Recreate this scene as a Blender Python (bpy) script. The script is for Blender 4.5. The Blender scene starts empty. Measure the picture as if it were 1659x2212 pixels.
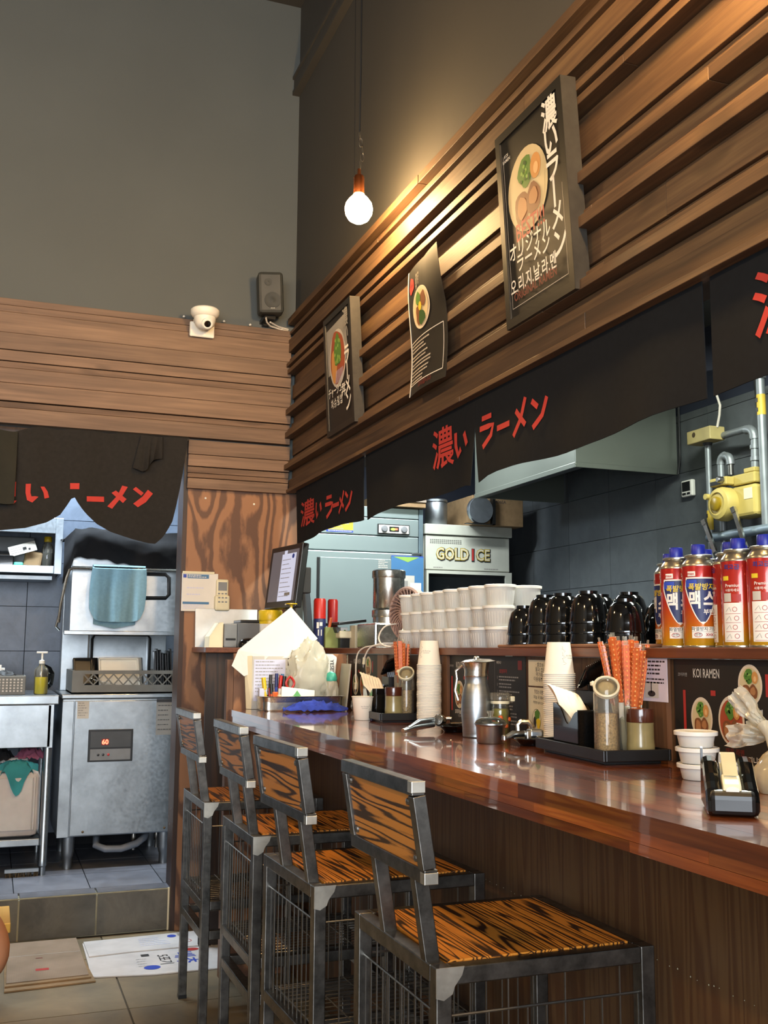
import bpy, bmesh, math, random
from mathutils import Matrix, Vector, noise
random.seed(7)
PI = math.pi
SC = bpy.context.scene
COL = SC.collection
# ------------------------------------------------------------------ camera
YAW, PITCH, ROLL = math.radians(20.541), math.radians(7.653), math.radians(0.351)
EYE = Vector((0.0, 0.0, 1.15))
_f = Vector((math.sin(YAW) * math.cos(PITCH), math.cos(YAW) * math.cos(PITCH), math.sin(PITCH)))
_r = Vector((math.cos(YAW), -math.sin(YAW), 0))
_u = _r.cross(_f)
_r2 = math.cos(ROLL) * _r + math.sin(ROLL) * _u
_u2 = -math.sin(ROLL) * _r + math.cos(ROLL) * _u
cam = bpy.data.cameras.new('camera'); cam_o = bpy.data.objects.new('camera', cam); COL.objects.link(cam_o)
cam.sensor_fit = 'HORIZONTAL'; cam.sensor_width = 36.0; cam.lens = 36.0 * 2233.655 / 1659.0
cam.clip_start = 0.05; cam.clip_end = 60
_m = Matrix((_r2, _u2, -_f)).transposed().to_4x4(); _m.translation = EYE
cam_o.matrix_world = _m
SC.camera = cam_o
# ------------------------------------------------------------------ world, daylight, exposure
SC.view_settings.view_transform = 'Standard'; SC.view_settings.look = 'None'
SC.view_settings.gamma = 1.0; SC.view_settings.use_curve_mapping = False
SC.view_settings.exposure = 0.50
w = bpy.data.worlds.new('world'); SC.world = w; w.use_nodes = True
w.cycles.sampling_method = 'NONE'
_bg = w.node_tree.nodes['Background']; _bg.inputs[0].default_value = (0.72, 0.83, 1.0, 1); _bg.inputs[1].default_value = 0.5
def area(name, loc, rot, sx, sy, power, col):
    l = bpy.data.lights.new(name, 'AREA'); l.shape = 'RECTANGLE'; l.size = sx; l.size_y = sy; l.energy = power; l.color = col
    o = bpy.data.objects.new(name, l); COL.objects.link(o); o.location = loc; o.rotation_euler = rot
    return o
# daylight through the shop window in the street wall behind the camera
area('window_daylight', (-1.35, -2.88, 1.75), (math.radians(90), 0, 0), 3.2, 2.3, 235, (0.86, 0.93, 1.0))
# fluorescent fittings of the kitchen and of the dish room (their housings are built below)
area('kitchen_tube_light', (2.15, 2.4, 2.56), (0, 0, 0), 0.12, 1.2, 64, (0.92, 1.0, 0.90))
area('kitchen_tube_light', (1.9, 4.75, 2.56), (0, 0, 0), 1.2, 0.12, 40, (0.90, 0.97, 1.0))
area('dish_room_tube_light', (0.15, 4.86, 2.44), (0, 0, 0), 1.2, 0.12, 50, (0.74, 0.88, 1.0))
WARM = (1.0, 0.63, 0.27)
BULB_STRENGTH = 360.0
SC.cycles.adaptive_threshold = 0.03
SC.cycles.max_bounces = 6; SC.cycles.diffuse_bounces = 3; SC.cycles.glossy_bounces = 3; SC.cycles.transmission_bounces = 4
SC.cycles.transparent_max_bounces = 10; SC.cycles.caustics_reflective = False; SC.cycles.caustics_refractive = False
# ------------------------------------------------------------------ helpers
def lin(h):
    h = h.lstrip('#'); c = [int(h[i:i + 2], 16) / 255 for i in (0, 2, 4)]
    return tuple((v / 12.92 if v <= .04045 else ((v + .055) / 1.055) ** 2.4) for v in c) + (1,)
MATS = {}
class NT:
    def __init__(s, name):
        s.m = bpy.data.materials.new(name); s.m.use_nodes = True
        s.t = s.m.node_tree; s.b = s.t.nodes['Principled BSDF']; MATS[name] = s.m
    def n(s, typ, **kw):
        x = s.t.nodes.new(typ)
        for k, v in kw.items():
            if k.startswith('i_'): x.inputs[k[2:].replace('_', ' ')].default_value = v
            else: setattr(x, k, v)
        return x
    def l(s, a, b): s.t.links.new(a, b)
    def coords(s, scale=(1, 1, 1), space='Object', rnd=True, rot=(0, 0, 0)):
        tc = s.n('ShaderNodeTexCoord'); mp = s.n('ShaderNodeMapping'); mp.inputs['Scale'].default_value = scale
        mp.inputs['Rotation'].default_value = rot
        s.l(tc.outputs[space], mp.inputs['Vector'])
        if rnd:
            oi = s.n('ShaderNodeObjectInfo'); mu = s.n('ShaderNodeMath', operation='MULTIPLY'); mu.inputs[1].default_value = 37.0
            s.l(oi.outputs['Random'], mu.inputs[0])
            cb = s.n('ShaderNodeCombineXYZ'); s.l(mu.outputs[0], cb.inputs[0]); s.l(mu.outputs[0], cb.inputs[1]); s.l(mu.outputs[0], cb.inputs[2])
            ad = s.n('ShaderNodeVectorMath', operation='ADD'); s.l(mp.outputs[0], ad.inputs[0]); s.l(cb.outputs[0], ad.inputs[1])
            return ad.outputs[0], oi
        return mp.outputs[0], None
    def noise(s, vec, scale, detail=4, rough=.55, dist=0):
        x = s.n('ShaderNodeTexNoise'); x.inputs['Scale'].default_value = scale; x.inputs['Detail'].default_value = detail
        x.inputs['Roughness'].default_value = rough; x.inputs['Distortion'].default_value = dist
        s.l(vec, x.inputs['Vector']); return x.outputs['Fac']
    def ramp(s, fac, stops):
        x = s.n('ShaderNodeValToRGB'); e = x.color_ramp.elements
        while len(e) < len(stops): e.new(0.5)
        for el, (p, c) in zip(e, stops): el.position = p; el.color = c if not isinstance(c, str) else lin(c)
        s.l(fac, x.inputs[0]); return x.outputs[0]
    def math(s, op, a, b=None):
        x = s.n('ShaderNodeMath', operation=op)
        for i, v in enumerate((a, b)):
            if v is None: continue
            if isinstance(v, (int, float)): x.inputs[i].default_value = v
            else: s.l(v, x.inputs[i])
        return x.outputs[0]
    def mix(s, fac, a, b, mode='MIX'):
        x = s.n('ShaderNodeMix', data_type='RGBA', blend_type=mode)
        for k, v in ((0, fac), (6, a), (7, b)):
            if isinstance(v, (int, float)): x.inputs[k].default_value = v
            elif isinstance(v, tuple): x.inputs[k].default_value = v
            elif isinstance(v, str): x.inputs[k].default_value = lin(v)
            else: s.l(v, x.inputs[k])
        return x.outputs[2]
    def bump(s, fac, strength=.2, dist=.002):
        x = s.n('ShaderNodeBump'); x.inputs['Strength'].default_value = strength; x.inputs['Distance'].default_value = dist
        s.l(fac, x.inputs['Height']); s.l(x.outputs[0], s.b.inputs['Normal'])
    def set(s, **kw):
        for k, v in kw.items():
            k = {'rough': 'Roughness', 'metal': 'Metallic', 'col': 'Base Color', 'spec': 'Specular IOR Level', 'coat': 'Coat Weight',
                 'coatr': 'Coat Roughness', 'trans': 'Transmission Weight', 'ior': 'IOR', 'alpha': 'Alpha', 'sheen': 'Sheen Weight',
                 'ecol': 'Emission Color', 'estr': 'Emission Strength', 'sss': 'Subsurface Weight'}[k]
            if isinstance(v, str): v = lin(v)
            if isinstance(v, (int, float, tuple)): s.b.inputs[k].default_value = v
            else: s.l(v, s.b.inputs[k])
        return s.m
def M(name):
    if name not in MATS: raise KeyError(name)
    return MATS[name]
def plain(name, col, rough=.5, metal=0.0, vary=.12, scale=14.0, **kw):
    t = NT(name); v, oi = t.coords()
    f = t.noise(v, scale, 2)
    c = lin(col)
    lo = tuple(x * (1 - vary) for x in c[:3]) + (1,); hi = tuple(min(1, x * (1 + vary)) for x in c[:3]) + (1,)
    t.set(col=t.ramp(f, [(.3, lo), (.7, hi)]), rough=rough, metal=metal, **kw); return t.m
def grain(name, dark, mid, light, axis, rough=.6, fine=70, coat=0, tone=.5, bump=.25, knots=True):
    """sawn board: fibres along one axis, tone differs from board to board"""
    t = NT(name); sc = [fine, fine, fine]; sc[axis] = fine * .035
    v, oi = t.coords(tuple(sc)); f = t.noise(v, 1.0, 3, .62, .3)
    sc2 = [14, 14, 14]; sc2[axis] = 2.2
    v2, _ = t.coords(tuple(sc2)); g = t.noise(v2, 1.0, 2, .5, .6)
    s = t.math('ADD', t.math('MULTIPLY', f, .6), t.math('MULTIPLY', g, .4))
    c = t.ramp(s, [(.30, dark), (.5, mid), (.72, light)])
    k = t.math('ADD', t.math('MULTIPLY', oi.outputs['Random'], tone), 1 - tone * .5)
    c = t.mix(1.0, c, t_gray(t, k), 'MULTIPLY')
    if knots:
        sk = [16, 16, 16]; sk[axis] = 5
        v3, _ = t.coords(tuple(sk)); kn = t.noise(v3, 1.0, 1, .3)
        km = t.ramp(kn, [(.70, (0, 0, 0, 1)), (.78, (1, 1, 1, 1))])
        c = t.mix(t.math('MULTIPLY', km, .55), c, dark)
    t.set(col=c, rough=rough, coat=coat, coatr=.04); t.bump(f, bump, .0015); return t.m
def t_gray(t, val):
    x = t.n('ShaderNodeCombineColor')
    for i in range(3): t.l(val, x.inputs[i])
    return x.outputs[0]
def contour(name, dark, light, stretch, freq, scale, rough=.5, lo=.25, hi=.75, coat=0, extra=None, dist=.4):
    """flame figured veneer / scorched grain: contour lines of a stretched noise field"""
    t = NT(name); v, oi = t.coords(stretch)
    f = t.noise(v, scale, 2.0, .45, dist)
    w_ = t.math('FRACT', t.math('MULTIPLY', f, freq))
    w_ = t.math('ABSOLUTE', t.math('SUBTRACT', t.math('MULTIPLY', w_, 2.0), 1.0))
    g = t.noise(t.coords(tuple(x * 30 for x in stretch))[0], 1.0, 3)
    s = t.math('ADD', w_, t.math('MULTIPLY', t.math('SUBTRACT', g, .5), .5))
    c = t.ramp(s, [(lo, dark), (hi, light)])
    if extra:
        p = t.noise(t.coords((1.5, 1.5, 1.5))[0], 2.0, 2)
        c = t.mix(t.math('MULTIPLY', p, .8), c, extra, 'MULTIPLY')
    t.set(col=c, rough=rough, coat=coat, coatr=.15); t.bump(s, .15, .001); return t.m

class MB:
    def __init__(s): s.v = []; s.f = []; s.mi = []; s.m = 0
    def add(s, vs, fs):
        o = len(s.v); s.v += [tuple(p) for p in vs]; s.f += [tuple(i + o for i in f) for f in fs]; s.mi += [s.m] * len(fs); return s
    def box(s, x0, x1, y0, y1, z0, z1):
        return s.add([(x0, y0, z0), (x1, y0, z0), (x1, y1, z0), (x0, y1, z0), (x0, y0, z1), (x1, y0, z1), (x1, y1, z1), (x0, y1, z1)],
                     [(0, 3, 2, 1), (4, 5, 6, 7), (0, 1, 5, 4), (1, 2, 6, 5), (2, 3, 7, 6), (3, 0, 4, 7)])
    def cbox(s, c, size, mat=None):
        b = MB().box(-size[0] / 2, size[0] / 2, -size[1] / 2, size[1] / 2, -size[2] / 2, size[2] / 2)
        mt = Matrix.Translation(c) @ (mat.to_4x4() if mat else Matrix())
        return s.add([mt @ Vector(p) for p in b.v], b.f)
    def bar(s, a, b, wx, wy=None, up=(0, 0, 1)):
        a = Vector(a); b = Vector(b); d = (b - a); L = d.length; d.normalize(); wy = wy or wx
        upv = Vector(up)
        if abs(d.dot(upv)) > .98: upv = Vector((1, 0, 0))
        sx = d.cross(upv).normalized(); sy = sx.cross(d)
        c = [(-1, -1), (1, -1), (1, 1), (-1, 1)]
        vs = [a + sx * (i * wx / 2) + sy * (j * wy / 2) for i, j in c] + [b + sx * (i * wx / 2) + sy * (j * wy / 2) for i, j in c]
        return s.add(vs, [(0, 1, 2, 3), (7, 6, 5, 4), (0, 4, 5, 1), (1, 5, 6, 2), (2, 6, 7, 3), (3, 7, 4, 0)])
    def lathe(s, prof, n=24, c=(0, 0, 0), cap0=True, cap1=True, sx=1, sy=1, rot=None):
        o = []
        for r, z in prof:
            for k in range(n):
                a = 2 * PI * k / n; p = Vector((r * math.cos(a) * sx, r * math.sin(a) * sy, z))
                if rot: p = rot @ p
                o.append(p + Vector(c))
        f = []
        for i in range(len(prof) - 1):
            for k in range(n): f.append((i * n + k, i * n + (k + 1) % n, (i + 1) * n + (k + 1) % n, (i + 1) * n + k))
        if cap0 and prof[0][0] > 1e-6: f.append(tuple(range(n - 1, -1, -1)))
        if cap1 and prof[-1][0] > 1e-6: f.append(tuple((len(prof) - 1) * n + k for k in range(n)))
        return s.add(o, f)
    def tube(s, pts, r, n=8, cap=True):
        pts = [Vector(p) for p in pts]; rs = r if isinstance(r, (list, tuple)) else [r] * len(pts)
        o = []; f = []; prev = None
        for i, p in enumerate(pts):
            d = (pts[min(i + 1, len(pts) - 1)] - pts[max(i - 1, 0)])
            d = d.normalized() if d.length > 1e-9 else Vector((0, 0, 1))
            if prev is None:
                ref = Vector((0, 0, 1)) if abs(d.z) < .9 else Vector((1, 0, 0)); sx = d.cross(ref).normalized()
            else:
                sx = (prev - d * prev.dot(d)); sx = sx.normalized() if sx.length > 1e-6 else d.orthogonal().normalized()
            prev = sx; sy = d.cross(sx)
            for k in range(n):
                a = 2 * PI * k / n; o.append(p + (sx * math.cos(a) + sy * math.sin(a)) * rs[i])
        for i in range(len(pts) - 1):
            for k in range(n): f.append((i * n + k, i * n + (k + 1) % n, (i + 1) * n + (k + 1) % n, (i + 1) * n + k))
        if cap: f.append(tuple(range(n - 1, -1, -1))); f.append(tuple((len(pts) - 1) * n + k for k in range(n)))
        return s.add(o, f)
    def prism(s, poly, h, to=lambda x, y, z: (x, y, z), z0=0):
        n = len(poly); vs = [to(x, y, z0) for x, y in poly] + [to(x, y, z0 + h) for x, y in poly]
        return s.add(vs, [tuple(range(n - 1, -1, -1)), tuple(range(n, 2 * n))] + [(i, (i + 1) % n, n + (i + 1) % n, n + i) for i in range(n)])
    def sheet(s, fn, nu, nv, thick=None):
        vs = [fn(i / nu, j / nv) for j in range(nv + 1) for i in range(nu + 1)]
        fs = [(j * (nu + 1) + i, j * (nu + 1) + i + 1, (j + 1) * (nu + 1) + i + 1, (j + 1) * (nu + 1) + i) for j in range(nv) for i in range(nu)]
        s.add(vs, fs)
        if thick:
            t = Vector(thick); n0 = len(vs)
            s.add([Vector(p) + t for p in vs], [f[::-1] for f in fs])
            b = [i for i in range(nu + 1)] + [(j) * (nu + 1) + nu for j in range(1, nv + 1)] + [nv * (nu + 1) + i for i in range(nu - 1, -1, -1)] + [j * (nu + 1) for j in range(nv - 1, 0, -1)]
            o = len(s.v) - 2 * n0
            for k in range(len(b)):
                a, c = b[k], b[(k + 1) % len(b)]
                s.f.append((o + c, o + a, o + n0 + a, o + n0 + c)); s.mi.append(s.m)
        return s
    def xf(s, m):
        s.v = [tuple(m @ Vector(p)) for p in s.v]; return s
    def mesh(s, name, mats, smooth=False):
        me = bpy.data.meshes.new(name); me.from_pydata(s.v, [], s.f)
        for mm in mats: me.materials.append(mm)
        if len(mats) > 1: me.polygons.foreach_set('material_index', s.mi)
        me.update()
        bm = bmesh.new(); bm.from_mesh(me); bmesh.ops.recalc_face_normals(bm, faces=bm.faces); bm.to_mesh(me); bm.free()
        if smooth:
            me.shade_smooth(); me.set_sharp_from_angle(angle=math.radians(smooth if smooth is not True else 40))
        return me
WL = {}
def wloc(o): return WL.get(o.name, Vector((0, 0, 0)))
def tag(o, label=None, cat=None, group=None, kind=None):
    if label: o['label'] = label
    if cat: o['category'] = cat
    if group: o['group'] = group
    if kind: o['kind'] = kind
    return o
def obj(name, mb, mat, parent=None, smooth=False, bevel=0, w=True, loc=None, rot=None, label=None, cat=None, group=None, kind=None):
    """link one mesh; w=True means the builder used world coordinates (parent is unrotated)"""
    mats = [M(x) for x in (mat if isinstance(mat, (list, tuple)) else [mat])]
    if parent is not None and w:
        off = wloc(parent); mb.v = [tuple(Vector(p) - off) for p in mb.v]
    o = None
    me = mb.mesh(name, mats, smooth)
    o = bpy.data.objects.new(name, me); COL.objects.link(o)
    if parent is not None: o.parent = parent; WL[o.name] = wloc(parent)
    if loc: o.location = loc
    if rot: o.rotation_euler = rot
    if bevel:
        b = o.modifiers.new('bevel', 'BEVEL'); b.width = bevel; b.segments = 2; b.limit_method = 'ANGLE'; b.angle_limit = math.radians(35)
    return tag(o, label, cat, group, kind)
def base_obj(name, mb, mat, base, **kw):
    """top-level single mesh whose origin is put at its base point"""
    mb.v = [tuple(Vector(p) - Vector(base)) for p in mb.v]
    return obj(name, mb, mat, None, w=False, loc=base, **kw)
def thing(name, label, cat, loc=(0, 0, 0), rotz=0, group=None, kind=None):
    o = bpy.data.objects.new(name, None); o.empty_display_size = .05; COL.objects.link(o)
    o.location = loc; o.rotation_euler = (0, 0, rotz); WL[o.name] = Vector(loc)
    return tag(o, label, cat, group, kind)
def dup(root, loc, rotz=0, label=None, rot=None):
    def cp(o, par):
        c = o.copy(); COL.objects.link(c); c.parent = par
        for ch in o.children: cp(ch, c)
        return c
    r = cp(root, None); r.location = loc; r.rotation_euler = rot or (0, 0, rotz); WL[r.name] = Vector(loc)
    if label: r['label'] = label
    return r
# ---- text and flat print
TXT = {}
def text_mb(body, bold=0.0, align='CENTER', spacing=1.0, line=1.0):
    k = (body, bold, align, spacing, line)
    if k not in TXT:
        cu = bpy.data.curves.new('lettering', 'FONT'); cu.body = body; cu.offset = bold; cu.align_x = align
        cu.align_y = 'CENTER'; cu.space_character = spacing; cu.space_line = line; cu.resolution_u = 2
        o = bpy.data.objects.new('lettering', cu); COL.objects.link(o)
        dg = bpy.context.evaluated_depsgraph_get(); dg.update()
        me = bpy.data.meshes.new_from_object(o.evaluated_get(dg))
        TXT[k] = ([tuple(v.co) for v in me.vertices], [tuple(p.vertices) for p in me.polygons])
        bpy.data.objects.remove(o); bpy.data.curves.remove(cu); bpy.data.meshes.remove(me)
    return TXT[k]
def refine(vs, fs, L):
    bm = bmesh.new(); bv = [bm.verts.new(v) for v in vs]
    for f in fs:
        try: bm.faces.new([bv[i] for i in f])
        except ValueError: pass
    bmesh.ops.triangulate(bm, faces=bm.faces)
    for _ in range(4):
        e = [x for x in bm.edges if x.calc_length() > L]
        if not e: break
        bmesh.ops.subdivide_edges(bm, edges=e, cuts=1); bmesh.ops.triangulate(bm, faces=[f for f in bm.faces if len(f.verts) > 3])
    bm.verts.index_update(); out = [tuple(v.co) for v in bm.verts], [tuple(v.index for v in f.verts) for f in bm.faces]; bm.free(); return out
class Flat:
    """flat print laid on a surface: to(u, v, h) maps print coordinates and height to space"""
    def __init__(s, to): s.to = to; s.mb = MB(); s.mats = []
    def _m(s, mat):
        if mat not in s.mats: s.mats.append(mat)
        s.mb.m = s.mats.index(mat)
    def poly(s, pts, mat, h=1):
        s._m(mat); s.mb.add([s.to(u, v, h * .0004) for u, v in pts], [tuple(range(len(pts)))])
    def rect(s, u0, v0, u1, v1, mat, h=1): s.poly([(u0, v0), (u1, v0), (u1, v1), (u0, v1)], mat, h)
    def ell(s, cu, cv, ru, rv, mat, h=1, n=24, wob=0, seed=0, flat=None):
        pts = []
        for k in range(n):
            a = 2 * PI * k / n; q = 1 + wob * math.sin(3 * a + seed) + wob * .7 * math.sin(5 * a + 2.1 * seed)
            v = cv + rv * q * math.sin(a)
            if flat is not None: v = max(v, flat)
            pts.append((cu + ru * q * math.cos(a), v))
        s.poly(pts, mat, h)
    def ring(s, cu, cv, ru, rv, wd, mat, h=1, n=28):
        s._m(mat); vs = []; fs = []
        for k in range(n):
            a = 2 * PI * k / n
            vs += [s.to(cu + ru * math.cos(a), cv + rv * math.sin(a), h * .0004), s.to(cu + (ru - wd) * math.cos(a), cv + (rv - wd) * math.sin(a), h * .0004)]
            j = (k + 1) % n; fs.append((2 * k, 2 * j, 2 * j + 1, 2 * k + 1))
        s.mb.add(vs, fs)
    def slab(s, fl, fr, v0, v1, nv, nu, mat, h=1):
        s._m(mat)
        vs = []
        for j in range(nv + 1):
            v = v0 + (v1 - v0) * j / nv; a, b = fl(v), fr(v)
            for i in range(nu + 1): vs.append(s.to(a + (b - a) * i / nu, v, h * .0004))
        s.mb.add(vs, [(j * (nu + 1) + i, j * (nu + 1) + i + 1, (j + 1) * (nu + 1) + i + 1, (j + 1) * (nu + 1) + i) for j in range(nv) for i in range(nu)])
    def stroke(s, pts, wd, mat, h=1, step=.02):
        s._m(mat); P = []
        for (a, b) in zip(pts, pts[1:]):
            a = Vector(a); b = Vector(b); n = max(1, int((b - a).length / step))
            for i in range(n): P.append(a + (b - a) * i / n)
        P.append(Vector(pts[-1])); vs = []
        for i, p in enumerate(P):
            d = (P[min(i + 1, len(P) - 1)] - P[max(i - 1, 0)]).normalized(); n = Vector((-d.y, d.x)) * wd / 2
            vs += [s.to(p.x + n.x, p.y + n.y, h * .0004), s.to(p.x - n.x, p.y - n.y, h * .0004)]
        s.mb.add(vs, [(2 * i, 2 * i + 1, 2 * i + 3, 2 * i + 2) for i in range(len(P) - 1)])
    def text(s, body, u, v, size, mat, h=2, bold=.01, align='CENTER', sx=1.0, rot=0, spacing=1.0, line=1.0, skew=0, fine=0):
        s._m(mat); vs, fs = text_mb(body, bold, align, spacing, line)
        if fine: vs, fs = refine(vs, fs, fine / size)
        c, n = math.cos(rot), math.sin(rot)
        out = []
        for x, y, z in vs:
            x = x * size * sx + y * size * skew; y = y * size
            out.append(s.to(u + x * c - y * n, v + x * n + y * c, h * .0004))
        s.mb.add(out, fs)
    def lines(s, u0, v0, u1, n, dv, mat, h=2, hh=.002, seed=1):
        """rows of tiny unreadable print"""
        r = random.Random(seed)
        for k in range(n):
            u = u0; v = v0 - k * dv; end = u0 + (u1 - u0) * r.uniform(.55, 1)
            while u < end:
                wd = r.uniform(.004, .014); s.rect(u, v - hh / 2, min(u + wd, end), v + hh / 2, mat, h); u += wd + .0022
    def build(s, name, parent, w=True, **kw):
        return obj(name, s.mb, s.mats, parent, w=w, **kw)
def plane_to(o, right, up):
    o = Vector(o); r = Vector(right).normalized(); u = Vector(up).normalized(); n = r.cross(u)
    return lambda a, b, h=0: o + r * a + u * b + n * h
def ramen_print(F, cu, cv, ru, rv, style, h=1, rim='print_cream'):
    F.ell(cu, cv, ru, rv, rim, h, 32)
    soup = {'pork': 'print_soup', 'red': 'print_red_soup', 'rice': 'print_rice'}[style]
    F.ell(cu, cv - rv * .02, ru * .86, rv * .88, soup, h + 1, 28)
    F.ell(cu - ru * .30, cv - rv * .38, ru * .38, rv * .40, 'print_pork', h + 2, 18, .05, 1)
    F.ell(cu - ru * .30, cv - rv * .38, ru * .24, rv * .27, 'print_pork_light', h + 3, 14, .08, 2)
    F.ell(cu + ru * .28, cv - rv * .34, ru * .36, rv * .36, 'print_pork', h + 3, 18, .06, 3)
    F.ell(cu + ru * .28, cv - rv * .30, ru * .22, rv * .20, 'print_pork_light', h + 4, 14, .08, 4)
    F.ell(cu - ru * .05, cv + rv * .42, ru * .34, rv * .38, 'print_green', h + 4, 16, .10, 5)
    r = random.Random(int(cu * 991) + 3)
    for k in range(14):
        a = r.uniform(0, 6.28); q = r.uniform(0, .9)
        F.ell(cu - ru * .05 + ru * .30 * q * math.cos(a), cv + rv * .42 + rv * .34 * q * math.sin(a), ru * .06, rv * .05, 'print_green_light' if k % 2 else 'print_green_dark', h + 5, 6)
    F.ell(cu + ru * .48, cv + rv * .36, ru * .26, rv * .30, 'print_egg', h + 5, 16)
    F.ell(cu + ru * .50, cv + rv * .30, ru * .12, rv * .14, 'print_egg_light', h + 6, 12)
# ------------------------------------------------------------------ materials
def wall_paint(name, col, rough=.75):
    t = NT(name); v, _ = t.coords((1, 1, 1), rnd=False)
    f = t.noise(v, 1.3, 4); g = t.noise(v, 160, 2)
    c = lin(col); t.set(col=t.ramp(f, [(.3, tuple(x * .93 for x in c[:3]) + (1,)), (.7, tuple(x * 1.07 for x in c[:3]) + (1,))]), rough=rough); t.bump(g, .12, .001); return t.m
wall_paint('grey_paint', '#575b59'); wall_paint('dark_paint', '#3d3b37'); wall_paint('ceiling_paint', '#3c3a37'); wall_paint('blue_dark_paint', '#252a38')
wall_paint('plaster', '#8a8780')
grain('slat_back', '#554130', '#745a45', '#8d7057', 0, .62, 60, tone=.35)
grain('slat_fascia', '#3b2a1c', '#573f2a', '#735839', 1, .58, 70, tone=.40, bump=.4)
contour('plywood', '#5d3d29', '#946745', (2.4, 2.4, .85), 9.0, 1.9, .55, .3, .6)
contour('dark_plywood', '#231711', '#38251a', (9, 9, .8), 6.0, 1.6, .5, .3, .8)
contour('counter_front_ply', '#4a2e18', '#5a3f24', (14, 14, .7), 7.0, 1.5, .5, .2, .8)
contour('scorched_wood', '#2a1407', '#c87f2c', (26, 1.2, 26), 11.0, 1.0, .42, .22, .56, .15, dist=.3)
contour('scorched_panel', '#2c160a', '#b9772f', (9, 1.3, 24), 10.0, .9, .45, .22, .56, .15, dist=.35)
contour('jamb_wood', '#2b1a11', '#3a2417', (12, 12, .7), 5.0, 1.4, .5)
grain('stave', '#4a210d', '#733817', '#975425', 1, .28, 90, coat=1.0, tone=1.0, bump=.06, knots=False)
grain('shelf_wood', '#4a2514', '#63351d', '#7a4426', 1, .4, 80, coat=.2, tone=.2, bump=.1, knots=False)
grain('post_wood', '#4b2f1d', '#65432b', '#7d583b', 2, .5, 70, tone=.3)
def tile_mat(name, a, b, rough=.45, sc=9, coat=0):
    t = NT(name); v, oi = t.coords((1, 1, 1)); f = t.noise(v, sc, 6, .65, .5); g = t.noise(v, sc * .35, 2)
    s = t.math('ADD', t.math('MULTIPLY', f, .65), t.math('MULTIPLY', g, .35))
    c = t.mix(1.0, t.ramp(s, [(.35, a), (.65, b)]), t_gray(t, t.math('ADD', t.math('MULTIPLY', oi.outputs['Random'], .18), .9)), 'MULTIPLY')
    t.set(col=c, rough=rough, coat=coat); t.bump(f, .08, .002); return t.m
tile_mat('floor_tile', '#665b48', '#8a7a5e', .42, 5); tile_mat('step_tile', '#45423b', '#6b665b', .5, 7)
tile_mat('step_top_tile', '#4b4c52', '#686a72', .4, 7)
tile_mat('kitchen_tile', '#4c5052', '#5a5e60', .5, 12); tile_mat('dish_tile', '#566070', '#747f90', .38, 10)
plain('grout_dark', '#26262a', .9); plain('grout_light', '#8f8870', .9, vary=.3); plain('grout_floor', '#4a4336', .9)
def steel(name, col, rough, scale=(1, 1, 1), vary=.12):
    t = NT(name); v, oi = t.coords(scale); f = t.noise(v, 9, 5, .6); g = t.noise(v, 70, 3)
    c = lin(col); t.set(col=t.ramp(f, [(.3, tuple(x * (1 - vary) for x in c[:3]) + (1,)), (.7, tuple(min(1, x * (1 + vary)) for x in c[:3]) + (1,))]), metal=1.0,
          rough=t.math('ADD', t.math('MULTIPLY', g, .18), rough - .06)); t.bump(f, .006, .002); return t.m
steel('stainless', '#a6acb0', .30, vary=.2); steel('stainless_brushed', '#aab0b4', .36, (1, 1, 14)); steel('polished_steel', '#d2cec4', .22); steel('crinkled_steel', '#b9c1c8', .38)
steel('raw_steel', '#6f6d69', .30, (3, 3, 3), .45); steel('wire_steel', '#8d8b86', .32); steel('weld_bare', '#d8d4c8', .35, vary=.3); steel('galvanised', '#8f9498', .42); steel('rusty_steel', '#6b5a44', .5, vary=.4)
plain('hood_steel', '#868c82', .42, .75, .05, 3); plain('fridge_steel', '#8f9c9b', .38, .55, .04, 3); plain('fridge_side', '#6c7d84', .4, .5); plain('ice_white', '#b7b8aa', .45, 0, .05)
plain('black_plastic', '#141414', .35); plain('black_gloss', '#0b0b0b', .10, coat=.6); plain('black_matte', '#1b1a19', .6); plain('dark_grey_plastic', '#3c3e40', .5); plain('grey_plastic', '#77797a', .45)
plain('pos_grey', '#5b5d60', .45); plain('white_plastic', '#e8e5da', .4, vary=.04); plain('cream_plastic', '#d8cfae', .4, vary=.05); plain('paper_white', '#d9d5cd', .8, vary=.03); plain('paper_cup', '#eee8d8', .65, vary=.03)
plain('paper_cream', '#dccfae', .8, vary=.05); plain('lavender_paper', '#cbbfc6', .8, vary=.03); plain('napkin', '#e6d9bf', .9, vary=.04); plain('menu_black', '#0d0c0b', .5, vary=.2)
plain('noren_cloth', '#17181a', .95, vary=.10, scale=60, spec=.2); plain('noren_red', '#b8352b', .8, vary=.06); plain('black_cloth', '#0b0a0d', .95, vary=.3, scale=30); plain('door_noren_cloth_lit', '#2a2826', .95, vary=.10, scale=60, spec=.2); plain('flap_cloth', '#26251d', .95, vary=.15)  # doorway noren cloth: light falling on its front is put into the paler colour
plain('blue_cloth', '#2c3f9e', .95, vary=.25, scale=40); plain('teal_towel', '#6b8a95', .95, vary=.08, scale=80); plain('pink_cloth', '#8f4d63', .95, vary=.2); plain('teal_rag', '#2f7f84', .95, vary=.15)
plain('frame_black', '#0f0e0c', .45); plain('frame_side', '#2b2823', .5, vary=.25, scale=40)
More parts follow.
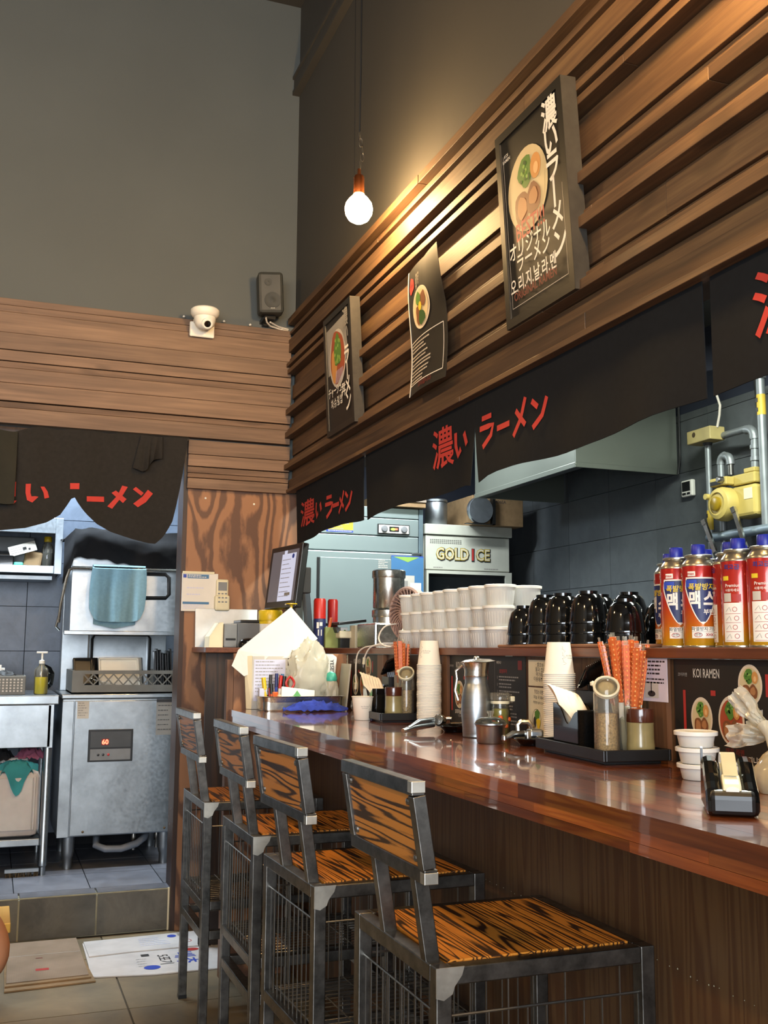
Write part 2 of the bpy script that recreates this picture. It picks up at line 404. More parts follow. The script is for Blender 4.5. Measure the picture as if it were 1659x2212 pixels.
for n_, c_ in dict(print_cream='#d8c6ab', print_soup='#cdb98c', print_red_soup='#a5482c', print_rice='#9a4a2c', print_pork='#7a4a2a', print_pork_light='#a97448', print_green='#4f7a2c', print_green_light='#86aa4e', print_green_dark='#2f5420',
                   print_egg='#c68a48', print_egg_light='#dfae74', print_white='#e4dfd4', print_red='#a82f2a', print_grey='#8f8b84', print_black='#131211', print_blue='#20307a', print_yellow='#d8bd2c', print_sky='#3f6f98',
                   print_dark_red='#6b201c', print_ink='#2c2a2a', print_lav='#c8c8dc', print_board='#1b1916', print_orange='#c8612a', print_royal='#2a45a8', print_pale='#bdb6aa').items():
    plain(n_, c_, .5, vary=.05)
plain('cardboard', '#8a6f4d', .85, vary=.12, scale=30); plain('cardboard_grey', '#8d8071', .85, vary=.08); plain('white_card', '#c2bdb9', .7, vary=.08); plain('red_tape', '#96231f', .5)
plain('yellow_wood', '#c79a3e', .5, vary=.08); plain('grey_leg', '#9a937f', .6)
plain('ceramic_olive', '#8f8258', .25, vary=.15, scale=25, coat=.5); plain('lacquer_brown', '#4a2416', .2, coat=.6); plain('sesame', '#a8895a', .8, vary=.45, scale=260); plain('wood_tray', '#8a6248', .6)
plain('fan_taupe', '#b08f80', .5); plain('orange_wrap', '#c9622f', .35, vary=.2, scale=90, coat=.4); plain('wrap_dot', '#e2a05e', .4); plain('wrap_white', '#d8cdb8', .5); plain('yellow_plastic', '#d2b21c', .35); plain('red_plastic', '#b3241c', .35); plain('orange_plastic', '#cc5a1c', .4)
plain('green_print', '#3f8a3a', .5); plain('olive_box', '#7f8a4e', .6); plain('teal_plastic', '#3fa58c', .4); plain('navy_print', '#202a5c', .5); plain('pink_plastic', '#c9848c', .5); plain('skin', '#b57f5e', .55, vary=.06, sss=.1); plain('shirt_grey', '#6d6257', .9); plain('trouser_dark', '#33312f', .9); plain('hair_dark', '#1d1815', .7)
plain('cap_blue', '#26309a', .4, vary=.05); plain('cable_white', '#d8cfc0', .5); plain('cable_black', '#151515', .5); plain('copper', '#b5683c', .25, .95); plain('gas_yellow', '#b9a45a', .5, vary=.12, scale=10); plain('gas_gold', '#8f7414', .35); plain('beige_box', '#b5a46c', .55, vary=.12)
plain('pipe_grey', '#8b9092', .45, .55, .12); plain('pipe_blue_grey', '#76838d', .45, .4, .1); plain('warn_yellow', '#c7a83a', .5); plain('jerry_pale', '#b9aea8', .45, vary=.08, sss=.15); plain('hose_grey', '#6f7680', .5); plain('rack_grey', '#6b6a64', .55); plain('speaker_black', '#33342f', .55); plain('mesh_dark', '#3b3c38', .7)
plain('conduit', '#4a4740', .6); plain('oil_liquid', '#8a7a2a', .2); plain('brush_bristle', '#4a3b25', .9); plain('tape_film', '#c9bd96', .15, coat=.6); plain('butane_silver', '#b8b2a2', .28, .9)
def glass(name, col, rough=.03, thin=.75, alpha=None):
    """thin-walled clear plastic or glass: part see-through, part glossy film"""
    t = NT(name); g = t.n('ShaderNodeBsdfGlossy'); g.inputs['Roughness'].default_value = rough; g.inputs['Color'].default_value = (1, 1, 1, 1)
    tr = t.n('ShaderNodeBsdfTransparent'); tr.inputs['Color'].default_value = lin(col)
    fr = t.n('ShaderNodeFresnel'); fr.inputs['IOR'].default_value = 1.45
    mx = t.n('ShaderNodeMixShader'); t.l(fr.outputs[0], mx.inputs[0]); t.l(tr.outputs[0], mx.inputs[1]); t.l(g.outputs[0], mx.inputs[2])
    out = t.t.nodes['Material Output']
    if thin < 1:
        df = t.n('ShaderNodeBsdfTranslucent'); df.inputs['Color'].default_value = lin(col); d2 = t.n('ShaderNodeBsdfDiffuse'); d2.inputs['Color'].default_value = lin(col)
        m2 = t.n('ShaderNodeMixShader'); m2.inputs[0].default_value = .5; t.l(df.outputs[0], m2.inputs[1]); t.l(d2.outputs[0], m2.inputs[2])
        m3 = t.n('ShaderNodeMixShader'); m3.inputs[0].default_value = 1 - thin; t.l(mx.outputs[0], m3.inputs[1]); t.l(m2.outputs[0], m3.inputs[2]); t.l(m3.outputs[0], out.inputs[0])
    else: t.l(mx.outputs[0], out.inputs[0])
    return t.m
glass('clear_plastic', '#f4f0e4', .05, .88); glass('clear_glass', '#eef2ee', .02, .96); glass('milky_plastic', '#fbf9f4', .12, .16); glass('bag_film', '#efe6cc', .15, .45); glass('bag_pale', '#f0ecdc', .18, .30); plain('yellow_soap', '#f2ea10', .15, vary=.05); glass('dark_glass', '#3f4a50', .03, .9); glass('green_glass', '#7b7a58', .05, .5); glass('window_glass', '#f2f6fa', .02, 1)
plain('salad_yellow', '#c9b877', .6, vary=.25, scale=50)
def emit(name, col, strength, base='#111111'):
    t = NT(name); t.set(col=base, rough=.3, ecol=col, estr=strength)
    if strength < 50: t.m.cycles.emission_sampling = 'NONE'
    return t.m
emit('bulb_glow', WARM + (1,), BULB_STRENGTH, '#ffffff'); emit('led_red', (1, .08, .04, 1), 6.0); emit('led_green', (.5, 1, .1, 1), 2.0); emit('screen_white', (.78, .78, .95, 1), .55); emit('screen_dark', (.16, .14, .15, 1), .5); emit('tube_glow', (.80, .92, 1, 1), 6.0, '#ffffff')
plain('bulb_glass_dim', '#ffe8c0', .1)
def gradient_can():
    t = NT('can_print'); v, _ = t.coords((1, 1, 1), rnd=False); sp = t.n('ShaderNodeSeparateXYZ'); t.l(v, sp.inputs[0])
    z = t.math('DIVIDE', sp.outputs[2], .16)
    t.set(col=t.ramp(z, [(0.02, '#c99a1e'), (.30, '#c9641c'), (.55, '#b9331f'), (1.0, '#a31d1c')]), rough=.22, metal=.25, coat=.5); return t.m
gradient_can()
def corrugated():
    t = NT('corrugated_card'); v, _ = t.coords((1, 1, 1), rnd=False); wv = t.n('ShaderNodeTexWave'); wv.inputs['Scale'].default_value = 55; wv.inputs['Distortion'].default_value = .6; t.l(v, wv.inputs['Vector'])
    f = t.noise(v, 6, 4); c = t.ramp(f, [(.3, '#7c6a55'), (.7, '#9a8570')]); c = t.mix(t.math('MULTIPLY', wv.outputs['Fac'], .18), c, '#5f4f3c')
    t.set(col=c, rough=.8); t.bump(wv.outputs['Fac'], .15, .001); return t.m
corrugated()
# ------------------------------------------------------------------ the setting
def struct(name, mb, mat, **kw): return obj(name, mb, mat, None, kind='structure', **kw)
BY = 4.5            # back wall plane
FX = 1.24           # fascia wall plane
ZC = 4.24           # ceiling
# floor of the dining side, laid with stone tiles
floor = struct('floor', MB().box(-3.2, 1.16, -3.0, 4.62, -.08, -.004), 'grout_floor')
tile_me = MB().box(0, .594, 0, .594, -.012, 0)
ft = None
for i in range(-6, 2):
    for j in range(-5, 8):
        x0, y0 = .475 + i * .6, -.01 + j * .6
        x1, y1 = min(x0 + .594, 1.155), min(y0 + .594, 4.49)
        if x1 - x0 < .02 or y1 - y0 < .02 or x0 < -3.2 or y0 < -3: continue
        if abs(x1 - x0 - .594) < 1e-6 and abs(y1 - y0 - .594) < 1e-6:
            if ft is None:
                ft = obj('tile', MB().box(0, .594, 0, .594, -.012, 0), 'floor_tile', floor); ft.location = (x0, y0, 0)
            else:
                c = ft.copy(); COL.objects.link(c); c.location = (x0, y0, 0)
        else: obj('tile', MB().box(x0, x1, y0, y1, -.012, 0), 'floor_tile', floor)
# raised kitchen floor and the tiled step in the doorway
ZK = .168
kf = struct('floor_kitchen', MB().box(-1.2, 3.05, 4.56, 6.3, -.02, ZK - .012).box(1.30, 3.05, -1.0, 4.56, -.02, ZK - .012), 'grout_dark')
for i in range(-4, 11):
    for j in range(0, 6):
        x0 = .135 + .30 * i; y0 = 4.60 + j * .30
        if x0 < -1.1 or y0 + .295 > 6.28 or x0 + .296 > 3.03: continue
        obj('tile', MB().box(x0, x0 + .296, y0, y0 + .296, ZK - .012, ZK), 'step_top_tile', kf)
stp = struct('trim_1', MB().box(-1.2, .742, 4.508, 4.60, 0, ZK - .01), 'grout_light')
obj('edge_strip', MB().box(-1.2, .742, 4.5035, 4.508, ZK - .006, ZK - .0015), 'grout_light', stp); obj('sealant_line', MB().box(.737, .744, 4.500, 4.508, 0, ZK), 'paper_cream', stp)
for k in range(-4, 3):
    x0 = .155 + k * .30; x1 = min(x0 + .293, .735)
    obj('tile', MB().box(x0, x1, 4.505, 4.515, .004, ZK - .006), 'step_tile', stp)
    obj('tile', MB().box(x0, x1, 4.509, 4.597, ZK - .01, ZK), 'step_top_tile', stp)
# back wall: painted upper part, doorway into the dish room, plywood cheek, sawn slats
wb = struct('wall_back', MB().box(-3.3, 1.36, BY, BY + .1, 2.08, ZC).box(.765, 1.30, BY, BY + .1, 0, 2.08).box(-3.3, -.95, BY, BY + .1, 0, 2.08), 'grey_paint')
obj('plywood_panel', MB().box(.758, 1.262, BY - .018, BY, 0, 1.85), 'plywood', wb)
obj('door_jamb', MB().box(.745, .764, BY - .02, BY + .11, .0, 2.075), 'jamb_wood', wb)
obj('door_head', MB().box(-.95, .764, BY - .005, BY + .11, 2.045, 2.079), 'jamb_wood', wb)
ZB = [2.608, 2.577, 2.546, 2.456, 2.382, 2.335, 2.306, 2.241, 2.164, 2.137, 2.070]
rr = random.Random(3)
for i in range(len(ZB) - 1):
    th = [.030, .034, .040, .046, .042, .036, .044, .050, .036, .046][i]
    cuts = [-1.62, rr.uniform(-.55, -.25), 1.215]
    for a, b in zip(cuts, cuts[1:]):
        mb = MB().prism([(BY - th + .004, ZB[i + 1] + .003), (BY, ZB[i + 1] + .003), (BY, ZB[i] - .0015), (BY - th - .004, ZB[i] - .0015)], b - a - .002, lambda x, y, z, a=a: (a + z, x, y))
        obj('slat', mb, 'slat_back', wb, bevel=.0015)
ZB2 = [2.063, 1.997, 1.944, 1.915, 1.893, 1.845]
for i in range(len(ZB2) - 1):
    th = [.040, .044, .036, .042, .044][i]
    mb = MB().prism([(BY - th + .004, ZB2[i + 1] + .003), (BY, ZB2[i + 1] + .003), (BY, ZB2[i] - .0015), (BY - th - .004, ZB2[i] - .0015)], 1.215 - .757 - .002 * i, lambda x, y, z: (.757 + z, x, y))
    obj('slat', mb, 'slat_back', wb, bevel=.0015)
mb = MB()
for x, z in ((.842, 1.81), (1.06, 1.795)): mb.lathe([(.0, -.004), (.004, -.003), (.005, 0)], 8, (x, BY - .018, z), rot=Matrix.Rotation(-PI / 2, 3, 'X'))
obj('screw', mb, 'white_plastic', wb)
mb = MB()
for x, z in ((.72, 2.612), (.90, 2.612), (1.02, 2.61), (1.17, 2.61)): mb.lathe([(.0, 0), (.006, .002), (.005, .008), (0, .011)], 8, (x, BY - .03, z))
obj('glue_blob', mb, 'white_plastic', wb)
# right hand wall above the counter: painted wall with the slat fascia
wr = struct('wall_right', MB().box(FX, FX + .11, -3.0, BY, 1.875, ZC), 'dark_paint')
FAS = [(2.662, 2.632, 1.195), (2.632, 2.603, 1.226), (2.603, 2.588, 1.207), (2.588, 2.562, 1.230), (2.562, 2.500, 1.200), (2.500, 2.473, 1.232), (2.473, 2.446, 1.207), (2.446, 2.428, 1.190),
       (2.428, 2.419, 1.235), (2.419, 2.397, 1.194), (2.397, 2.349, 1.233), (2.349, 2.284, 1.222), (2.284, 2.247, 1.234), (2.247, 2.231, 1.206), (2.231, 2.203, 1.189), (2.203, 2.171, 1.231), (2.171, 2.144, 1.221),
       (2.144, 2.126, 1.203), (2.126, 2.098, 1.188), (2.098, 2.023, 1.226), (2.023, 1.998, 1.234), (1.998, 1.978, 1.204), (1.978, 1.953, 1.188), (1.953, 1.911, 1.226), (1.911, 1.866, 1.211), (1.866, 1.850, 1.200)]
for i, (zt, zb, xf) in enumerate(FAS):
    j = [2.9, 1.62, 3.3, 1.05, 2.2, 1.95, 3.0, 1.4, 2.6, 1.75, 2.4, 1.2, 3.1, 1.5, 1.47, 2.3, 3.4, 1.9, 1.3, 1.66, 2.8, 1.86, 2.1, 1.2, 1.95, 2.6][i]
    for a, b in ((-1.6, j), (j, BY - .035)):
        obj('slat', MB().box(xf + rr.uniform(-.0015, .0015), FX, a + .0007, b - .0007, zb + .0008, zt - .0008), 'slat_fascia', wr, bevel=.0012)
# cable trunking along the upper right wall, running into the corner
obj('cable_trunking', MB().box(FX - .035, FX, -2.9, BY - .001, 3.78, 3.80).box(FX - .028, FX, -2.9, BY - .001, 3.80, 3.86).box(FX - .035, FX, -2.9, BY - .001, 3.86, 3.875), 'dark_paint', wr)
struct('ceiling', MB().box(-3.3, 1.35, -3.1, BY + .1, ZC, ZC + .1), 'ceiling_paint')
struct('ceiling_kitchen', MB().box(1.30, 3.1, -1.0, 6.3, 2.64, 2.7).box(-1.2, 1.30, 4.6, 6.3, 2.5, 2.56), 'grey_paint')
struct('wall_left', MB().box(-3.3, -3.2, -3.1, BY + .1, 0, ZC), 'plaster')
# street wall with its shop window, behind the photographer
struct('wall_front', MB().box(-3.2, 3.05, -3.1, -3.0, 0, .55).box(-3.2, 3.05, -3.1, -3.0, 2.95, ZC).box(-3.2, -2.95, -3.1, -3.0, .55, 2.95).box(.25, 3.05, -3.1, -3.0, .55, 2.95), 'plaster')
wn = struct('window_1', MB().box(-2.95, .25, -3.07, -3.03, .55, .61).box(-2.95, .25, -3.07, -3.03, 2.89, 2.95).box(-2.95, -2.89, -3.07, -3.03, .61, 2.89).box(.19, .25, -3.07, -3.03, .61, 2.89).box(-1.38, -1.32, -3.07, -3.03, .61, 2.89), 'black_plastic')
obj('pane', MB().box(-2.89, -1.38, -3.055, -3.05, .61, 2.89), 'window_glass', wn); obj('pane', MB().box(-1.32, .19, -3.055, -3.05, .61, 2.89), 'window_glass', wn)
struct('wall_kitchen_front', MB().box(1.35, 3.05, -1.1, -1.0, 0, 2.7), 'grey_paint')
# kitchen side wall, tiled to 2.27 m
KX = 3.0
wk = struct('wall_kitchen_side', MB().box(KX + .012, KX + .1, -1.0, 6.3, 0, 2.64), 'grout_dark')
obj('painted_band', MB().box(KX + .004, KX + .012, -1.0, 6.3, 2.27, 2.64), 'blue_dark_paint', wk)
for r_ in range(9):
    z0 = .52 + .245 * (r_ - 1); z1 = min(z0 + .2425, 2.268)
    for c_ in range(8):
        y0 = 2.985 + .412 * c_; y1 = min(y0 + .4095, 6.28)
        if z0 < .15: z0 = .17
        obj('tile', MB().box(KX, KX + .012, y0, y1, z0, z1), 'kitchen_tile', wk)
struct('wall_kitchen_back', MB().box(1.2, 3.1, 6.2, 6.3, 0, 2.7), 'blue_dark_paint')
# dish room rear wall, pale blue tiles
DY = 5.62
wd = struct('wall_dish_room', MB().box(-1.2, 1.3, DY + .012, DY + .1, 0, 2.56), 'grout_dark')
struct('wall_dish_room_left', MB().box(-1.3, -1.2, 4.6, 6.3, 0, 2.56), 'dish_tile'); struct('wall_dish_room_right', MB().box(1.2, 1.3, 5.2, 6.3, 0, 2.6), 'dish_tile')
for r_ in range(10):
    for c_ in range(6):
        x0 = -1.06 + .405 * c_; x1 = min(x0 + .4015, 1.198); z0 = .20 + .2265 * r_ + .034; z1 = min(z0 + .2235, 2.5)
        if x1 - x0 < .02: continue
        obj('tile', MB().box(x0, x1, DY, DY + .012, z0, z1), 'dish_tile', wd)
# lamp housings of the tubes
for i, (x, y, z, sx, sy, lb) in enumerate([(2.15, 2.4, 2.60, .16, 1.25, 'long white fluorescent fitting on the kitchen ceiling beside the hood'), (1.9, 4.75, 2.60, 1.25, .16, 'white fluorescent fitting across the kitchen ceiling before the refrigerator'), (.15, 4.86, 2.485, 1.25, .16, 'white fluorescent fitting on the dish room ceiling')]):
    base_obj('ceiling_light', MB().box(x - sx / 2, x + sx / 2, y - sy / 2, y + sy / 2, z - .03, z + .04 if i < 2 else z + .015), 'white_plastic', (x, y, z), label=lb, cat='ceiling light')
# ------------------------------------------------------------------ bar counter
CZ = .936; SZ = 1.160      # counter top, shelf top
ct = thing('bar_counter', 'long glossy red-brown laminated wood bar counter with dark plywood front', 'counter', (1.04, 2.2, 0))
rr = random.Random(11)
Y0, Y1 = .25, 3.785
def stave(x0, x1, y0, y1, z0, z1): obj('stave', MB().box(x0 + .0002, x1 - .0002, y0 + .0003, y1 - .0003, z0, z1), 'stave', ct)
xs = [.82, .862, .905, .95, .993, 1.037, 1.08, 1.125, 1.168, 1.212, 1.256, 1.272]
for a, b in zip(xs, xs[1:]):
    y = Y0; 
    while y < Y1:
        e = y + rr.uniform(.45, .85); e = Y1 if e > Y1 - .25 else e
        stave(a, b, y, e, CZ - .023, CZ); y = e
for (z0, z1) in ((CZ - .054, CZ - .0395), (CZ - .039, CZ - .0235)):
    y = Y0
    while y < Y1:
        e = y + rr.uniform(.30, .60); e = Y1 if e > Y1 - .2 else e
        stave(.822, .85, y, e, z0, z1); y = e
obj('front_panel', MB().box(1.07, 1.095, Y0, Y1 - .01, 0, CZ - .054), 'counter_front_ply', ct)
mb = MB(); rq = random.Random(5); y = .9
while y < 3.2:
    mb.lathe([(0, 0), (rq.uniform(.0008, .0018), .0008), (0, .002)], 5, (1.069, y, .640 + rq.uniform(-.002, .002)), rot=Matrix.Rotation(-PI / 2, 3, 'Y')); y += rq.uniform(.012, .04)
obj('sealant_beads', mb, 'grout_light', ct, kind='stuff')
obj('underside_rail', MB().box(.86, 1.07, Y0, Y1 - .01, CZ - .054, CZ - .024), 'jamb_wood', ct)
# splash panel behind the counter with the serving shelf on top, returning along the back wall
sp = thing('serving_shelf', 'brown wooden serving ledge above the counter with upright board and posts', 'shelf', (1.28, 2.2, 0))
obj('shelf_board', MB().box(1.252, 1.58, .2, 4.44, SZ - .021, SZ), 'shelf_wood', sp, bevel=.002)
obj('shelf_return', MB().box(.80, 1.2515, 4.16, 4.47, SZ - .021, SZ), 'shelf_wood', sp, bevel=.002)
obj('upright_board', MB().box(1.274, 1.292, .2, 4.44, .1, SZ - .022), 'counter_front_ply', sp)
for y in (1.79, 2.86, 3.395): obj('post', MB().box(1.262, 1.274, y - .03, y + .03, CZ + .0005, SZ - .022), 'post_wood', sp)
obj('end_board', MB().box(.835, 1.27, Y1 + .002, Y1 + .022, 0, SZ - .022), 'plywood', sp); obj('end_post', MB().box(.81, .834, Y1 + .003, Y1 + .04, 0, 1.115), 'post_wood', sp)
obj('return_panel', MB().box(.812, 1.25, 4.20, 4.215, 0, SZ - .022), 'dark_plywood', sp)
obj('shelf_underframe', MB().box(1.30, 1.33, .2, 4.4, .17, 1.13), 'dark_plywood', sp)
# ------------------------------------------------------------------ stools
def make_stool():
    t = thing('bar_stool', 'x', 'bar stool', (0, 0, 0), 0, 'bar stools along the counter')
    L, D, H, T = .385, .375, .68, .026      # x width, y depth, seat height, tube
    for sx in (0, 1):
        for sy in (0, 1):
            x = T / 2 + sx * (L - T); y = T / 2 + sy * (D - T)
            lg = obj('leg', MB().box(x - T / 2, x + T / 2, y - T / 2, y + T / 2, .004, H), 'raw_steel', t, w=False, bevel=.002)
            obj('foot_cap', MB().box(x - T / 2 - .0005, x + T / 2 + .0005, y - T / 2 - .0005, y + T / 2 + .0005, 0, .012), 'black_plastic', lg, w=False)
    for z in (H - T / 2, .372, .285):
        for y in (T / 2, D - T / 2): obj('rail', MB().box(T, L - T, y - T / 2, y + T / 2, z - T / 2, z + T / 2), 'raw_steel', t, w=False, bevel=.002)
        for x in (T / 2, L - T / 2): obj('rail', MB().box(x - T / 2, x + T / 2, T, D - T, z - T / 2, z + T / 2), 'raw_steel', t, w=False, bevel=.002)
    obj('weld_patch', MB().prism([(-.0006, H + .0006), (T + .020, H + .0006), (T + .016, H - .012), (T + .004, H - T - .001), (T + .0002, H - .038), (.012, H - .046), (-.0006, H - .042)], .0014, lambda a, b, c: (a, -.0008 + c, b)), 'weld_bare', t, w=False)
    n = 3; wd = (L - 2 * T - .01) / n
    for k in range(n): obj('seat_plank', MB().box(T + .005 + k * wd, T + .005 + (k + 1) * wd - .0006, T + .003, D - T - .003, H - .016, H + .002), 'scorched_wood', t, w=False)
    # sloping back: two posts carrying a tube frame with a scorched panel
    lean = math.tan(math.radians(9))
    for y in (.052, .232): obj('post', MB().bar((T / 2, y, H - .004), (T / 2 - lean * .13, y, H + .13), .02, .024, up=(1, 0, 0)), 'raw_steel', t, w=False, bevel=.0015)
    def bp(y, z, d=0): return Vector((T / 2 - lean * (z - H) - .002 + d, y, z))
    b0, b1, z0, z1 = -.004, .338, H + .122, H + .275
    fr = MB()
    fr.bar(bp(b0, z0 + .011), bp(b1, z0 + .011), .022, .022).bar(bp(b0, z1 - .011), bp(b1, z1 - .011), .022, .022)
    fr.bar(bp(b0 + .011, z0 + .022), bp(b0 + .011, z1 - .022), .022, .022, up=(0, 1, 0)).bar(bp(b1 - .011, z0 + .022), bp(b1 - .011, z1 - .022), .022, .022, up=(0, 1, 0))
    bf = obj('backrest_frame', fr, 'raw_steel', t, w=False, bevel=.0015)
    for z in (z0 + .009, z1 - .009): obj('weld_patch', MB().cbox(bp(b0 + .008, z), (.0232, .0175, .0175)), 'weld_bare', bf, w=False, bevel=.001)
    pn = MB().bar(bp((b0 + b1) / 2, z0 + .022), bp((b0 + b1) / 2, z1 - .022), b1 - b0 - .044, .012, up=(1, 0, 0))
    bo = obj('backrest_panel', pn, 'scorched_panel', t, w=False)
    rv = MB()
    for y in (b0 + .034, b1 - .034):
        for z in (z0 + .034, z1 - .034): rv.lathe([(.006, -.002), (.005, .002), (0, .003)], 8, bp(y, z, -.0075), rot=Matrix.Rotation(-PI / 2, 3, 'Y'))
    obj('rivet', rv, 'wire_steel', bo, w=False)
    # wire basket walls and rack under the seat
    def grid(name, a, b, z0, z1, n):
        a = Vector(a); b = Vector(b); mb = MB(); dx = Vector((0, 0, 1))
        mb.tube([a + dx * z1, b + dx * z1], .0022, 6)
        for k in range(n + 1):
            p = a + (b - a) * (k / n); mb.tube([p + dx * z0, p + dx * (z1 + (.0 if k % 3 else .045))], .0016, 5, False)
        obj(name, mb, 'wire_steel', t, w=False, smooth=True)
    grid('wire_grid', (T / 2, T, 0), (T / 2, D - T, 0), .38, .607, 11)
    grid('wire_grid', (T, T / 2, 0), (L - T, T / 2, 0), .38, .607, 10); grid('wire_grid', (T, D - T / 2, 0), (L - T, D - T / 2, 0), .38, .607, 10)
    rk = MB()
    for k in range(14): y = T + (D - 2 * T) * k / 13; rk.tube([(T, y, .388), (L - T, y, .388)], .0016, 5, False)
    for k in range(5): x = T + (L - 2 * T) * k / 4; rk.tube([(x, T, .391), (x, D - T, .391)], .0016, 5, False)
    obj('wire_rack', rk, 'wire_steel', t, w=False, smooth=True)
    return t
st = make_stool()
for i, (x, y, rz, lb) in enumerate([(.645, 1.487, 0, 'nearest steel-framed bar stool with bright scorched wood back and wire basket'), (.630, 2.065, .03, 'steel-framed bar stool, second from the camera, with dull brown back panel'),
                                    (.645, 2.650, 0, 'steel-framed bar stool, third from the camera, with striped orange back panel'), (.640, 3.275, 0, 'farthest steel-framed bar stool, beside the doorway, with plain greyish back panel')]):
    o = st if i == 0 else dup(st, (0, 0, 0)); o.location = (x, y, 0); o.rotation_euler = (0, 0, rz); o['label'] = lb
# ------------------------------------------------------------------ curtains (noren)
def noren_x(y, z, ph=0): return 1.226 + .006 * math.sin(y * 9 + ph) * (1.87 - z) / .25 + .004 * math.sin(y * 23 + 1 + ph) * (1.87 - z) / .25
KANA = {'i': [([(.14, .92), (.13, .50), (.26, .16), (.45, .34)], .17), ([(.68, .80), (.86, .38)], .17)], 'ra': [([(.22, .92), (.80, .92)], .15), ([(.10, .62), (.90, .62), (.78, .32), (.30, .03)], .16)],
        'bar': [([(.04, .47), (.96, .47)], .19)], 'me': [([(.84, .98), (.58, .45), (.12, .04)], .17), ([(.26, .72), (.84, .24)], .17)], 'n': [([(.10, .86), (.42, .62)], .17), ([(.92, .82), (.64, .34), (.14, .05)], .17)]}
def put_kana(F, key, u, v, wd, hh, mat='noren_red', skip=()):
    for k, (pts, sw) in enumerate(KANA[key]):
        if k in skip: continue
        F.stroke([(u + x * wd, v + y * hh) for x, y in pts], sw * wd, mat, 3)
def noren(name, ya, yb, label, slit=None, ph=0, text=None, hem=lambda y: 1.62, grp='black noren curtains above the counter'):
    t = thing(name, label, 'curtain', (1.226, (ya + yb) / 2, 1.62), 0, grp)
    spans = [(ya, yb)] if slit is None else [(ya, slit + .0004), (slit - .0004, yb)]
    for a, b in spans:
        n = max(6, int(abs(b - a) / .05))
        def fn(u, v, a=a, b=b):
            y = a + (b - a) * u; z1 = 1.872; z0 = hem(y)
            if slit is not None: z0 -= .014 * max(0, 1 - abs(y - slit) / .07)
            z = z0 + (z1 - z0) * v
            yy = y
            if slit is not None: yy += (1 if y > slit else -1) * .030 * (max(0, .62 - v) / .62) ** 1.2 * max(0, 1 - abs(y - slit) / .3)
            return (noren_x(yy, z, ph), yy, z)
        obj('cloth_panel', MB().sheet(fn, n, 8, (.0025, 0, 0)), 'noren_cloth', t, smooth=True)
    obj('header_rod', MB().tube([(1.233, ya + .01, 1.868), (1.233, yb - .01, 1.868)], .005, 8), 'black_plastic', t, smooth=True)
    if text:
        for (k, y, z, wd, hh, skip) in text:
            # letters run away from the camera to the left: screen right is -y
            F = Flat(lambda u, v, h, y=y: (noren_x(y - u, v, ph) - .0018 - h, y - u, v))
            if k == 'koi': F.text('濃', wd / 2, z + hh / 2, hh * 1.12, 'noren_red', 1, .014, sx=wd / hh)
            else: put_kana(F, k, 0, z, wd, hh, skip=skip)
            F.build('red_lettering', t)
    return t
L1 = [('koi', 4.31, 1.672, .20, .085, ()), ('i', 4.085, 1.682, .13, .072, ()), ('ra', 3.93, 1.668, .13, .095, (0,)), ('bar', 3.83, 1.690, .09, .06, ()), ('me', 3.75, 1.668, .11, .095, ()), ('n', 3.65, 1.672, .11, .085, ())]
noren('noren_curtain', 4.385, 3.485, 'short black noren curtain with red characters beside the plywood wall', None, .4, [('koi', 4.30, 1.670, .20, .105, ()), ('i', 4.075, 1.682, .12, .08, ()), ('ra', 3.935, 1.672, .10, .09, ()), ('bar', 3.845, 1.690, .085, .05, ()), ('me', 3.775, 1.672, .085, .085, ()), ('n', 3.695, 1.672, .085, .085, ())],
      lambda y: 1.622 + .008 * math.sin(y * 7))
noren('noren_curtain', 3.465, 1.560, 'widest black noren curtain with centre slit and large red characters', 2.548, 1.7,
      [('koi', 2.845, 1.685, .135, .115, ()), ('i', 2.700, 1.695, .115, .09, ()), ('ra', 2.520, 1.697, .095, .09, ()), ('bar', 2.415, 1.708, .08, .06, ()), ('me', 2.325, 1.692, .085, .095, ()), ('n', 2.232, 1.695, .085, .085, ())],
      lambda y: 1.618 + .006 * math.sin(y * 8 + 1))
noren('noren_curtain', 1.535, -.30, 'black noren curtain at the right picture edge above the gas canisters', .62, 2.9,
      [('koi', 1.412, 1.685, .135, .115, ()), ('i', 1.25, 1.697, .10, .085, ()), ('ra', .59, 1.697, .095, .09, ()), ('bar', .485, 1.708, .08, .06, ()), ('me', .395, 1.692, .085, .095, ()), ('n', .30, 1.695, .085, .085, ())],
      lambda y: 1.620 + .006 * math.sin(y * 6))
# doorway noren with two scalloped lobes
HEM = [(-.55, 1.75), (-.35, 1.66), (-.12, 1.62), (.004, 1.626), (.10, 1.638), (.182, 1.665), (.235, 1.70), (.262, 1.745), (.283, 1.783), (.306, 1.745), (.335, 1.71), (.38, 1.67), (.443, 1.638), (.53, 1.612), (.60, 1.598), (.628, 1.597), (.660, 1.628), (.693, 1.69), (.715, 1.80), (.735, 1.936), (.748, 2.04)]
def hemz(x):
    for (a, za), (b, zb) in zip(HEM, HEM[1:]):
        if a <= x <= b: return za + (zb - za) * (x - a) / (b - a)
    return 2.04
def dn_y(x, z): return 4.438 + .010 * math.sin(x * 11 + z * 5) * (2.06 - z) / .4 + .005 * math.sin(x * 29 + 2)
dn = thing('door_noren', 'black scalloped noren curtain with red characters hung across the doorway', 'curtain', (.1, 4.438, 1.6))
def dfn(u, v):
    x = -.55 + 1.298 * u; z0 = hemz(x); zt = 2.062 if x > .12 else 2.03 + .032 * max(0, min(1, (x - .03) / .09))
    z = z0 + (zt - z0) * v; return (x, dn_y(x, z), z)
obj('cloth_panel', MB().sheet(dfn, 96, 12, (0, .0025, 0)), 'door_noren_cloth_lit', dn, smooth=True)
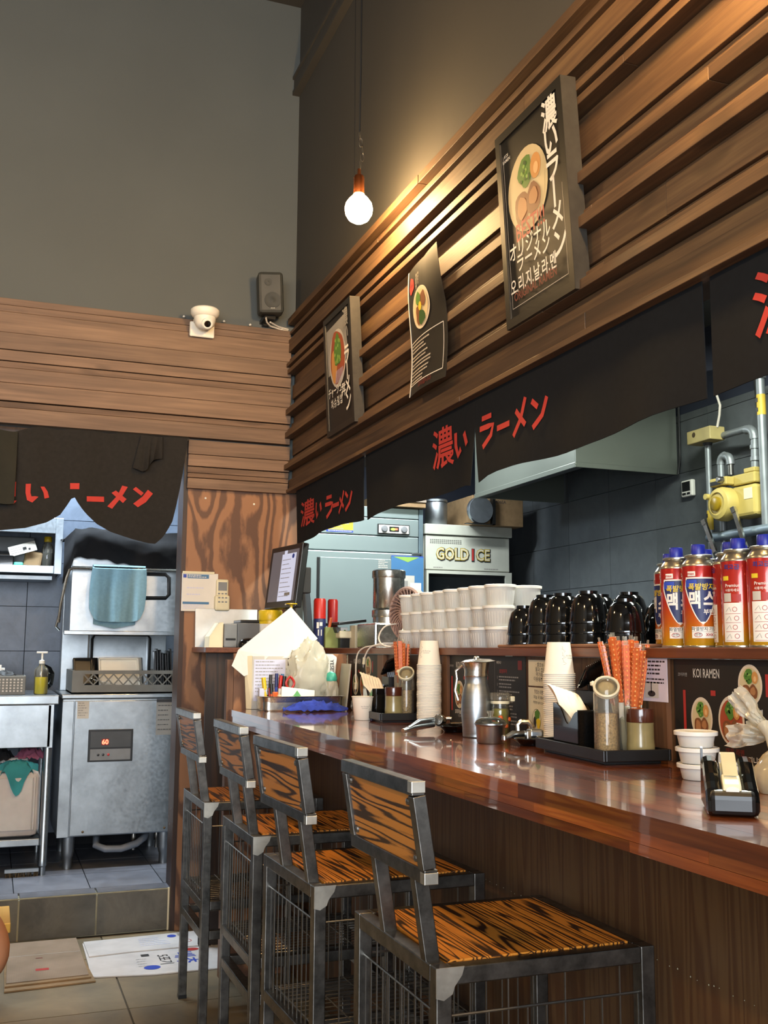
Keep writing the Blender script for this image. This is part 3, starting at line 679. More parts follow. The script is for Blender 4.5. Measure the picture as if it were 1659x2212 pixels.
DT = {'i': [[(.093, 1.818), (.113, 1.820), (.113, 1.782), (.118, 1.768), (.132, 1.770), (.145, 1.768), (.122, 1.743), (.101, 1.752), (.094, 1.782)], [(.151, 1.811), (.166, 1.812), (.180, 1.792), (.187, 1.768), (.169, 1.762), (.164, 1.786)]],
      'ra': [[(.267, 1.833), (.304, 1.835), (.304, 1.810), (.268, 1.808)]], 'bar': [[(.336, 1.782), (.407, 1.786), (.408, 1.764), (.337, 1.760)]],
      'me': [[(.479, 1.837), (.502, 1.832), (.480, 1.790), (.442, 1.737), (.422, 1.746), (.462, 1.795)], [(.437, 1.804), (.454, 1.815), (.499, 1.780), (.485, 1.763)]],
      'n': [[(.523, 1.823), (.535, 1.834), (.569, 1.810), (.559, 1.798)], [(.586, 1.825), (.608, 1.810), (.580, 1.772), (.547, 1.748), (.527, 1.762), (.565, 1.795)]]}
for k, polys in DT.items():
    F = Flat(lambda u, v, h: (u, dn_y(u, v) - .0035 - h, v))
    for i, p in enumerate(polys): F.poly(p, 'noren_red', 1 + i)
    F.build('red_lettering', dn)
F = Flat(lambda u, v, h: (u, dn_y(u, v) - .0035 - h, v)); F.rect(.050, 1.765, .056, 1.825, 'noren_red'); F.poly([(.03, 1.748), (.062, 1.748), (.05, 1.733)], 'noren_red'); F.build('red_lettering', dn)
obj('header_rod', MB().tube([(-.6, 4.445, 2.058), (.752, 4.445, 2.064)], .005, 8), 'black_plastic', dn, smooth=True)
def ffn(u, v):
    x = -.30 + .352 * u; z = 1.735 + .30 * v + .006 * math.sin(u * 12); return (x, 4.412 + .006 * math.sin(u * 17 + v * 3) + .004 * math.sin(v * 9), z)
obj('folded_flap', MB().sheet(ffn, 20, 10, (0, .003, 0)), 'flap_cloth', dn, smooth=True)
def tfn(u, v):
    w_ = .09 + .035 * (1 - v); x = .592 + (u - .5) * w_ - .012 * (1 - v) + .012 * (1 - v) * math.sin(u * 6); z = 2.055 - (1 - v) * (.125 + .03 * math.sin(u * 4.2 + .6)); return (x, 4.418 - .018 * math.sin(PI * u) * (1 - v) - .01 * math.sin(u * 19) * (1 - v), z)
obj('tucked_corner', MB().sheet(tfn, 16, 8, (0, .003, 0)), 'door_noren_cloth_lit', dn, smooth=True)
# ------------------------------------------------------------------ framed posters on the fascia
def framed(name, label, y0, y1, z0, z1, xt, xb, th, printer):
    t = thing(name, label, 'poster', (xb, (y0 + y1) / 2, z0), 0, 'framed posters on the slat fascia')
    up = Vector((xt - xb, 0, z1 - z0)); H = up.length; up.normalize(); right = Vector((0, -1, 0)); W = y1 - y0
    to = plane_to((xb, y1, z0), right, up); n = right.cross(up)
    def blk(u0, u1, v0, v1, d0, d1):
        return [to(u, v, d) for d in (d0, d1) for (u, v) in ((u0, v0), (u1, v0), (u1, v1), (u0, v1))], [(0, 1, 2, 3), (4, 5, 6, 7), (0, 1, 5, 4), (1, 2, 6, 5), (2, 3, 7, 6), (3, 0, 4, 7)]
    b = .022; fr = MB()
    for a in ((0, W, 0, b), (0, W, H - b, H), (0, b, b, H - b), (W - b, W, b, H - b)): fr.add(*blk(*a, -th, 0))
    obj('frame', fr, 'frame_side', t)
    rim = MB()
    for a in ((0, W, 0, b), (0, W, H - b, H), (0, b, b, H - b), (W - b, W, b, H - b)): rim.add(*blk(*a, .0, .0012))
    obj('frame_face', rim, 'frame_black', t)
    obj('backing_sheet', MB().add(*blk(b, W - b, b, H - b, -th + .002, -.004)), 'menu_black', t)
    F = Flat(plane_to(to(0, 0, -.0036), right, up)); printer(F, W, H, b); F.build('print', t)
    return t
def print_a(F, W, H, b):
    F.rect(b + .008, .045, b + .0095, H - .06, 'print_pale'); F.rect(W - b - .0095, .045, W - b - .008, H * .52, 'print_pale'); F.rect(b + .008, .045, W - b - .008, .0465, 'print_pale')
    F.text('KOI\nRAMEN', b + .025, H * .86, .012, 'print_white', 2, .01)
    cu, cv, ru, rv = W * .43, H * .625, W * .30, H * .205
    ramen_print(F, cu, cv, ru, rv, 'pork', 1, 'print_soup')
    F.text('BEST!!!', W * .45, H * .435, .062, 'print_red', 9, .012, sx=.80, rot=.0)
    F.text('オリジナル', W * .42, H * .355, .050, 'print_white', 9, .012, sx=.82); F.text('ラーメン', W * .46, H * .285, .050, 'print_white', 9, .012, sx=.84)
    F.text('오.리.지.날.라.멘', W * .44, H * .185, .044, 'print_white', 9, .014, sx=.78); F.text('ORIGINAL RAMEN', W * .46, H * .135, .030, 'print_dark_red', 9, .016, sx=.85)
    for k, ch in enumerate('濃いラー'): 
        F.text(ch if ch != 'ー' else '丨', W * .815, H * (.865 - .125 * k), .082, 'print_white', 10, .022, sx=.86)
    F.text('メ', W * .835, H * .375, .070, 'print_white', 10, .022, sx=.86); F.text('ン', W * .845, H * .245, .076, 'print_white', 10, .022, sx=.86)
def print_b(F, W, H, b):
    F.poly([(b + .01, H * .50), (b + .004, H - b - .03), (W - b - .05, H - b - .02), (W - b - .03, H * .55)], 'print_grey', 1)
    F.ell(W * .46, H * .60, W * .30, H * .24, 'print_pale', 2); F.ell(W * .46, H * .61, W * .26, H * .215, 'print_rice', 3, 26, .05, 2)
    F.ell(W * .34, H * .55, W * .10, H * .14, 'print_egg', 4, 14, .05, 1); F.ell(W * .48, H * .66, W * .13, H * .13, 'print_green', 5, 16, .1, 3)
    r = random.Random(4)
    for k in range(16): F.ell(W * (.48 + .11 * r.uniform(-1, 1)), H * (.66 + .11 * r.uniform(-1, 1)), W * .026, H * .016, 'print_green_light', 6, 6)
    for k in range(9): F.stroke([(W * (.42 + .03 * k), H * .50), (W * (.38 + .03 * k), H * .40)], .003, 'print_lav', 7)
    F.text('チャーシュー', W * .40, H * .345, .045, 'print_white', 8, .012, sx=.72); F.text('丼', W * .66, H * .30, .055, 'print_white', 8, .012); F.text('차.슈.덮.밥', W * .40, H * .245, .040, 'print_white', 8, .012, sx=.8)
    for k, ch in enumerate('濃い'): F.text(ch, W * .80, H * (.86 - .13 * k), .075, 'print_grey', 9, .015, sx=.86)
    for k, ch in enumerate('ラ丨メン'): F.text(ch, W * .81, H * (.56 - .125 * k), .080, 'print_white', 9, .022, sx=.86)
framed('framed_poster', 'large black framed ramen poster with bowl of sliced pork and white brush characters', 1.932, 2.262, 1.955, 2.460, 1.148, 1.178, .040, print_a)
framed('framed_poster', 'smaller black framed poster of a scallion rice bowl near the wall corner', 3.437, 3.763, 1.965, 2.430, 1.150, 1.174, .038, print_b)
# paper poster curling off the slats
pp = thing('paper_poster', 'dark paper poster with ramen bowl and small print, curling between the framed posters', 'poster', (1.17, 2.8, 1.94))
PW, PH = .272, .405
def pto(u, v, h=0):
    y = 2.932 - u; z = 1.936 + v
    x = 1.183 - .012 * math.sin(PI * min(1, u / PW)) - .028 * max(0, (u / PW - .55)) * max(0, v / PH - .55) * 4 + .006 * math.sin(v * 14)
    return Vector((x - h, y - .004 * math.sin(v * 9), z))
obj('sheet', MB().sheet(lambda u, v: pto(u * PW, v * PH), 16, 16, (.0012, 0, 0)), 'menu_black', pp, smooth=True)
obj('white_edge', MB().sheet(lambda u, v: pto(-.004 + u * .008, v * PH, .0012), 1, 16, (.001, 0, 0)), 'paper_white', pp, smooth=True)
F = Flat(lambda u, v, h: pto(u, v, h + .0010))
F.ell(.045, .345, .024, .026, 'print_red', 1, 20, .1, 2); F.text('신메뉴', .045, .345, .014, 'print_dark_red', 2, .02)
F.text('매\n콤\n라\n멘', .092, .345, .013, 'print_pale', 2, .01, line=.95); F.text('차\n슈\n추\n가', .108, .350, .011, 'print_pale', 2, .01, line=.95)
F.ell(.118, .255, .070, .066, 'print_cream', 1, 32); F.ell(.118, .255, .058, .056, 'print_soup', 2, 28)
F.ell(.10, .235, .022, .03, 'print_pork', 3, 14, .1, 1); F.ell(.125, .222, .026, .022, 'print_green_dark', 4, 14, .1, 2); F.ell(.14, .275, .022, .024, 'print_pork', 3, 14, .1, 4); F.ell(.105, .285, .02, .02, 'print_green', 4, 12, .1, 3); F.ell(.118, .258, .013, .014, 'print_yellow', 5, 14)
for (a, b_) in (((.012, .030), (.255, .030)), ((.255, .030), (.255, .170)), ((.255, .170), (.012, .165)), ((.012, .165), (.012, .030))): F.stroke([a, b_], .0025, 'print_white', 2)
for k, (n_, v0) in enumerate(((3, .155), (2, .118), (2, .094), (2, .070), (2, .048))): F.lines(.018, v0, .18 + .06 * (k % 2), n_, .0105, 'print_pale', 2, .0045, k)
F.text('감사합니다', .14, .018, .018, 'print_dark_red', 2, .01, sx=1.2)
F.build('print', pp)
# ------------------------------------------------------------------ pendant bulbs
def pendant(label, x, y, z):
    t = thing('pendant_lamp', label, 'lamp', (x, y, z), 0, 'bare bulb pendants')
    obj('bulb', MB().lathe([(0, -.046), (.016, -.043), (.032, -.033), (.043, -.015), (.046, .004), (.042, .022), (.031, .038), (.020, .048), (.016, .058)], 24, (x, y, z)), 'bulb_glow', t, smooth=True)
    obj('socket', MB().lathe([(.017, .052), (.018, .056), (.018, .112), (.015, .118), (.006, .121), (.005, .142), (0, .143)], 16, (x, y, z)), 'copper', t, smooth=True)
    ch = MB()
    for k, (dx, dz) in enumerate(((.004, .16), (.010, .185), (.012, .21), (.005, .235), (.001, .26))):
        for a in range(8):
            p0, p1 = 2 * PI * a / 8, 2 * PI * (a + 1) / 8; ax = (1, 0) if k % 2 else (0, 1)
            ch.tube([(x + dx + .006 * math.cos(q) * ax[0], y + .006 * math.cos(q) * ax[1], z + dz + .016 * math.sin(q)) for q in (p0, p1)], .0015, 4, False)
    obj('chain', ch, 'wire_steel', t)
    obj('cord', MB().tube([(x + .001, y, z + .27), (x + .003, y, z + .5), (x + .004, y + .002, z + .8), (x + .001, y, z + 1.2), (x, y, ZC - .02)], .0028, 6).tube([(x - .016, y, z + .12), (x - .018, y, z + .7), (x - .014, y, ZC - .02)], .0013, 5), 'cable_black', t, smooth=True)
    obj('ceiling_rose', MB().lathe([(.05, -.025), (.05, -.006), (.045, 0)], 20, (x, y, ZC - .001)), 'black_plastic', t, smooth=True)
pendant('glowing globe bulb pendant on a long cord in front of the slat fascia', 1.05, 3.056, 2.583)
pendant('globe bulb pendant over the near end of the counter, above the picture', 1.0, 1.25, 2.513)
pendant('globe bulb pendant over the counter behind the camera', 1.0, -.45, 2.513)
pendant('globe bulb pendant over the dining floor left of the camera view, near row', -.75, .95, 2.5)
pendant('globe bulb pendant over the dining floor left of the camera view, far row', -.75, 2.9, 2.5)
# ------------------------------------------------------------------ kitchen behind the ledge
# upright refrigerator
fr = thing('refrigerator', 'tall blue-grey steel upright refrigerator with control panel and dials', 'refrigerator', (1.88, 5.76, ZK))
fx0, fx1, fy0, fy1 = 1.495, 2.262, 5.40, 6.12
obj('cabinet', MB().box(fx0, fx1, fy0 + .03, fy1, ZK + .12, 1.955), 'fridge_steel', fr, bevel=.004)
for x in (fx0 + .06, fx1 - .06):
    for y in (fy0 + .1, fy1 - .08): obj('foot', MB().lathe([(.022, 0), (.022, .10), (.03, .122)], 12, (x, y, ZK)), 'stainless', fr, smooth=True)
obj('top_panel', MB().box(fx0 + .002, fx1 - .028, fy0, fy0 + .03, 1.893, 1.952), 'fridge_steel', fr, bevel=.003)
obj('control_panel', MB().box(fx0 + .002, fx1 - .028, fy0, fy0 + .03, 1.792, 1.889), 'fridge_steel', fr, bevel=.003)
obj('lower_panel', MB().box(fx0 + .002, fx1 - .028, fy0 + .004, fy0 + .03, 1.700, 1.788), 'fridge_steel', fr, bevel=.003)
obj('corner_trim', MB().box(fx1 - .026, fx1, fy0 - .002, fy0 + .03, ZK + .14, 1.953), 'fridge_side', fr, bevel=.003)
dr = obj('door', MB().box(fx0 + .004, fx1 - .028, fy0 - .012, fy0 + .03, ZK + .15, 1.694), 'fridge_steel', fr, bevel=.006)
obj('door_recess', MB().box(fx0 + .135, fx0 + .150, fy0 - .0155, fy0 - .011, ZK + .20, 1.655), 'black_plastic', dr); obj('door_face', MB().box(fx0 + .152, fx1 - .04, fy0 - .017, fy0 - .012, ZK + .18, 1.657), 'fridge_steel', dr, bevel=.002)
obj('hinge', MB().box(fx1 - .075, fx1 - .012, fy0 - .02, fy0 + .01, 1.690, 1.699), 'stainless', fr)
cp = obj('control_box', MB().box(1.985, 2.175, fy0 - .008, fy0, 1.800, 1.856), 'black_plastic', fr); obj('control_face', MB().box(1.990, 2.170, fy0 - .0105, fy0 - .008, 1.806, 1.851), 'white_plastic', cp)
for x in (2.022, 2.140): obj('dial', MB().lathe([(.019, 0), (.019, .008), (.015, .012), (0, .013)], 16, (x, fy0 - .0105, 1.829), rot=Matrix.Rotation(PI / 2, 3, 'X')), 'grey_plastic', cp, smooth=True)
dsp = obj('display', MB().box(2.052, 2.110, fy0 - .0125, fy0 - .0105, 1.815, 1.843), 'black_plastic', cp)
F = Flat(plane_to((2.081, fy0 - .0126, 1.829), (1, 0, 0), (0, 0, 1))); F.ell(-.006, -.001, .016, .007, 'led_green', 1); F.rect(.004, -.005, .02, .005, 'led_red', 2); F.build('display_light', dsp)
F = Flat(plane_to((1.765, fy0 - .001, 1.800), (1, 0, 0), (0, 0, 1))); F.rect(-.08, 0, .075, .012, 'print_royal'); F.rect(-.08, .012, .075, .075, 'print_yellow'); F.lines(-.07, .062, .07, 4, .014, 'print_grey', 2, .006, 9); F.lines(-.07, .006, .07, 1, .01, 'print_lav', 2, .004, 2); F.build('sticker', fr)
F = Flat(plane_to((2.062, fy0 - .0175, 1.39), (1, 0, 0), (0, 0, 1))); F.rect(0, 0, .195, .285, 'print_sky'); F.poly([(.01, .285), (.17, .285), (.10, .255)], 'print_green_light', 2); F.rect(.0, .285, .195, .29, 'print_royal'); F.rect(.06, .06, .14, .18, 'print_pale', 2); F.rect(.07, .03, .10, .15, 'print_grey', 3); F.rect(.115, .05, .18, .14, 'print_white', 3); F.build('sticker', fr)
F = Flat(plane_to((1.985, fy0 - .0175, 1.60), (1, 0, 0), (0, 0, 1))); F.lines(0, .05, .06, 5, .010, 'print_pale', 1, .005, 4); F.build('sticker', fr)
# ice cabinet
ic = thing('ice_cabinet', 'off-white upright ice cabinet with glass door and raised GOLD ICE lettering', 'ice cabinet', (2.55, 5.76, ZK))
ix0, ix1, iy = 2.275, 2.822, 5.40
obj('cabinet', MB().box(ix0, ix1, iy + .03, 6.1, ZK + .02, 1.81), 'ice_white', ic, bevel=.004); obj('top_cap', MB().box(ix0 - .003, ix1 + .003, iy - .01, 6.1, 1.812, 1.872), 'ice_white', ic, bevel=.004)
obj('sign_panel', MB().box(ix0 + .004, ix1 - .012, iy, iy + .03, 1.612, 1.808), 'ice_white', ic, bevel=.003)
F = Flat(plane_to((ix0, iy - .0004, 1.612), (1, 0, 0), (0, 0, 1)))
for rw in range(3):
    for k in range(16): F.rect(.03 + .0125 * k, .150 + .009 * rw, .038 + .0125 * k, .154 + .009 * rw, 'print_ink')
F.lines(.05, .012, .14, 1, .01, 'print_grey', 1, .006, 3); F.lines(.37, .012, .48, 1, .01, 'print_grey', 1, .006, 5); F.build('vent_print', ic)
def raised(parent, body, x, y, z, size, mat, depth, dy, bold, name):
    vs, fs = text_mb(body, bold, 'CENTER'); mb = MB(); n = len(vs)
    mb.add([(x + a * size * .80, y - dy, z + b * size) for a, b, c in vs], fs)
    return obj(name, mb, mat, parent)
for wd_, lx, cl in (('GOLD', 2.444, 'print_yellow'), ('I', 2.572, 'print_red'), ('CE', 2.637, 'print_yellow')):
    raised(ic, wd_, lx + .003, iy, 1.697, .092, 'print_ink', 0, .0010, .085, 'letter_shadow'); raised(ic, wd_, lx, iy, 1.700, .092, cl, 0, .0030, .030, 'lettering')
    if wd_ != 'I': raised(ic, wd_, lx, iy, 1.700, .092, 'print_pale', 0, .0040, .000, 'lettering')
gd = obj('door_frame', MB().box(ix0 + .004, ix0 + .016, iy - .012, iy + .03, ZK + .1, 1.606).box(ix1 - .045, ix1 - .004, iy - .012, iy + .03, ZK + .1, 1.606).box(ix0 + .016, ix1 - .045, iy - .012, iy + .03, 1.588, 1.606).box(ix0 + .016, ix1 - .045, iy - .012, iy + .03, ZK + .1, ZK + .14), 'ice_white', ic)
obj('door_glass', MB().box(ix0 + .016, ix1 - .045, iy, iy + .006, ZK + .14, 1.588), 'dark_glass', gd); obj('interior', MB().box(ix0 + .014, ix1 - .043, iy + .022, iy + .029, ZK + .14, 1.60), 'dark_grey_plastic', ic)
# goods on the ice cabinet and the refrigerator
bx = thing('cardboard_box', 'brown cardboard box with print on top of the ice cabinet', 'box', (2.70, 5.5, 1.8725)); obj('carton', MB().box(2.545, 2.872, 5.34, 5.70, 1.8725, 2.045), 'cardboard', bx, bevel=.003); F = Flat(plane_to((2.70, 5.3398, 2.012), (1, 0, 0), (0, 0, 1))); F.text('BOX 406EA', -.005, 0, .026, 'print_ink', 1, .005); F.build('print', bx)
rl = thing('foil_roll', 'round silver foil roll end beside the cardboard box on the ice cabinet', 'roll', (2.58, 5.30, 1.8725)); R90 = Matrix.Rotation(PI / 2, 3, 'X')
obj('roll', MB().lathe([(.075, 0), (.079, .008), (.079, .03), (.075, .037)], 28, (2.58, 5.335, 1.954), rot=R90), 'crinkled_steel', rl, smooth=True); obj('roll_holder', MB().box(2.655, 2.672, 5.300, 5.335, 1.8725, 2.035).box(2.49, 2.672, 5.300, 5.335, 1.8725, 1.876), 'black_plastic', rl)
cb = thing('carton', 'shallow brown carton with dark blue edge on top of the refrigerator', 'box', (2.3, 5.65, 1.9555)); obj('tray', MB().box(2.0, 2.262, 5.36, 5.9, 1.9555, 2.03), 'cardboard', cb, bevel=.002); obj('lid', MB().box(2.0, 2.262, 5.352, 5.36, 1.985, 2.032), 'cardboard_grey', cb)
c2 = thing('shiny_canister', 'grey metal canister lying between refrigerator top and hood', 'canister', (2.36, 5.55, 1.8725)); obj('body', MB().lathe([(.06, 0), (.065, .006), (.065, .13), (.06, .14)], 20, (2.385, 5.5, 1.8725)), 'galvanised', c2, smooth=True); obj('lid', MB().lathe([(.067, .14), (.067, .152), (.06, .156)], 20, (2.385, 5.5, 1.8725)), 'galvanised', c2, smooth=True)
# extractor hood
hd = thing('extractor_hood', 'large grey sheet-metal extractor hood over the kitchen', 'hood', (2.7, 4.55, 1.99))
hx0, hx1, hy0, hy1, hz0, hz1 = 2.435, 2.985, 4.02, 5.075, 1.985, 2.45
obj('end_face', MB().box(hx0, hx1, hy0, hy0 + .012, hz0, hz1), 'hood_steel', hd); obj('far_face', MB().box(hx0, hx1, hy1 - .012, hy1, hz0, hz1), 'hood_steel', hd)
obj('side_face', MB().box(hx0, hx0 + .012, hy0 + .013, hy1 - .013, hz0, hz1), 'hood_steel', hd); obj('top', MB().box(hx0, hx1, hy0, hy1, hz1, hz1 + .012), 'hood_steel', hd)
obj('lip', MB().box(hx0 - .006, hx0, hy0 - .006, hy1, hz0 - .004, hz0 + .02).box(hx0 - .006, hx1, hy0 - .006, hy0, hz0 - .004, hz0 + .02), 'hood_steel', hd, bevel=.002)
obj('grease_tray', MB().box(hx0 + .012, hx0 + .05, hy0 + .012, hy1 - .012, hz0, hz0 + .004).box(hx0 + .05, hx1 - .01, hy0 + .012, hy1 - .012, hz0 + .18, hz0 + .184), 'dark_grey_plastic', hd)
# gas pipes and meter in front of the tiled wall
gx = 2.9
gp = thing('gas_pipework', 'grey gas pipes with elbows rising in front of the tiled wall', 'pipe', (gx, 3.5, ZK))
def pipe(name, pts, r, mat, par, n=12): return obj(name, MB().tube(pts, r, n), mat, par, smooth=True)
def elbow(c, a, b, r, n=6):
    c, a, b = Vector(c), Vector(a), Vector(b); return [c + a * (1 - t) ** 2 + b * t ** 2 for t in [i / n for i in range(n + 1)]]
pipe('riser', [(gx, 3.686, ZK), (gx, 3.686, 1.60), (gx, 3.685, 2.055)], .0135, 'pipe_grey', gp)
pipe('riser', [(gx, 3.60, ZK), (gx, 3.603, 1.6), (gx, 3.603, 1.955)], .0155, 'pipe_grey', gp); pipe('elbow', elbow((gx, 3.603, 1.99), (0, 0, -.035), (0, -.03, 0), .016), .018, 'pipe_grey', gp); pipe('elbow', elbow((gx, 3.54, 1.985), (0, .03, 0), (0, 0, -.04), .016), .018, 'pipe_grey', gp); pipe('nipple', [(gx, 3.54, 1.95), (gx, 3.54, 1.90)], .012, 'wire_steel', gp)
pipe('cross_pipe', [(gx + .02, 3.60, 2.085), (gx, 3.43, 2.078)], .0155, 'pipe_grey', gp); pipe('elbow', elbow((gx, 3.385, 2.075), (0, .05, 0), (0, 0, -.05), .02), .0195, 'pipe_grey', gp); pipe('drop', [(gx, 3.385, 2.03), (gx, 3.39, 1.90)], .0165, 'pipe_grey', gp)
for z in (2.03, 1.985, 1.935): obj('collar', MB().lathe([(.0205, 0), (.0205, .016)], 14, (gx, 3.387, z)), 'pipe_grey', gp, smooth=True)
pipe('main_riser', [(gx - .02, 3.315, ZK), (gx - .02, 3.315, 2.28)], .018, 'pipe_grey', gp); obj('collar', MB().lathe([(.024, 0), (.024, .03)], 14, (gx - .02, 3.315, 2.262)), 'pipe_grey', gp, smooth=True)
for y, z, r in ((3.315, 2.11, .0185), (3.686, 1.68, .0142)):
    obj('warning_band', MB().lathe([(r, 0), (r, .085)], 14, (gx - (.02 if y < 3.4 else 0), y, z)), 'warn_yellow', gp, smooth=True)
    obj('warning_mark', MB().cbox((gx - r - (.0205 if y < 3.4 else .0005), y + .004, z + .062), (.001, .012, .016)).cbox((gx - r - (.0205 if y < 3.4 else .0005), y + .004, z + .022), (.001, .012, .016)), 'print_ink', gp, kind='stuff')
pipe('cross_pipe', [(gx - .03, 3.66, 1.642), (gx - .03, 3.05, 1.642)], .0205, 'pipe_blue_grey', gp)
jb = thing('junction_box', 'beige dented junction box on the pipe below the white cable', 'box', (gx, 3.69, 2.05)); obj('body', MB().box(gx - .05, gx + .03, 3.605, 3.765, 2.066, 2.125), 'beige_box', jb, bevel=.004); obj('spout', MB().lathe([(.018, 0), (.022, .012)], 14, (gx, 3.686, 2.054)), 'dark_grey_plastic', jb, smooth=True)
obj('hole_mark', MB().lathe([(.0, -.0012), (.012, 0)], 10, (gx - .0505, 3.715, 2.103), rot=Matrix.Rotation(PI / 2, 3, 'Y')), 'rusty_steel', jb)
base_obj('white_cable', MB().tube([(gx - .01, 3.605, 2.12), (gx - .012, 3.585, 2.17), (gx - .015, 3.575, 2.21), (gx - .02, 3.590, 2.262), (gx - .02, 3.59, 2.60)], .0055, 8), 'cable_white', (gx - .01, 3.605, 2.12), smooth=True, label='thin white cable rising from the beige junction box', cat='cable')
base_obj('black_cable', MB().tube([(2.985, 3.99, 2.62), (2.975, 3.985, 2.2), (2.97, 3.98, 2.05), (2.965, 3.99, 1.98)], .006, 8), 'cable_black', (2.975, 3.98, 2.0), smooth=True, label='black cable hanging beside the end of the hood', cat='cable')
base_obj('black_conduit', MB().tube([(2.94, 3.43, 2.62), (2.94, 3.40, 2.2), (2.95, 3.36, 1.6), (2.95, 3.36, 1.1)], .012, 8), 'cable_black', (2.95, 3.36, 1.1), smooth=True, label='black conduit running down behind the gas meter', cat='conduit')
gm = thing('gas_meter', 'yellow gas meter with round gold dial on the kitchen pipes', 'gas meter', (gx, 3.45, 1.70))
obj('housing', MB().box(gx - .045, gx + .05, 3.345, 3.495, 1.705, 1.835), 'gas_yellow', gm, bevel=.014); obj('top_block', MB().box(gx - .04, gx + .05, 3.35, 3.50, 1.84, 1.885), 'gas_yellow', gm, bevel=.006); obj('inlet', MB().box(gx - .035, gx + .035, 3.355, 3.42, 1.886, 1.905), 'gas_yellow', gm, bevel=.004)
RY = Matrix.Rotation(-PI / 2, 3, 'Y')
obj('drum', MB().lathe([(.072, 0), (.072, .035), (.064, .05), (.048, .056), (.046, .05), (.0, .05)], 28, (gx - .045, 3.515, 1.768), rot=RY), 'gas_yellow', gm, smooth=True); obj('dial', MB().lathe([(.030, 0), (.030, .012), (.024, .016), (0, .017)], 22, (gx - .094, 3.52, 1.768), rot=RY), 'gas_gold', gm, smooth=True)
obj('counter_box', MB().box(gx - .085, gx - .04, 3.47, 3.575, 1.845, 1.88), 'gas_yellow', gm, bevel=.005); obj('counter_window', MB().box(gx - .087, gx - .084, 3.505, 3.57, 1.850, 1.866), 'black_plastic', gm); obj('counter_cap', MB().lathe([(.014, 0), (.014, .02), (.010, .026)], 14, (gx - .085, 3.492, 1.866), rot=RY), 'wire_steel', gm, smooth=True)
obj('label_plate', MB().box(gx - .0465, gx - .044, 3.36, 3.41, 1.775, 1.82), 'paper_cream', gm); obj('lug', MB().lathe([(.013, 0), (.013, .02)], 12, (gx - .09, 3.575, 1.805), rot=RY), 'gas_yellow', gm, smooth=True)
for y, z0, z1, nm, lb in ((3.565, 1.70, 1.60, 'steel_tool', 'chrome clip lever left of the gas meter, below it'), (3.375, 1.73, 1.60, 'steel_tool', 'chrome clip lever right of the gas meter, with ring')):
    base_obj(nm, MB().bar((gx - .09, y + .045, z0), (gx - .08, y - .005, z1 - .03), .012, .018).bar((gx - .092, y + .05, z0 + .012), (gx - .090, y + .042, z0 - .01), .016, .02), 'polished_steel', (gx - .09, y, z1 - .03), label=lb, cat='tool')
tm = thing('wall_timer', 'small white digital timer stuck on the dark tiled wall below the hood', 'timer', (2.985, 3.94, 1.90)); obj('case', MB().box(2.975, 2.998, 3.905, 3.985, 1.868, 1.945), 'white_plastic', tm, bevel=.006); obj('display', MB().box(2.9735, 2.976, 3.918, 3.975, 1.893, 1.937), 'black_plastic', tm)
for y in (3.969, 3.955, 3.930): obj('button', MB().box(2.9733, 2.976, y - (.006 if y > 3.94 else .011), y + (.006 if y > 3.94 else .011), 1.876, 1.886), 'black_plastic', tm)
hk = thing('suction_hook', 'pale green suction hook on the tiled wall behind the gas canisters', 'hook', (2.985, 4.03, 1.55)); obj('cup', MB().lathe([(.035, 0), (.030, .006), (.012, .014), (0, .016)], 16, (2.998, 4.105, 1.575), rot=RY), 'milky_plastic', hk, smooth=True); obj('hook', MB().tube([(2.98, 4.105, 1.57), (2.97, 4.11, 1.54), (2.965, 4.115, 1.52), (2.96, 4.12, 1.51), (2.955, 4.115, 1.515)], .005, 8), 'milky_plastic', hk, smooth=True)
# ------------------------------------------------------------------ dish room
dw = thing('dishwasher', 'stainless steel hood-type dishwasher with raised hood and red digital display', 'dishwasher', (.58, 5.28, ZK))
wx0, wx1, wy0, wy1 = .312, .852, 4.985, 5.54
obj('body', MB().box(wx0, wx1, wy0 + .012, wy1, .31, .925), 'stainless', dw, bevel=.004); obj('front_door', MB().box(wx0 + .055, wx1 - .004, wy0, wy0 + .012, .315, .915), 'stainless', dw, bevel=.003); obj('side_strip', MB().box(wx0, wx0 + .052, wy0 + .002, wy0 + .012, .31, .915), 'stainless', dw, bevel=.002)
obj('top_rim', MB().box(wx0 - .005, wx1, wy0 - .006, wy1, .925, .945), 'stainless', dw, bevel=.004)
for x in (wx0 + .055, wx1 - .055):
    for y in (wy0 + .05, wy1 - .06): obj('leg', MB().lathe([(.021, 0), (.021, .045), (.024, .05), (.028, .075), (.029, .145)], 14, (x, y, ZK)), 'galvanised', dw, smooth=True)
ctl = obj('control_panel', MB().box(.432, .632, wy0 - .008, wy0, .640, .785), 'black_plastic', dw, bevel=.002); obj('display_strip', MB().box(.442, .622, wy0 - .0095, wy0 - .008, .705, .775), 'dark_grey_plastic', ctl); obj('button_strip', MB().box(.442, .622, wy0 - .0095, wy0 - .008, .648, .697), 'grey_plastic', ctl)
for k, x in enumerate((.478, .500, .523)): obj('button', MB().lathe([(.006, 0), (.005, .003), (0, .004)], 10, (x, wy0 - .0095, .672), rot=R90), 'red_plastic' if k == 2 else 'black_plastic', ctl, smooth=True)
F = Flat(plane_to((.508, wy0 - .0098, .728), (1, 0, 0), (0, 0, 1))); F.rect(-.018, -.014, .016, .016, 'print_dark_red', 1); F.text('60', -.001, 0, .030, 'led_red', 2, .03); F.build('display_digits', ctl)
F = Flat(plane_to((.378, wy0 - .0005, .835), (1, 0, 0), (0, 0, 1))); F.rect(0, 0, .052, .078, 'print_pale'); F.lines(.004, .070, .048, 6, .011, 'print_grey', 2, .004, 1); F.build('rating_label', dw)
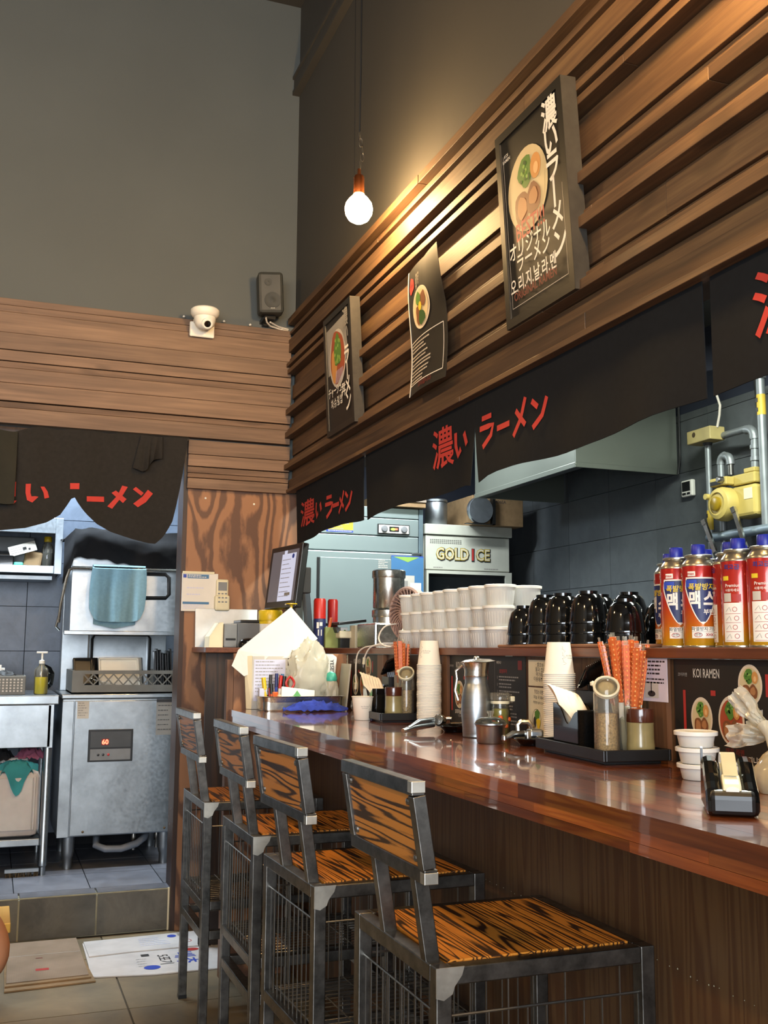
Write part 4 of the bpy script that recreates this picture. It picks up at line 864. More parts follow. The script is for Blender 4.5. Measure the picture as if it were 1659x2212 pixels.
F = Flat(plane_to((.735, wy0 - .0005, .755), (1, 0, 0), (0, 0, 1))); F.rect(0, 0, .10, .165, 'print_grey'); F.rect(0, .150, .10, .165, 'print_ink', 2); F.lines(.008, .135, .09, 6, .022, 'print_ink', 2, .003, 5); F.build('instruction_label', dw)
for x in (.425, .79): obj('screw', MB().lathe([(.006, 0), (.005, .004), (0, .005)], 8, (x, wy0, .332), rot=R90), 'rusty_steel', dw, smooth=True)
obj('back_column', MB().box(wx0 + .01, wx1 - .01, wy1 - .10, wy1, .945, 1.62), 'stainless', dw, bevel=.004)
hd2 = obj('wash_hood', MB().box(wx0 + .015, wx1, wy0 + .0, wy0 + .010, 1.232, 1.60).box(wx0 + .015, wx0 + .025, wy0 + .01, wy1 - .1, 1.232, 1.60).box(wx1 - .01, wx1, wy0 + .01, wy1 - .1, 1.232, 1.60).box(wx0 + .015, wx1, wy0, wy1 - .1, 1.60, 1.612), 'stainless', dw, bevel=.002)
obj('hood_rim', MB().box(wx0 - .01, wx1, wy0 - .012, wy0, 1.215, 1.235), 'stainless', dw, bevel=.003)
pts = [(wx0 - .035, wy0 - .02, 1.27), (wx0 - .03, wy0 - .035, 1.35), (wx0 - .012, wy0 - .05, 1.47), (wx0 + .0, wy0 - .052, 1.510), (wx0 + .018, wy0 - .052, 1.520), (wx1 - .02, wy0 - .052, 1.522)]
obj('lift_handle', MB().tube(pts, .0075, 8), 'polished_steel', dw, smooth=True); obj('hood_latch', MB().tube([(wx0 - .035, wy0 - .02, 1.30), (wx0 - .045, wy0 - .02, 1.25), (wx0 - .03, wy0 - .01, 1.235)], .006, 8), 'wire_steel', dw, smooth=True)
hp = [(.62, wy0 - .004, 1.505), (.755, wy0 - .004, 1.505), (.772, wy0 - .004, 1.49), (.775, wy0 - .004, 1.41), (.76, wy0 - .004, 1.393), (.62, wy0 - .004, 1.39)]
obj('gasket_loop', MB().tube(hp, .009, 8), 'black_plastic', dw, smooth=True)
for x, r in ((.455, .006), (.50, .016), (.655, .006)): obj('guide_rod', MB().tube([(x, wy1 - .11, .95), (x, wy1 - .11, 1.25)], r, 8), 'wire_steel', dw, smooth=True)
base_obj('drain_hose', MB().tube([(.52, 5.30, .292), (.50, 5.12, .30), (.49, 5.03, .262), (.53, 5.01, .248), (.60, 5.01, .245), (.67, 5.02, .262), (.71, 5.06, .28), (.73, 5.14, .292)], .016, 10), 'hose_grey', (.6, 5.05, .23), smooth=True, label='grey ribbed drain hose looping below the dishwasher', cat='hose')
for k, (x, y) in enumerate(((.66, 5.05), (.77, 5.08))): base_obj('valve_fitting', MB().lathe([(.008, -.06), (.008, -.02), (.012, -.015), (.012, 0), (.009, .02)], 10, (x, y, .31 - .02)), 'wire_steel', (x, y, .22), smooth=True, label=('left' if k == 0 else 'right') + ' chrome valve fitting hanging under the dishwasher', cat='fitting')
# dish rack with trays
rk = thing('dish_rack', 'grey plastic dish rack with lattice side on the dishwasher', 'rack', (.60, 5.2, .9455))
rx0, rx1, ry0 = .352, .84, 5.02
mb = MB().box(rx0, rx1, ry0, ry0 + .012, .9455, .985).box(rx0, rx1, ry0, ry0 + .012, 1.035, 1.052).box(rx0, rx0 + .05, ry0, ry0 + .012, .985, 1.035).box(rx1 - .03, rx1, ry0, ry0 + .012, .985, 1.035)
obj('front_wall', mb, 'rack_grey', rk); obj('rim', MB().box(rx0, rx0 + .012, ry0 + .012, 5.43, .9455, 1.052).box(rx1 - .012, rx1, ry0 + .012, 5.43, .9455, 1.052).box(rx0, rx1, 5.418, 5.43, .9455, 1.052), 'rack_grey', rk); obj('floor_grid', MB().box(rx0, rx1, ry0, 5.43, .9455, .952), 'rack_grey', rk)
mb = MB(); n = 9; a = rx0 + .05; st_ = (rx1 - .03 - a) / n
for k in range(n): mb.bar((a + k * st_, ry0 + .004, .985), (a + (k + 1) * st_, ry0 + .004, 1.035), .004, .006).bar((a + k * st_, ry0 + .008, 1.035), (a + (k + 1) * st_, ry0 + .008, .985), .004, .006)
obj('lattice', mb, 'rack_grey', rk)
def tray(label, x, y, z, w_, h_, tilt, mat, rz=0, rd=.018, bt=.004):
    t = thing('tray', label, 'tray', (x, y, z), rz, 'trays standing in the dish rack'); Mx = Matrix.Rotation(tilt, 4, 'X')
    o = MB().box(-w_ / 2, w_ / 2, .004 - 2 * bt, .004, 0, h_).xf(Mx); obj('base', o, mat, t, w=False, bevel=.003)
    r_ = MB().box(-w_ / 2, w_ / 2, -rd, .004, h_ - .008, h_).box(-w_ / 2, -w_ / 2 + .008, -rd, .004, 0, h_).box(w_ / 2 - .008, w_ / 2, -rd, .004, 0, h_).xf(Mx); obj('rim', r_, mat, t, w=False, bevel=.002); return t
for k in range(4): tray(['first', 'second', 'third', 'fourth'][k] + ' black tray from the left, leaning in the dish rack', .410 + .012 * k, 5.10 + .045 * k, .953, .09, .16, -.35, 'black_plastic', .12)
for k in range(4): tray(['front', 'second', 'third', 'rearmost'][k] + ' pale grey plate tray leaning in the middle of the dish rack',   .575 + .012 * k, 5.10 + .045 * k, .953, .19, .165, -.42, 'white_plastic' if k < 3 else 'grey_plastic', .06)
tray('large brushed steel tray with dark rim upright at the back of the dish rack', .60, 5.38, .953, .29, .28, -.08, 'stainless')
base_obj('tray_edge', MB().tube([(.462, 5.35, 1.0), (.462, 5.35, 1.20), (.475, 5.35, 1.222), (.73, 5.35, 1.222), (.745, 5.35, 1.205), (.745, 5.35, 1.0)], .007, 8), 'black_plastic', (.6, 5.35, .953), smooth=True, label='black rubber edge around the large steel tray in the rack', cat='trim')
for k in range(7): tray(f'{["first", "second", "third", "fourth", "fifth", "sixth", "last"][k]} thin black plate from the left at the right end of the rack', .752 + .0125 * k, 5.16 + .02 * (k % 2), .953, .12, .19 + .012 * math.sin(k * 1.3), -.06, 'black_plastic', 1.5, .0035, .002)
sp2 = thing('ladle', 'shiny steel spoon lying in the lattice of the dish rack', 'ladle', (.45, 5.06, .953)); obj('bowl', MB().lathe([(0, -.012), (.012, -.009), (.018, 0)], 12, (.435, 5.05, 1.015), cap1=False), 'polished_steel', sp2, smooth=True); obj('handle', MB().bar((.44, 5.05, 1.012), (.55, 5.055, .985), .008, .003), 'polished_steel', sp2)
# towel over the handle, black cloth over the hood
tw = thing('towel', 'pale blue towel folded over the dishwasher handle', 'towel', (.54, 4.92, 1.27))
def tfn2(u, v):
    s = (v - .12) * 2; x = .418 + .235 * u + .016 * math.sin(v * 3) * (u - .5); drop = .255 - .03 * (math.cos(u * PI * 2) * .5 + .5) * (abs(u - .5) * 2) ** 4
    if v < .15: q = v / .15; return (x, 4.934 - .012 * math.cos(q * PI), 1.53 + .008 * math.sin(q * PI) - .0)
    q = (v - .15) / .85; edge = min(1, min(u, 1 - u) / .12); d = (drop - .03 * (1 - edge) ** 2) * q
    return (x - .012 * q * (1 - u), 4.918 - .010 * math.sin(u * 15 + .6) * q - .006 * math.sin(u * 31) * q, 1.530 - d)
obj('front_fold', MB().sheet(tfn2, 30, 16, (0, .003, 0)), 'teal_towel', tw, smooth=True)
obj('rear_fold', MB().sheet(lambda u, v: (.428 + .19 * u, 4.948 + .004 * math.sin(u * 9), 1.53 - (.285 - .04 * abs(u - .5)) * v), 12, 8, (0, .003, 0)), 'teal_towel', tw, smooth=True)
bc = thing('black_cloth', 'rumpled black cloth draped over the raised dishwasher hood', 'cloth', (.58, 5.2, 1.55))
def bfn(u, v):
    x = .285 + .60 * u; n_ = noise.noise(Vector((u * 5, v * 4, 2))); m_ = noise.noise(Vector((u * 14, v * 10, 5)))
    if v < .5: q = v / .5; y = 4.945 - .02 * math.sin(q * PI) + .015 * n_; z = 1.548 + .022 * math.sin(u * 5 + 1) - (.03 if u < .06 else 0) + q * (.15 - .02 * (u - .5) ** 2) + .012 * m_
    else: q = (v - .5) / .5; y = 4.945 + q * .5; z = 1.698 + .018 * n_ - .01 * q + .01 * m_
    if u < .08: z -= (.08 - u) * 1.2 * (1 - v)
    return (x, y, z)
obj('drape', MB().sheet(bfn, 40, 26, (0, .004, .002)), 'black_cloth', bc, smooth=True)
# sink bench
sk = thing('sink_bench', 'stainless steel sink bench with apron and lower shelf beside the dishwasher', 'bench', (-.2, 5.2, ZK))
obj('top', MB().box(-.85, .292, 4.895, 5.55, .905, .945), 'stainless', sk, bevel=.004); obj('apron', MB().box(-.82, .262, 4.905, 4.915, .718, .903), 'stainless', sk, bevel=.002); obj('apron_flange', MB().box(.250, .272, 4.905, 4.96, .716, .904), 'stainless', sk); obj('side_panel', MB().box(.262, .272, 4.97, 5.5, .73, .903), 'stainless', sk)
for x, y in ((.255, 4.93), (.255, 5.48), (-.78, 4.93)): obj('leg', MB().lathe([(.014, 0), (.014, .035), (.019, .04), (.019, .06), (.0175, .065), (.0175, .72)], 12, (x, y, ZK)), 'stainless', sk, smooth=True)
obj('lower_shelf', MB().box(-.8, .238, 4.92, 5.5, .295, .325), 'stainless', sk, bevel=.003)
jc = thing('jerrycan', 'translucent white plastic jerrycan on the lower shelf of the sink bench', 'jerrycan', (.125, 5.03, .3255))
obj('body', MB().box(.012, .232, 4.94, 5.12, .327, .615), 'jerry_pale', jc, bevel=.032); obj('front_recess', MB().box(.045, .20, 4.9365, 4.942, .36, .585), 'jerry_pale', jc, bevel=.002); obj('handle', MB().tube([(.06, 5.03, .60), (.07, 5.03, .655), (.17, 5.03, .655), (.18, 5.03, .60)], .013, 10), 'jerry_pale', jc, smooth=True)
for k in range(2): obj('rib', MB().box(.028 + .176 * k, .036 + .176 * k, 4.9365, 4.944, .36, .59), 'jerry_pale', jc, bevel=.002)
def rag(name, label, cx, cy, z, rx, ry, hh, mat, seed, drop=0):
    t = MB()
    def fn(u, v):
        a = u * 2 * PI; r = v; q = 1 + .25 * noise.noise(Vector((math.cos(a) * 1.5 + seed, math.sin(a) * 1.5, 0)))
        x = cx + rx * q * r * math.cos(a); y = cy + ry * q * r * math.sin(a); zz = z + hh * (1 - r ** 2) * .8 + hh * (.45 - .9 * abs(noise.noise(Vector((x * 30, y * 55, seed))))) * (1 - r * .5) * r ** .3 + .25 * hh * noise.noise(Vector((x * 90, y * 90, seed))); zz = max(zz, z + .001)
        if drop and r > .6 and math.sin(a) < -.2: zz -= drop * (r - .6) / .4 * (.6 + .5 * math.sin(a * 5 + seed))
        return (x, y, zz)
    t.sheet(fn, 56, 16, (0, 0, .003)); return base_obj(name, t, mat, (cx, cy, z), smooth=True, label=label, cat='cloth')
rag('rag', 'teal rag draped over the shoulder of the jerrycan', .13, 4.99, .625, .10, .068, .03, 'teal_rag', 3, .11); rag('rag', 'dusky pink rag heaped on the jerrycan under the sink', .19, 5.04, .655, .065, .05, .05, 'pink_cloth', 8)
rag('rag', 'dark rag bundle left of the pink rag under the sink', .06, 5.04, .655, .055, .05, .05, 'black_cloth', 5)
base_obj('floor_brush', MB().box(.10, .24, 4.905, 4.935, ZK + .020, ZK + .034), 'galvanised', (.17, 4.92, ZK), label='flat floor brush head lying at the foot of the sink bench', cat='brush')
brs = bpy.data.objects['floor_brush']; mb = MB(); q = random.Random(2)
for k in range(60): x = -.068 + .136 * q.random(); y = -.013 + .026 * q.random(); mb.bar((x, y, 0), (x + q.uniform(-.004, .004), y, .021), .003)
obj('bristles', mb, 'brush_bristle', brs, w=False, kind='stuff')
# things on the sink bench
bk = thing('draining_basket', 'grey perforated plastic draining basket on the sink bench', 'basket', (.07, 5.02, .9455)); wall = MB().box(-.09, .148, 4.955, 4.961, .9455, 1.03); obj('front_wall', wall, 'rack_grey', bk, bevel=.003)
obj('side_wall', MB().box(.142, .148, 4.961, 5.15, .9455, 1.03).box(-.09, .142, 5.144, 5.15, .9455, 1.03).box(-.09, .142, 4.961, 5.144, .9455, .95), 'rack_grey', bk)
mb = MB()
for i in range(14):
    for j in range(5): mb.cbox((-.07 + .0155 * i, 4.9545, .963 + .0125 * j), (.008, .0012, .007))
obj('perforations', mb, 'print_pale', bk, kind='stuff')
rag('scouring_pad', 'dark green scouring pad hanging over the draining basket', .055, 5.0, 1.028, .055, .035, .022, 'black_matte', 9)
sb = thing('soap_bottle', 'clear pump bottle half full of yellow dish soap', 'bottle', (.215, 4.99, .9455)); c0 = (.215, 4.99, .9455)
obj('bottle', MB().lathe([(.026, 0), (.030, .004), (.031, .10), (.029, .115), (.012, .130), (.011, .138)], 20, c0, sy=.8), 'clear_plastic', sb, smooth=True); obj('soap', MB().lathe([(.025, .002), (.029, .006), (.029, .078)], 20, c0, sy=.8), 'yellow_soap', sb, smooth=True)
pm = obj('pump', MB().lathe([(.013, .138), (.013, .152), (.005, .155), (.005, .175), (.004, .188)], 12, c0), 'white_plastic', sb, smooth=True); obj('nozzle', MB().box(.190, .238, 4.984, 4.996, .9455 + .184, .9455 + .193), 'white_plastic', pm, bevel=.002); obj('dip_tube', MB().tube([(.215, 4.99, .95), (.215, 4.99, 1.08)], .003, 6), 'white_plastic', sb)
bl = thing('black_bowl_on_edge', 'black bowl standing on edge behind the soap bottle', 'bowl', (.262, 5.06, .9455)); obj('bowl', MB().lathe([(.03, 0), (.055, .02), (.065, .05), (.062, .05), (.05, .02), (0, .006)], 24, (.272, 5.06, 1.012), rot=Matrix.Rotation(-PI / 2 + .12, 3, 'Y')), 'black_gloss', bl, smooth=True)
base_obj('magazine', MB().box(-.08, .06, 5.18, 5.26, .9455, 1.06).box(-.05, .045, 5.16, 5.18, .9455, 1.075), 'paper_white', (0, 5.2, .9455), label='pale folded sheets standing behind the draining basket', cat='paper')
# steel wall shelf
ws = thing('wall_shelf', 'bright stainless steel wall shelf unit with framed opening above the sink', 'shelf', (0, 5.5, 1.50))
sy = 5.30
obj('bottom', MB().box(-.9, .262, sy + .012, DY, 1.525, 1.54), 'stainless', ws); obj('front_rail', MB().box(-.9, .262, sy, sy + .012, 1.515, 1.552), 'crinkled_steel', ws, bevel=.002); obj('side_frame', MB().box(.262, .298, sy, sy + .012, 1.513, 1.79), 'crinkled_steel', ws, bevel=.002); obj('side', MB().box(.288, .298, sy + .012, DY, 1.513, 1.79), 'stainless', ws); obj('top_rail', MB().box(-.9, .262, sy, sy + .012, 1.712, 1.79), 'crinkled_steel', ws, bevel=.002); obj('top', MB().box(-.9, .298, sy + .012, DY, 1.775, 1.79), 'stainless', ws)
base_obj('shelf_ledge', MB().box(-.9, .255, sy + .01, DY, 1.488, 1.498).box(-.9, .255, sy + .004, sy + .014, 1.484, 1.502), 'galvanised', (0, sy, 1.484), label='thin grey ledge directly below the steel wall shelf', cat='ledge')
yb = thing('oil_bottle', 'clear oil bottle with yellow cap at the right end of the wall shelf', 'bottle', (.232, 5.37, 1.5405)); obj('bottle', MB().lathe([(.024, 0), (.027, .005), (.027, .10), (.024, .115), (.016, .13), (.015, .14)], 18, (.232, 5.37, 1.5405)), 'clear_plastic', yb, smooth=True); obj('oil', MB().lathe([(.025, .003), (.025, .08)], 18, (.232, 5.37, 1.5405)), 'green_glass', yb, smooth=True); obj('cap', MB().lathe([(.019, .135), (.019, .158), (.017, .161)], 18, (.232, 5.37, 1.5405)), 'yellow_plastic', yb, smooth=True)
base_obj('storage_crate', MB().box(-.35, .17, 5.41, 5.58, 1.5405, 1.70), 'grey_plastic', (-.1, 5.5, 1.5405), bevel=.006, label='pale grey lidded crate at the back of the wall shelf', cat='crate')
bg = thing('labelled_pouch', 'tilted white printed label on a brown pouch on the wall shelf', 'pouch', (.14, 5.36, 1.5405)); obj('pouch', MB().cbox((.165, 5.375, 1.585), (.085, .04, .085), Matrix.Rotation(.15, 3, 'Y')), 'cardboard', bg, bevel=.012); F = Flat(plane_to((.060, 5.335, 1.592), (.93, 0, .30), (-.30, 0, .93))); F.rect(0, 0, .128, .048, 'print_pale'); F.lines(.01, .035, .12, 3, .011, 'print_grey', 2, .003, 3); F.rect(.065, .016, .082, .030, 'print_ink', 2); F.rect(.09, .010, .10, .02, 'print_ink', 2); F.build('label', bg)
base_obj('black_case', MB().box(-.12, .075, 5.33, 5.40, 1.5405, 1.600).box(-.15, .06, 5.335, 5.41, 1.6005, 1.622), 'black_gloss', (0, 5.36, 1.5405), bevel=.004, label='glossy black cases stacked at the left of the wall shelf', cat='case')
base_obj('green_pouch', MB().cbox((.098, 5.345, 1.555), (.045, .03, .028)), 'teal_plastic', (.098, 5.345, 1.5405), bevel=.008, label='small green pouch beside the black cases on the wall shelf', cat='pouch')
base_obj('door_notice', MB().box(-.10, .16, 4.612, 4.618, 1.98, 2.10), 'lavender_paper', (.03, 4.612, 1.98), label='pale notice behind the top of the doorway curtain', cat='sign')
# ------------------------------------------------------------------ wall mounted things
spk = thing('wall_speaker', 'black box loudspeaker on a bracket in the upper wall corner', 'speaker', (1.09, 4.38, 2.62))
Rs = Matrix.Rotation(-.16, 3, 'Z') @ Matrix.Rotation(-.06, 3, 'Y') @ Matrix.Rotation(.12, 3, 'X')
obj('cabinet', MB().cbox((1.088, 4.385, 2.738), (.112, .105, .185), Rs), 'speaker_black', spk, bevel=.014)
def onspk(u, v, d): return Vector((1.088, 4.385, 2.738)) + Rs @ Vector((u, -.053 - d, v))
mb = MB().lathe([(.036, 0), (.036, .004), (.030, .003), (.018, .001), (.010, .004), (0, .007)], 24); mb.xf((Rs @ Matrix.Rotation(PI / 2, 3, 'X')).to_4x4()); mb.v = [tuple(Vector(p) + onspk(.006, -.035, 0)) for p in mb.v]; obj('woofer', mb, 'mesh_dark', spk, smooth=True)
mb = MB().lathe([(.016, 0), (.016, .003), (.008, .002), (0, .005)], 18); mb.xf((Rs @ Matrix.Rotation(PI / 2, 3, 'X')).to_4x4()); mb.v = [tuple(Vector(p) + onspk(-.012, .045, 0)) for p in mb.v]; obj('tweeter', mb, 'mesh_dark', spk, smooth=True)
obj('badge', MB().cbox(onspk(.006, -.070, .001), (.018, .002, .004), Rs), 'white_plastic', spk); obj('bracket', MB().box(1.07, 1.12, 4.40, 4.4995, 2.632, 2.648).box(1.08, 1.11, 4.485, 4.4995, 2.62, 2.75), 'black_plastic', spk)
base_obj('speaker_wire', MB().tube([(1.075, 4.40, 2.635), (1.085, 4.42, 2.620), (1.11, 4.45, 2.613), (1.16, 4.47, 2.610), (1.20, 4.48, 2.608)], .004, 6).tube([(1.10, 4.42, 2.622), (1.15, 4.46, 2.618), (1.20, 4.475, 2.615)], .004, 6), 'cable_white', (1.1, 4.44, 2.61), smooth=True, label='pale twin speaker wire running to the corner', cat='wire')
cc = thing('security_camera', 'white dome security camera on the top slat of the back wall', 'camera', (.79, 4.41, 2.53))
obj('back_plate', MB().box(.742, .852, 4.434, 4.447, 2.522, 2.59), 'white_plastic', cc, bevel=.006); obj('arm', MB().box(.755, .835, 4.37, 4.436, 2.58, 2.60), 'white_plastic', cc, bevel=.005)
obj('collar', MB().lathe([(.045, .0), (.055, .006), (.062, .018), (.062, .034), (.056, .040), (0, .040)], 28, (.796, 4.375, 2.590)), 'white_plastic', cc, smooth=True)
obj('dome', MB().lathe([(.047, .0), (.047, -.014), (.041, -.034), (.026, -.049), (0, -.055)], 26, (.796, 4.375, 2.592)), 'white_plastic', cc, smooth=True)
mb = MB().lathe([(.024, 0), (.025, .010), (.020, .014), (0, .013)], 20); mb.xf(Matrix.Rotation(PI * .68, 4, 'X')); mb.v = [tuple(Vector(p) + Vector((.800, 4.339, 2.557))) for p in mb.v]; ey = obj('eyeball', mb, 'white_plastic', cc, smooth=True)
mb = MB().lathe([(.015, .0135), (.014, .0155), (0, .016)], 16); mb.xf(Matrix.Rotation(PI * .68, 4, 'X')); mb.v = [tuple(Vector(p) + Vector((.800, 4.339, 2.557))) for p in mb.v]; obj('lens', mb, 'black_gloss', ey, smooth=True)
rm = thing('remote_control', 'cream air-conditioner remote in a wall holder on the plywood', 'remote', (.924, 4.47, 1.32)); obj('body', MB().box(.896, .950, 4.455, 4.474, 1.325, 1.455), 'cream_plastic', rm, bevel=.008); obj('holder', MB().box(.890, .956, 4.448, 4.4815, 1.318, 1.385), 'cream_plastic', rm, bevel=.008); obj('display', MB().box(.904, .942, 4.4535, 4.4555, 1.405, 1.442), 'grey_plastic', rm)
mb = MB()
for i in range(3):
    for j in range(3): mb.cbox((.908 + .015 * i, 4.4475 if j else 4.4545, 1.392 - .018 * j), (.009, .002, .006))
obj('buttons', mb, 'grey_plastic', rm, kind='stuff')
cal = thing('wall_calendar', 'white hanging calendar pad with blue print on the plywood', 'calendar', (.82, 4.48, 1.315)); obj('pad', MB().box(.750, .905, 4.470, 4.4815, 1.315, 1.478), 'paper_white', cal); obj('binding', MB().box(.752, .888, 4.467, 4.482, 1.476, 1.486), 'cream_plastic', cal)
F = Flat(plane_to((.750, 4.4695, 1.315), (1, 0, 0), (0, 0, 1))); F.rect(.004, .143, .018, .158, 'print_royal'); F.rect(.022, .141, .115, .158, 'print_sky'); F.lines(.026, .154, .11, 2, .007, 'print_white', 2, .003, 3); F.rect(.004, .030, .118, .040, 'print_sky'); F.lines(.006, .026, .115, 3, .007, 'print_lav', 1, .003, 5); F.lines(.02, .10, .10, 2, .028, 'print_lav', 1, .005, 6); F.build('print', cal)
# ------------------------------------------------------------------ ledge corner: till and clutter
Zs = SZ + .0005
base_obj('steel_sheet', MB().cbox((.945, 4.455, Zs + .083), (.272, .003, .166), Matrix.Rotation(-.10, 3, 'X')), 'crinkled_steel', (.945, 4.45, Zs), bevel=.001, label='shiny steel sheet leaning on the plywood wall behind the card machine', cat='sheet')
cr = thing('receipt_printer', 'grey card machine and receipt printer on the ledge by the plywood', 'printer', (.96, 4.3, Zs)); obj('body', MB().box(.945, 1.062, 4.24, 4.40, Zs, 1.262), 'pos_grey', cr, bevel=.005); obj('front', MB().box(.890, .9445, 4.24, 4.38, Zs, 1.258), 'grey_plastic', cr, bevel=.004); obj('lid', MB().box(.96, 1.05, 4.25, 4.39, 1.2625, 1.275), 'black_plastic', cr, bevel=.003); obj('paper_slot', MB().box(.897, .938, 4.238, 4.2405, 1.190, 1.198), 'black_plastic', cr)
base_obj('paper_stack', MB().prism([(.830, Zs), (.888, Zs), (.888, 1.262), (.872, 1.262), (.832, 1.205)], .10, lambda x, y, z: (x, 4.25 + z, y)), 'paper_cream', (.86, 4.3, Zs), label='cream paper bag slip beside the card machine', cat='paper')
ms = thing('computer_mouse', 'black computer mouse standing beside the card machine', 'mouse', (.985, 4.20, Zs)); obj('shell', MB().lathe([(.046, 0), (.046, .012), (.038, .028), (.02, .037), (0, .039)], 24, (.985, 4.205, Zs), sy=.62), 'black_gloss', ms, smooth=True); obj('wheel', MB().lathe([(.006, -.003), (.006, .003)], 10, (.975, 4.179, Zs + .020), rot=Matrix.Rotation(PI / 2, 3, 'Y')), 'grey_plastic', ms)
pos = thing('till_screen', 'tilted black touch-screen till with white order list', 'monitor', (1.12, 4.16, Zs))
d = Vector((-.985, -.14, .12)).normalized(); rgt = Vector((.14, -.985, 0)).normalized(); upv = rgt.cross(-d) * -1
upv = d.cross(rgt); upv = upv if upv.z > 0 else -upv
o0 = Vector((1.072, 4.305, 1.322))
def pb(u, v, w_): return o0 + rgt * u + upv * v + d * w_
def slabp(mb, u0, u1, v0, v1, w0, w1):
    return mb.add([pb(u, v, w_) for w_ in (w0, w1) for (u, v) in ((u0, v0), (u1, v0), (u1, v1), (u0, v1))], [(0, 1, 2, 3), (4, 5, 6, 7), (0, 1, 5, 4), (1, 2, 6, 5), (2, 3, 7, 6), (3, 0, 4, 7)])
obj('casing', slabp(MB(), 0, .32, 0, .262, -.03, 0), 'black_plastic', pos, bevel=.004)
F = Flat(lambda u, v, h: pb(u, v, .0004 + h)); F.rect(.025, .028, .298, .240, 'screen_dark', 1); F.rect(.13, .028, .275, .225, 'screen_white', 2); F.rect(.15, .225, .18, .24, 'screen_white', 2); F.ell(.245, .212, .012, .01, 'print_royal', 3, 12); F.lines(.14, .20, .26, 9, .019, 'print_grey', 3, .003, 7); F.rect(.20, .05, .255, .062, 'print_grey', 3); F.build('screen', pos)
obj('logo', slabp(MB(), .22, .235, .010, .016, 0, .0008), 'white_plastic', pos); obj('stand_neck', MB().bar((1.15, 4.14, Zs + .02), (1.135, 4.14, 1.40), .05, .03), 'black_plastic', pos); obj('stand_base', MB().box(1.09, 1.20, 4.06, 4.22, Zs, Zs + .018), 'black_plastic', pos, bevel=.003)
obj('side_reader', MB().cbox((1.175, 4.05, 1.432), (.040, .05, .105)), 'black_matte', pos, bevel=.004)
rsv = thing('rear_display', 'dark grey customer display panel leaning behind the till', 'display', (1.30, 4.28, Zs)); obj('panel', MB().cbox((1.262, 4.30, 1.315), (.016, .10, .30), Matrix.Rotation(-.10, 3, 'Y') @ Matrix.Rotation(-.5, 3, 'Z')), 'dark_grey_plastic', rsv, bevel=.003); obj('neck', MB().box(1.235, 1.275, 4.28, 4.33, Zs, 1.20), 'black_plastic', rsv)
yj = thing('yellow_tub', 'yellow cleaning-wipe tub with white label band on the ledge', 'tub', (1.085, 4.255, Zs)); obj('tub', MB().lathe([(.045, 0), (.047, .004), (.047, .112)], 24, (1.085, 4.245, Zs)), 'yellow_plastic', yj, smooth=True); obj('label', MB().lathe([(.0476, .05), (.0476, .098)], 24, (1.085, 4.245, Zs), False, False), 'paper_white', yj, smooth=True); obj('lid', MB().lathe([(.049, .112), (.050, .116), (.050, .150), (.046, .156), (0, .157)], 24, (1.085, 4.245, Zs)), 'yellow_plastic', yj, smooth=True)
F = Flat(lambda u, v, h: (1.085 + (.048 + h) * math.sin(u / .048 - .1), 4.245 - (.048 + h) * math.cos(u / .048 - .1), Zs + v)); F.text('LIV', .01, .074, .028, 'print_ink', 1, .01); F.build('lettering', yj)
rc = thing('spray_can', 'red-capped spray can with blue label behind the paper sheet', 'can', (1.268, 4.20, Zs)); obj('can', MB().lathe([(.024, 0), (.026, .005), (.026, .115), (.023, .125)], 20, (1.262, 4.12, Zs)), 'navy_print', rc, smooth=True); obj('cap', MB().lathe([(.0255, .12), (.0255, .195), (.022, .203), (0, .204)], 20, (1.262, 4.12, Zs)), 'red_plastic', rc, smooth=True)
F = Flat(lambda u, v, h: (1.262 + (.0263 + h) * math.sin(u / .026 - .3), 4.12 - (.0263 + h) * math.cos(u / .026 - .3), Zs + v)); F.rect(-.012, .08, -.002, .105, 'print_white'); F.rect(.001, .09, .012, .105, 'print_white'); F.rect(-.006, .05, .010, .075, 'print_white'); F.build('print', rc)
base_obj('red_cap_bottle', MB().lathe([(.022, 0), (.022, .20), (.018, .208), (0, .209)], 16, (1.36, 4.25, Zs)), 'red_plastic', (1.36, 4.25, Zs), smooth=True, label='second red cap bottle half hidden behind the spray can', cat='bottle')
base_obj('orange_marker', MB().bar((1.283, 4.10, Zs), (1.305, 4.10, Zs + .125), .012, .012), 'orange_plastic', (1.283, 4.10, Zs), bevel=.003, label='orange marker leaning beside the spray can', cat='marker')
base_obj('yellow_clip', MB().lathe([(.004, -.02), (.005, .0), (.010, .004), (.022, .005), (.022, .008), (0, .010)], 14, (1.052, 3.80, 1.318)), 'yellow_plastic', (1.052, 3.80, 1.30), smooth=True, label='yellow push clip on top of the leaning white paper', cat='clip')
ks = thing('kitchen_scale', 'dark digital scale with tilted pan among the ledge clutter', 'scale', (1.35, 4.15, Zs)); obj('base', MB().cbox((1.37, 4.13, Zs + .055), (.10, .20, .03)), 'paper_cream', ks, bevel=.006); obj('plate', MB().cbox((1.37, 4.13, Zs + .105), (.12, .24, .012), Matrix.Rotation(-.12, 3, 'Y')), 'black_plastic', ks, bevel=.003); obj('keypad', MB().cbox((1.316, 4.13, Zs + .075), (.012, .18, .022), Matrix.Rotation(-.4, 3, 'Y')), 'dark_grey_plastic', ks); obj('feet', MB().box(1.33, 1.41, 4.05, 4.21, Zs, Zs + .04), 'black_plastic', ks)
gb = thing('tea_box', 'olive green and white paper box on the ledge', 'box', (1.31, 4.06, Zs)); obj('carton', MB().box(1.275, 1.335, 4.08, 4.16, Zs, Zs + .085), 'olive_box', gb, bevel=.002); obj('white_side', MB().box(1.335, 1.366, 4.06, 4.16, Zs, Zs + .085), 'paper_white', gb, bevel=.002)
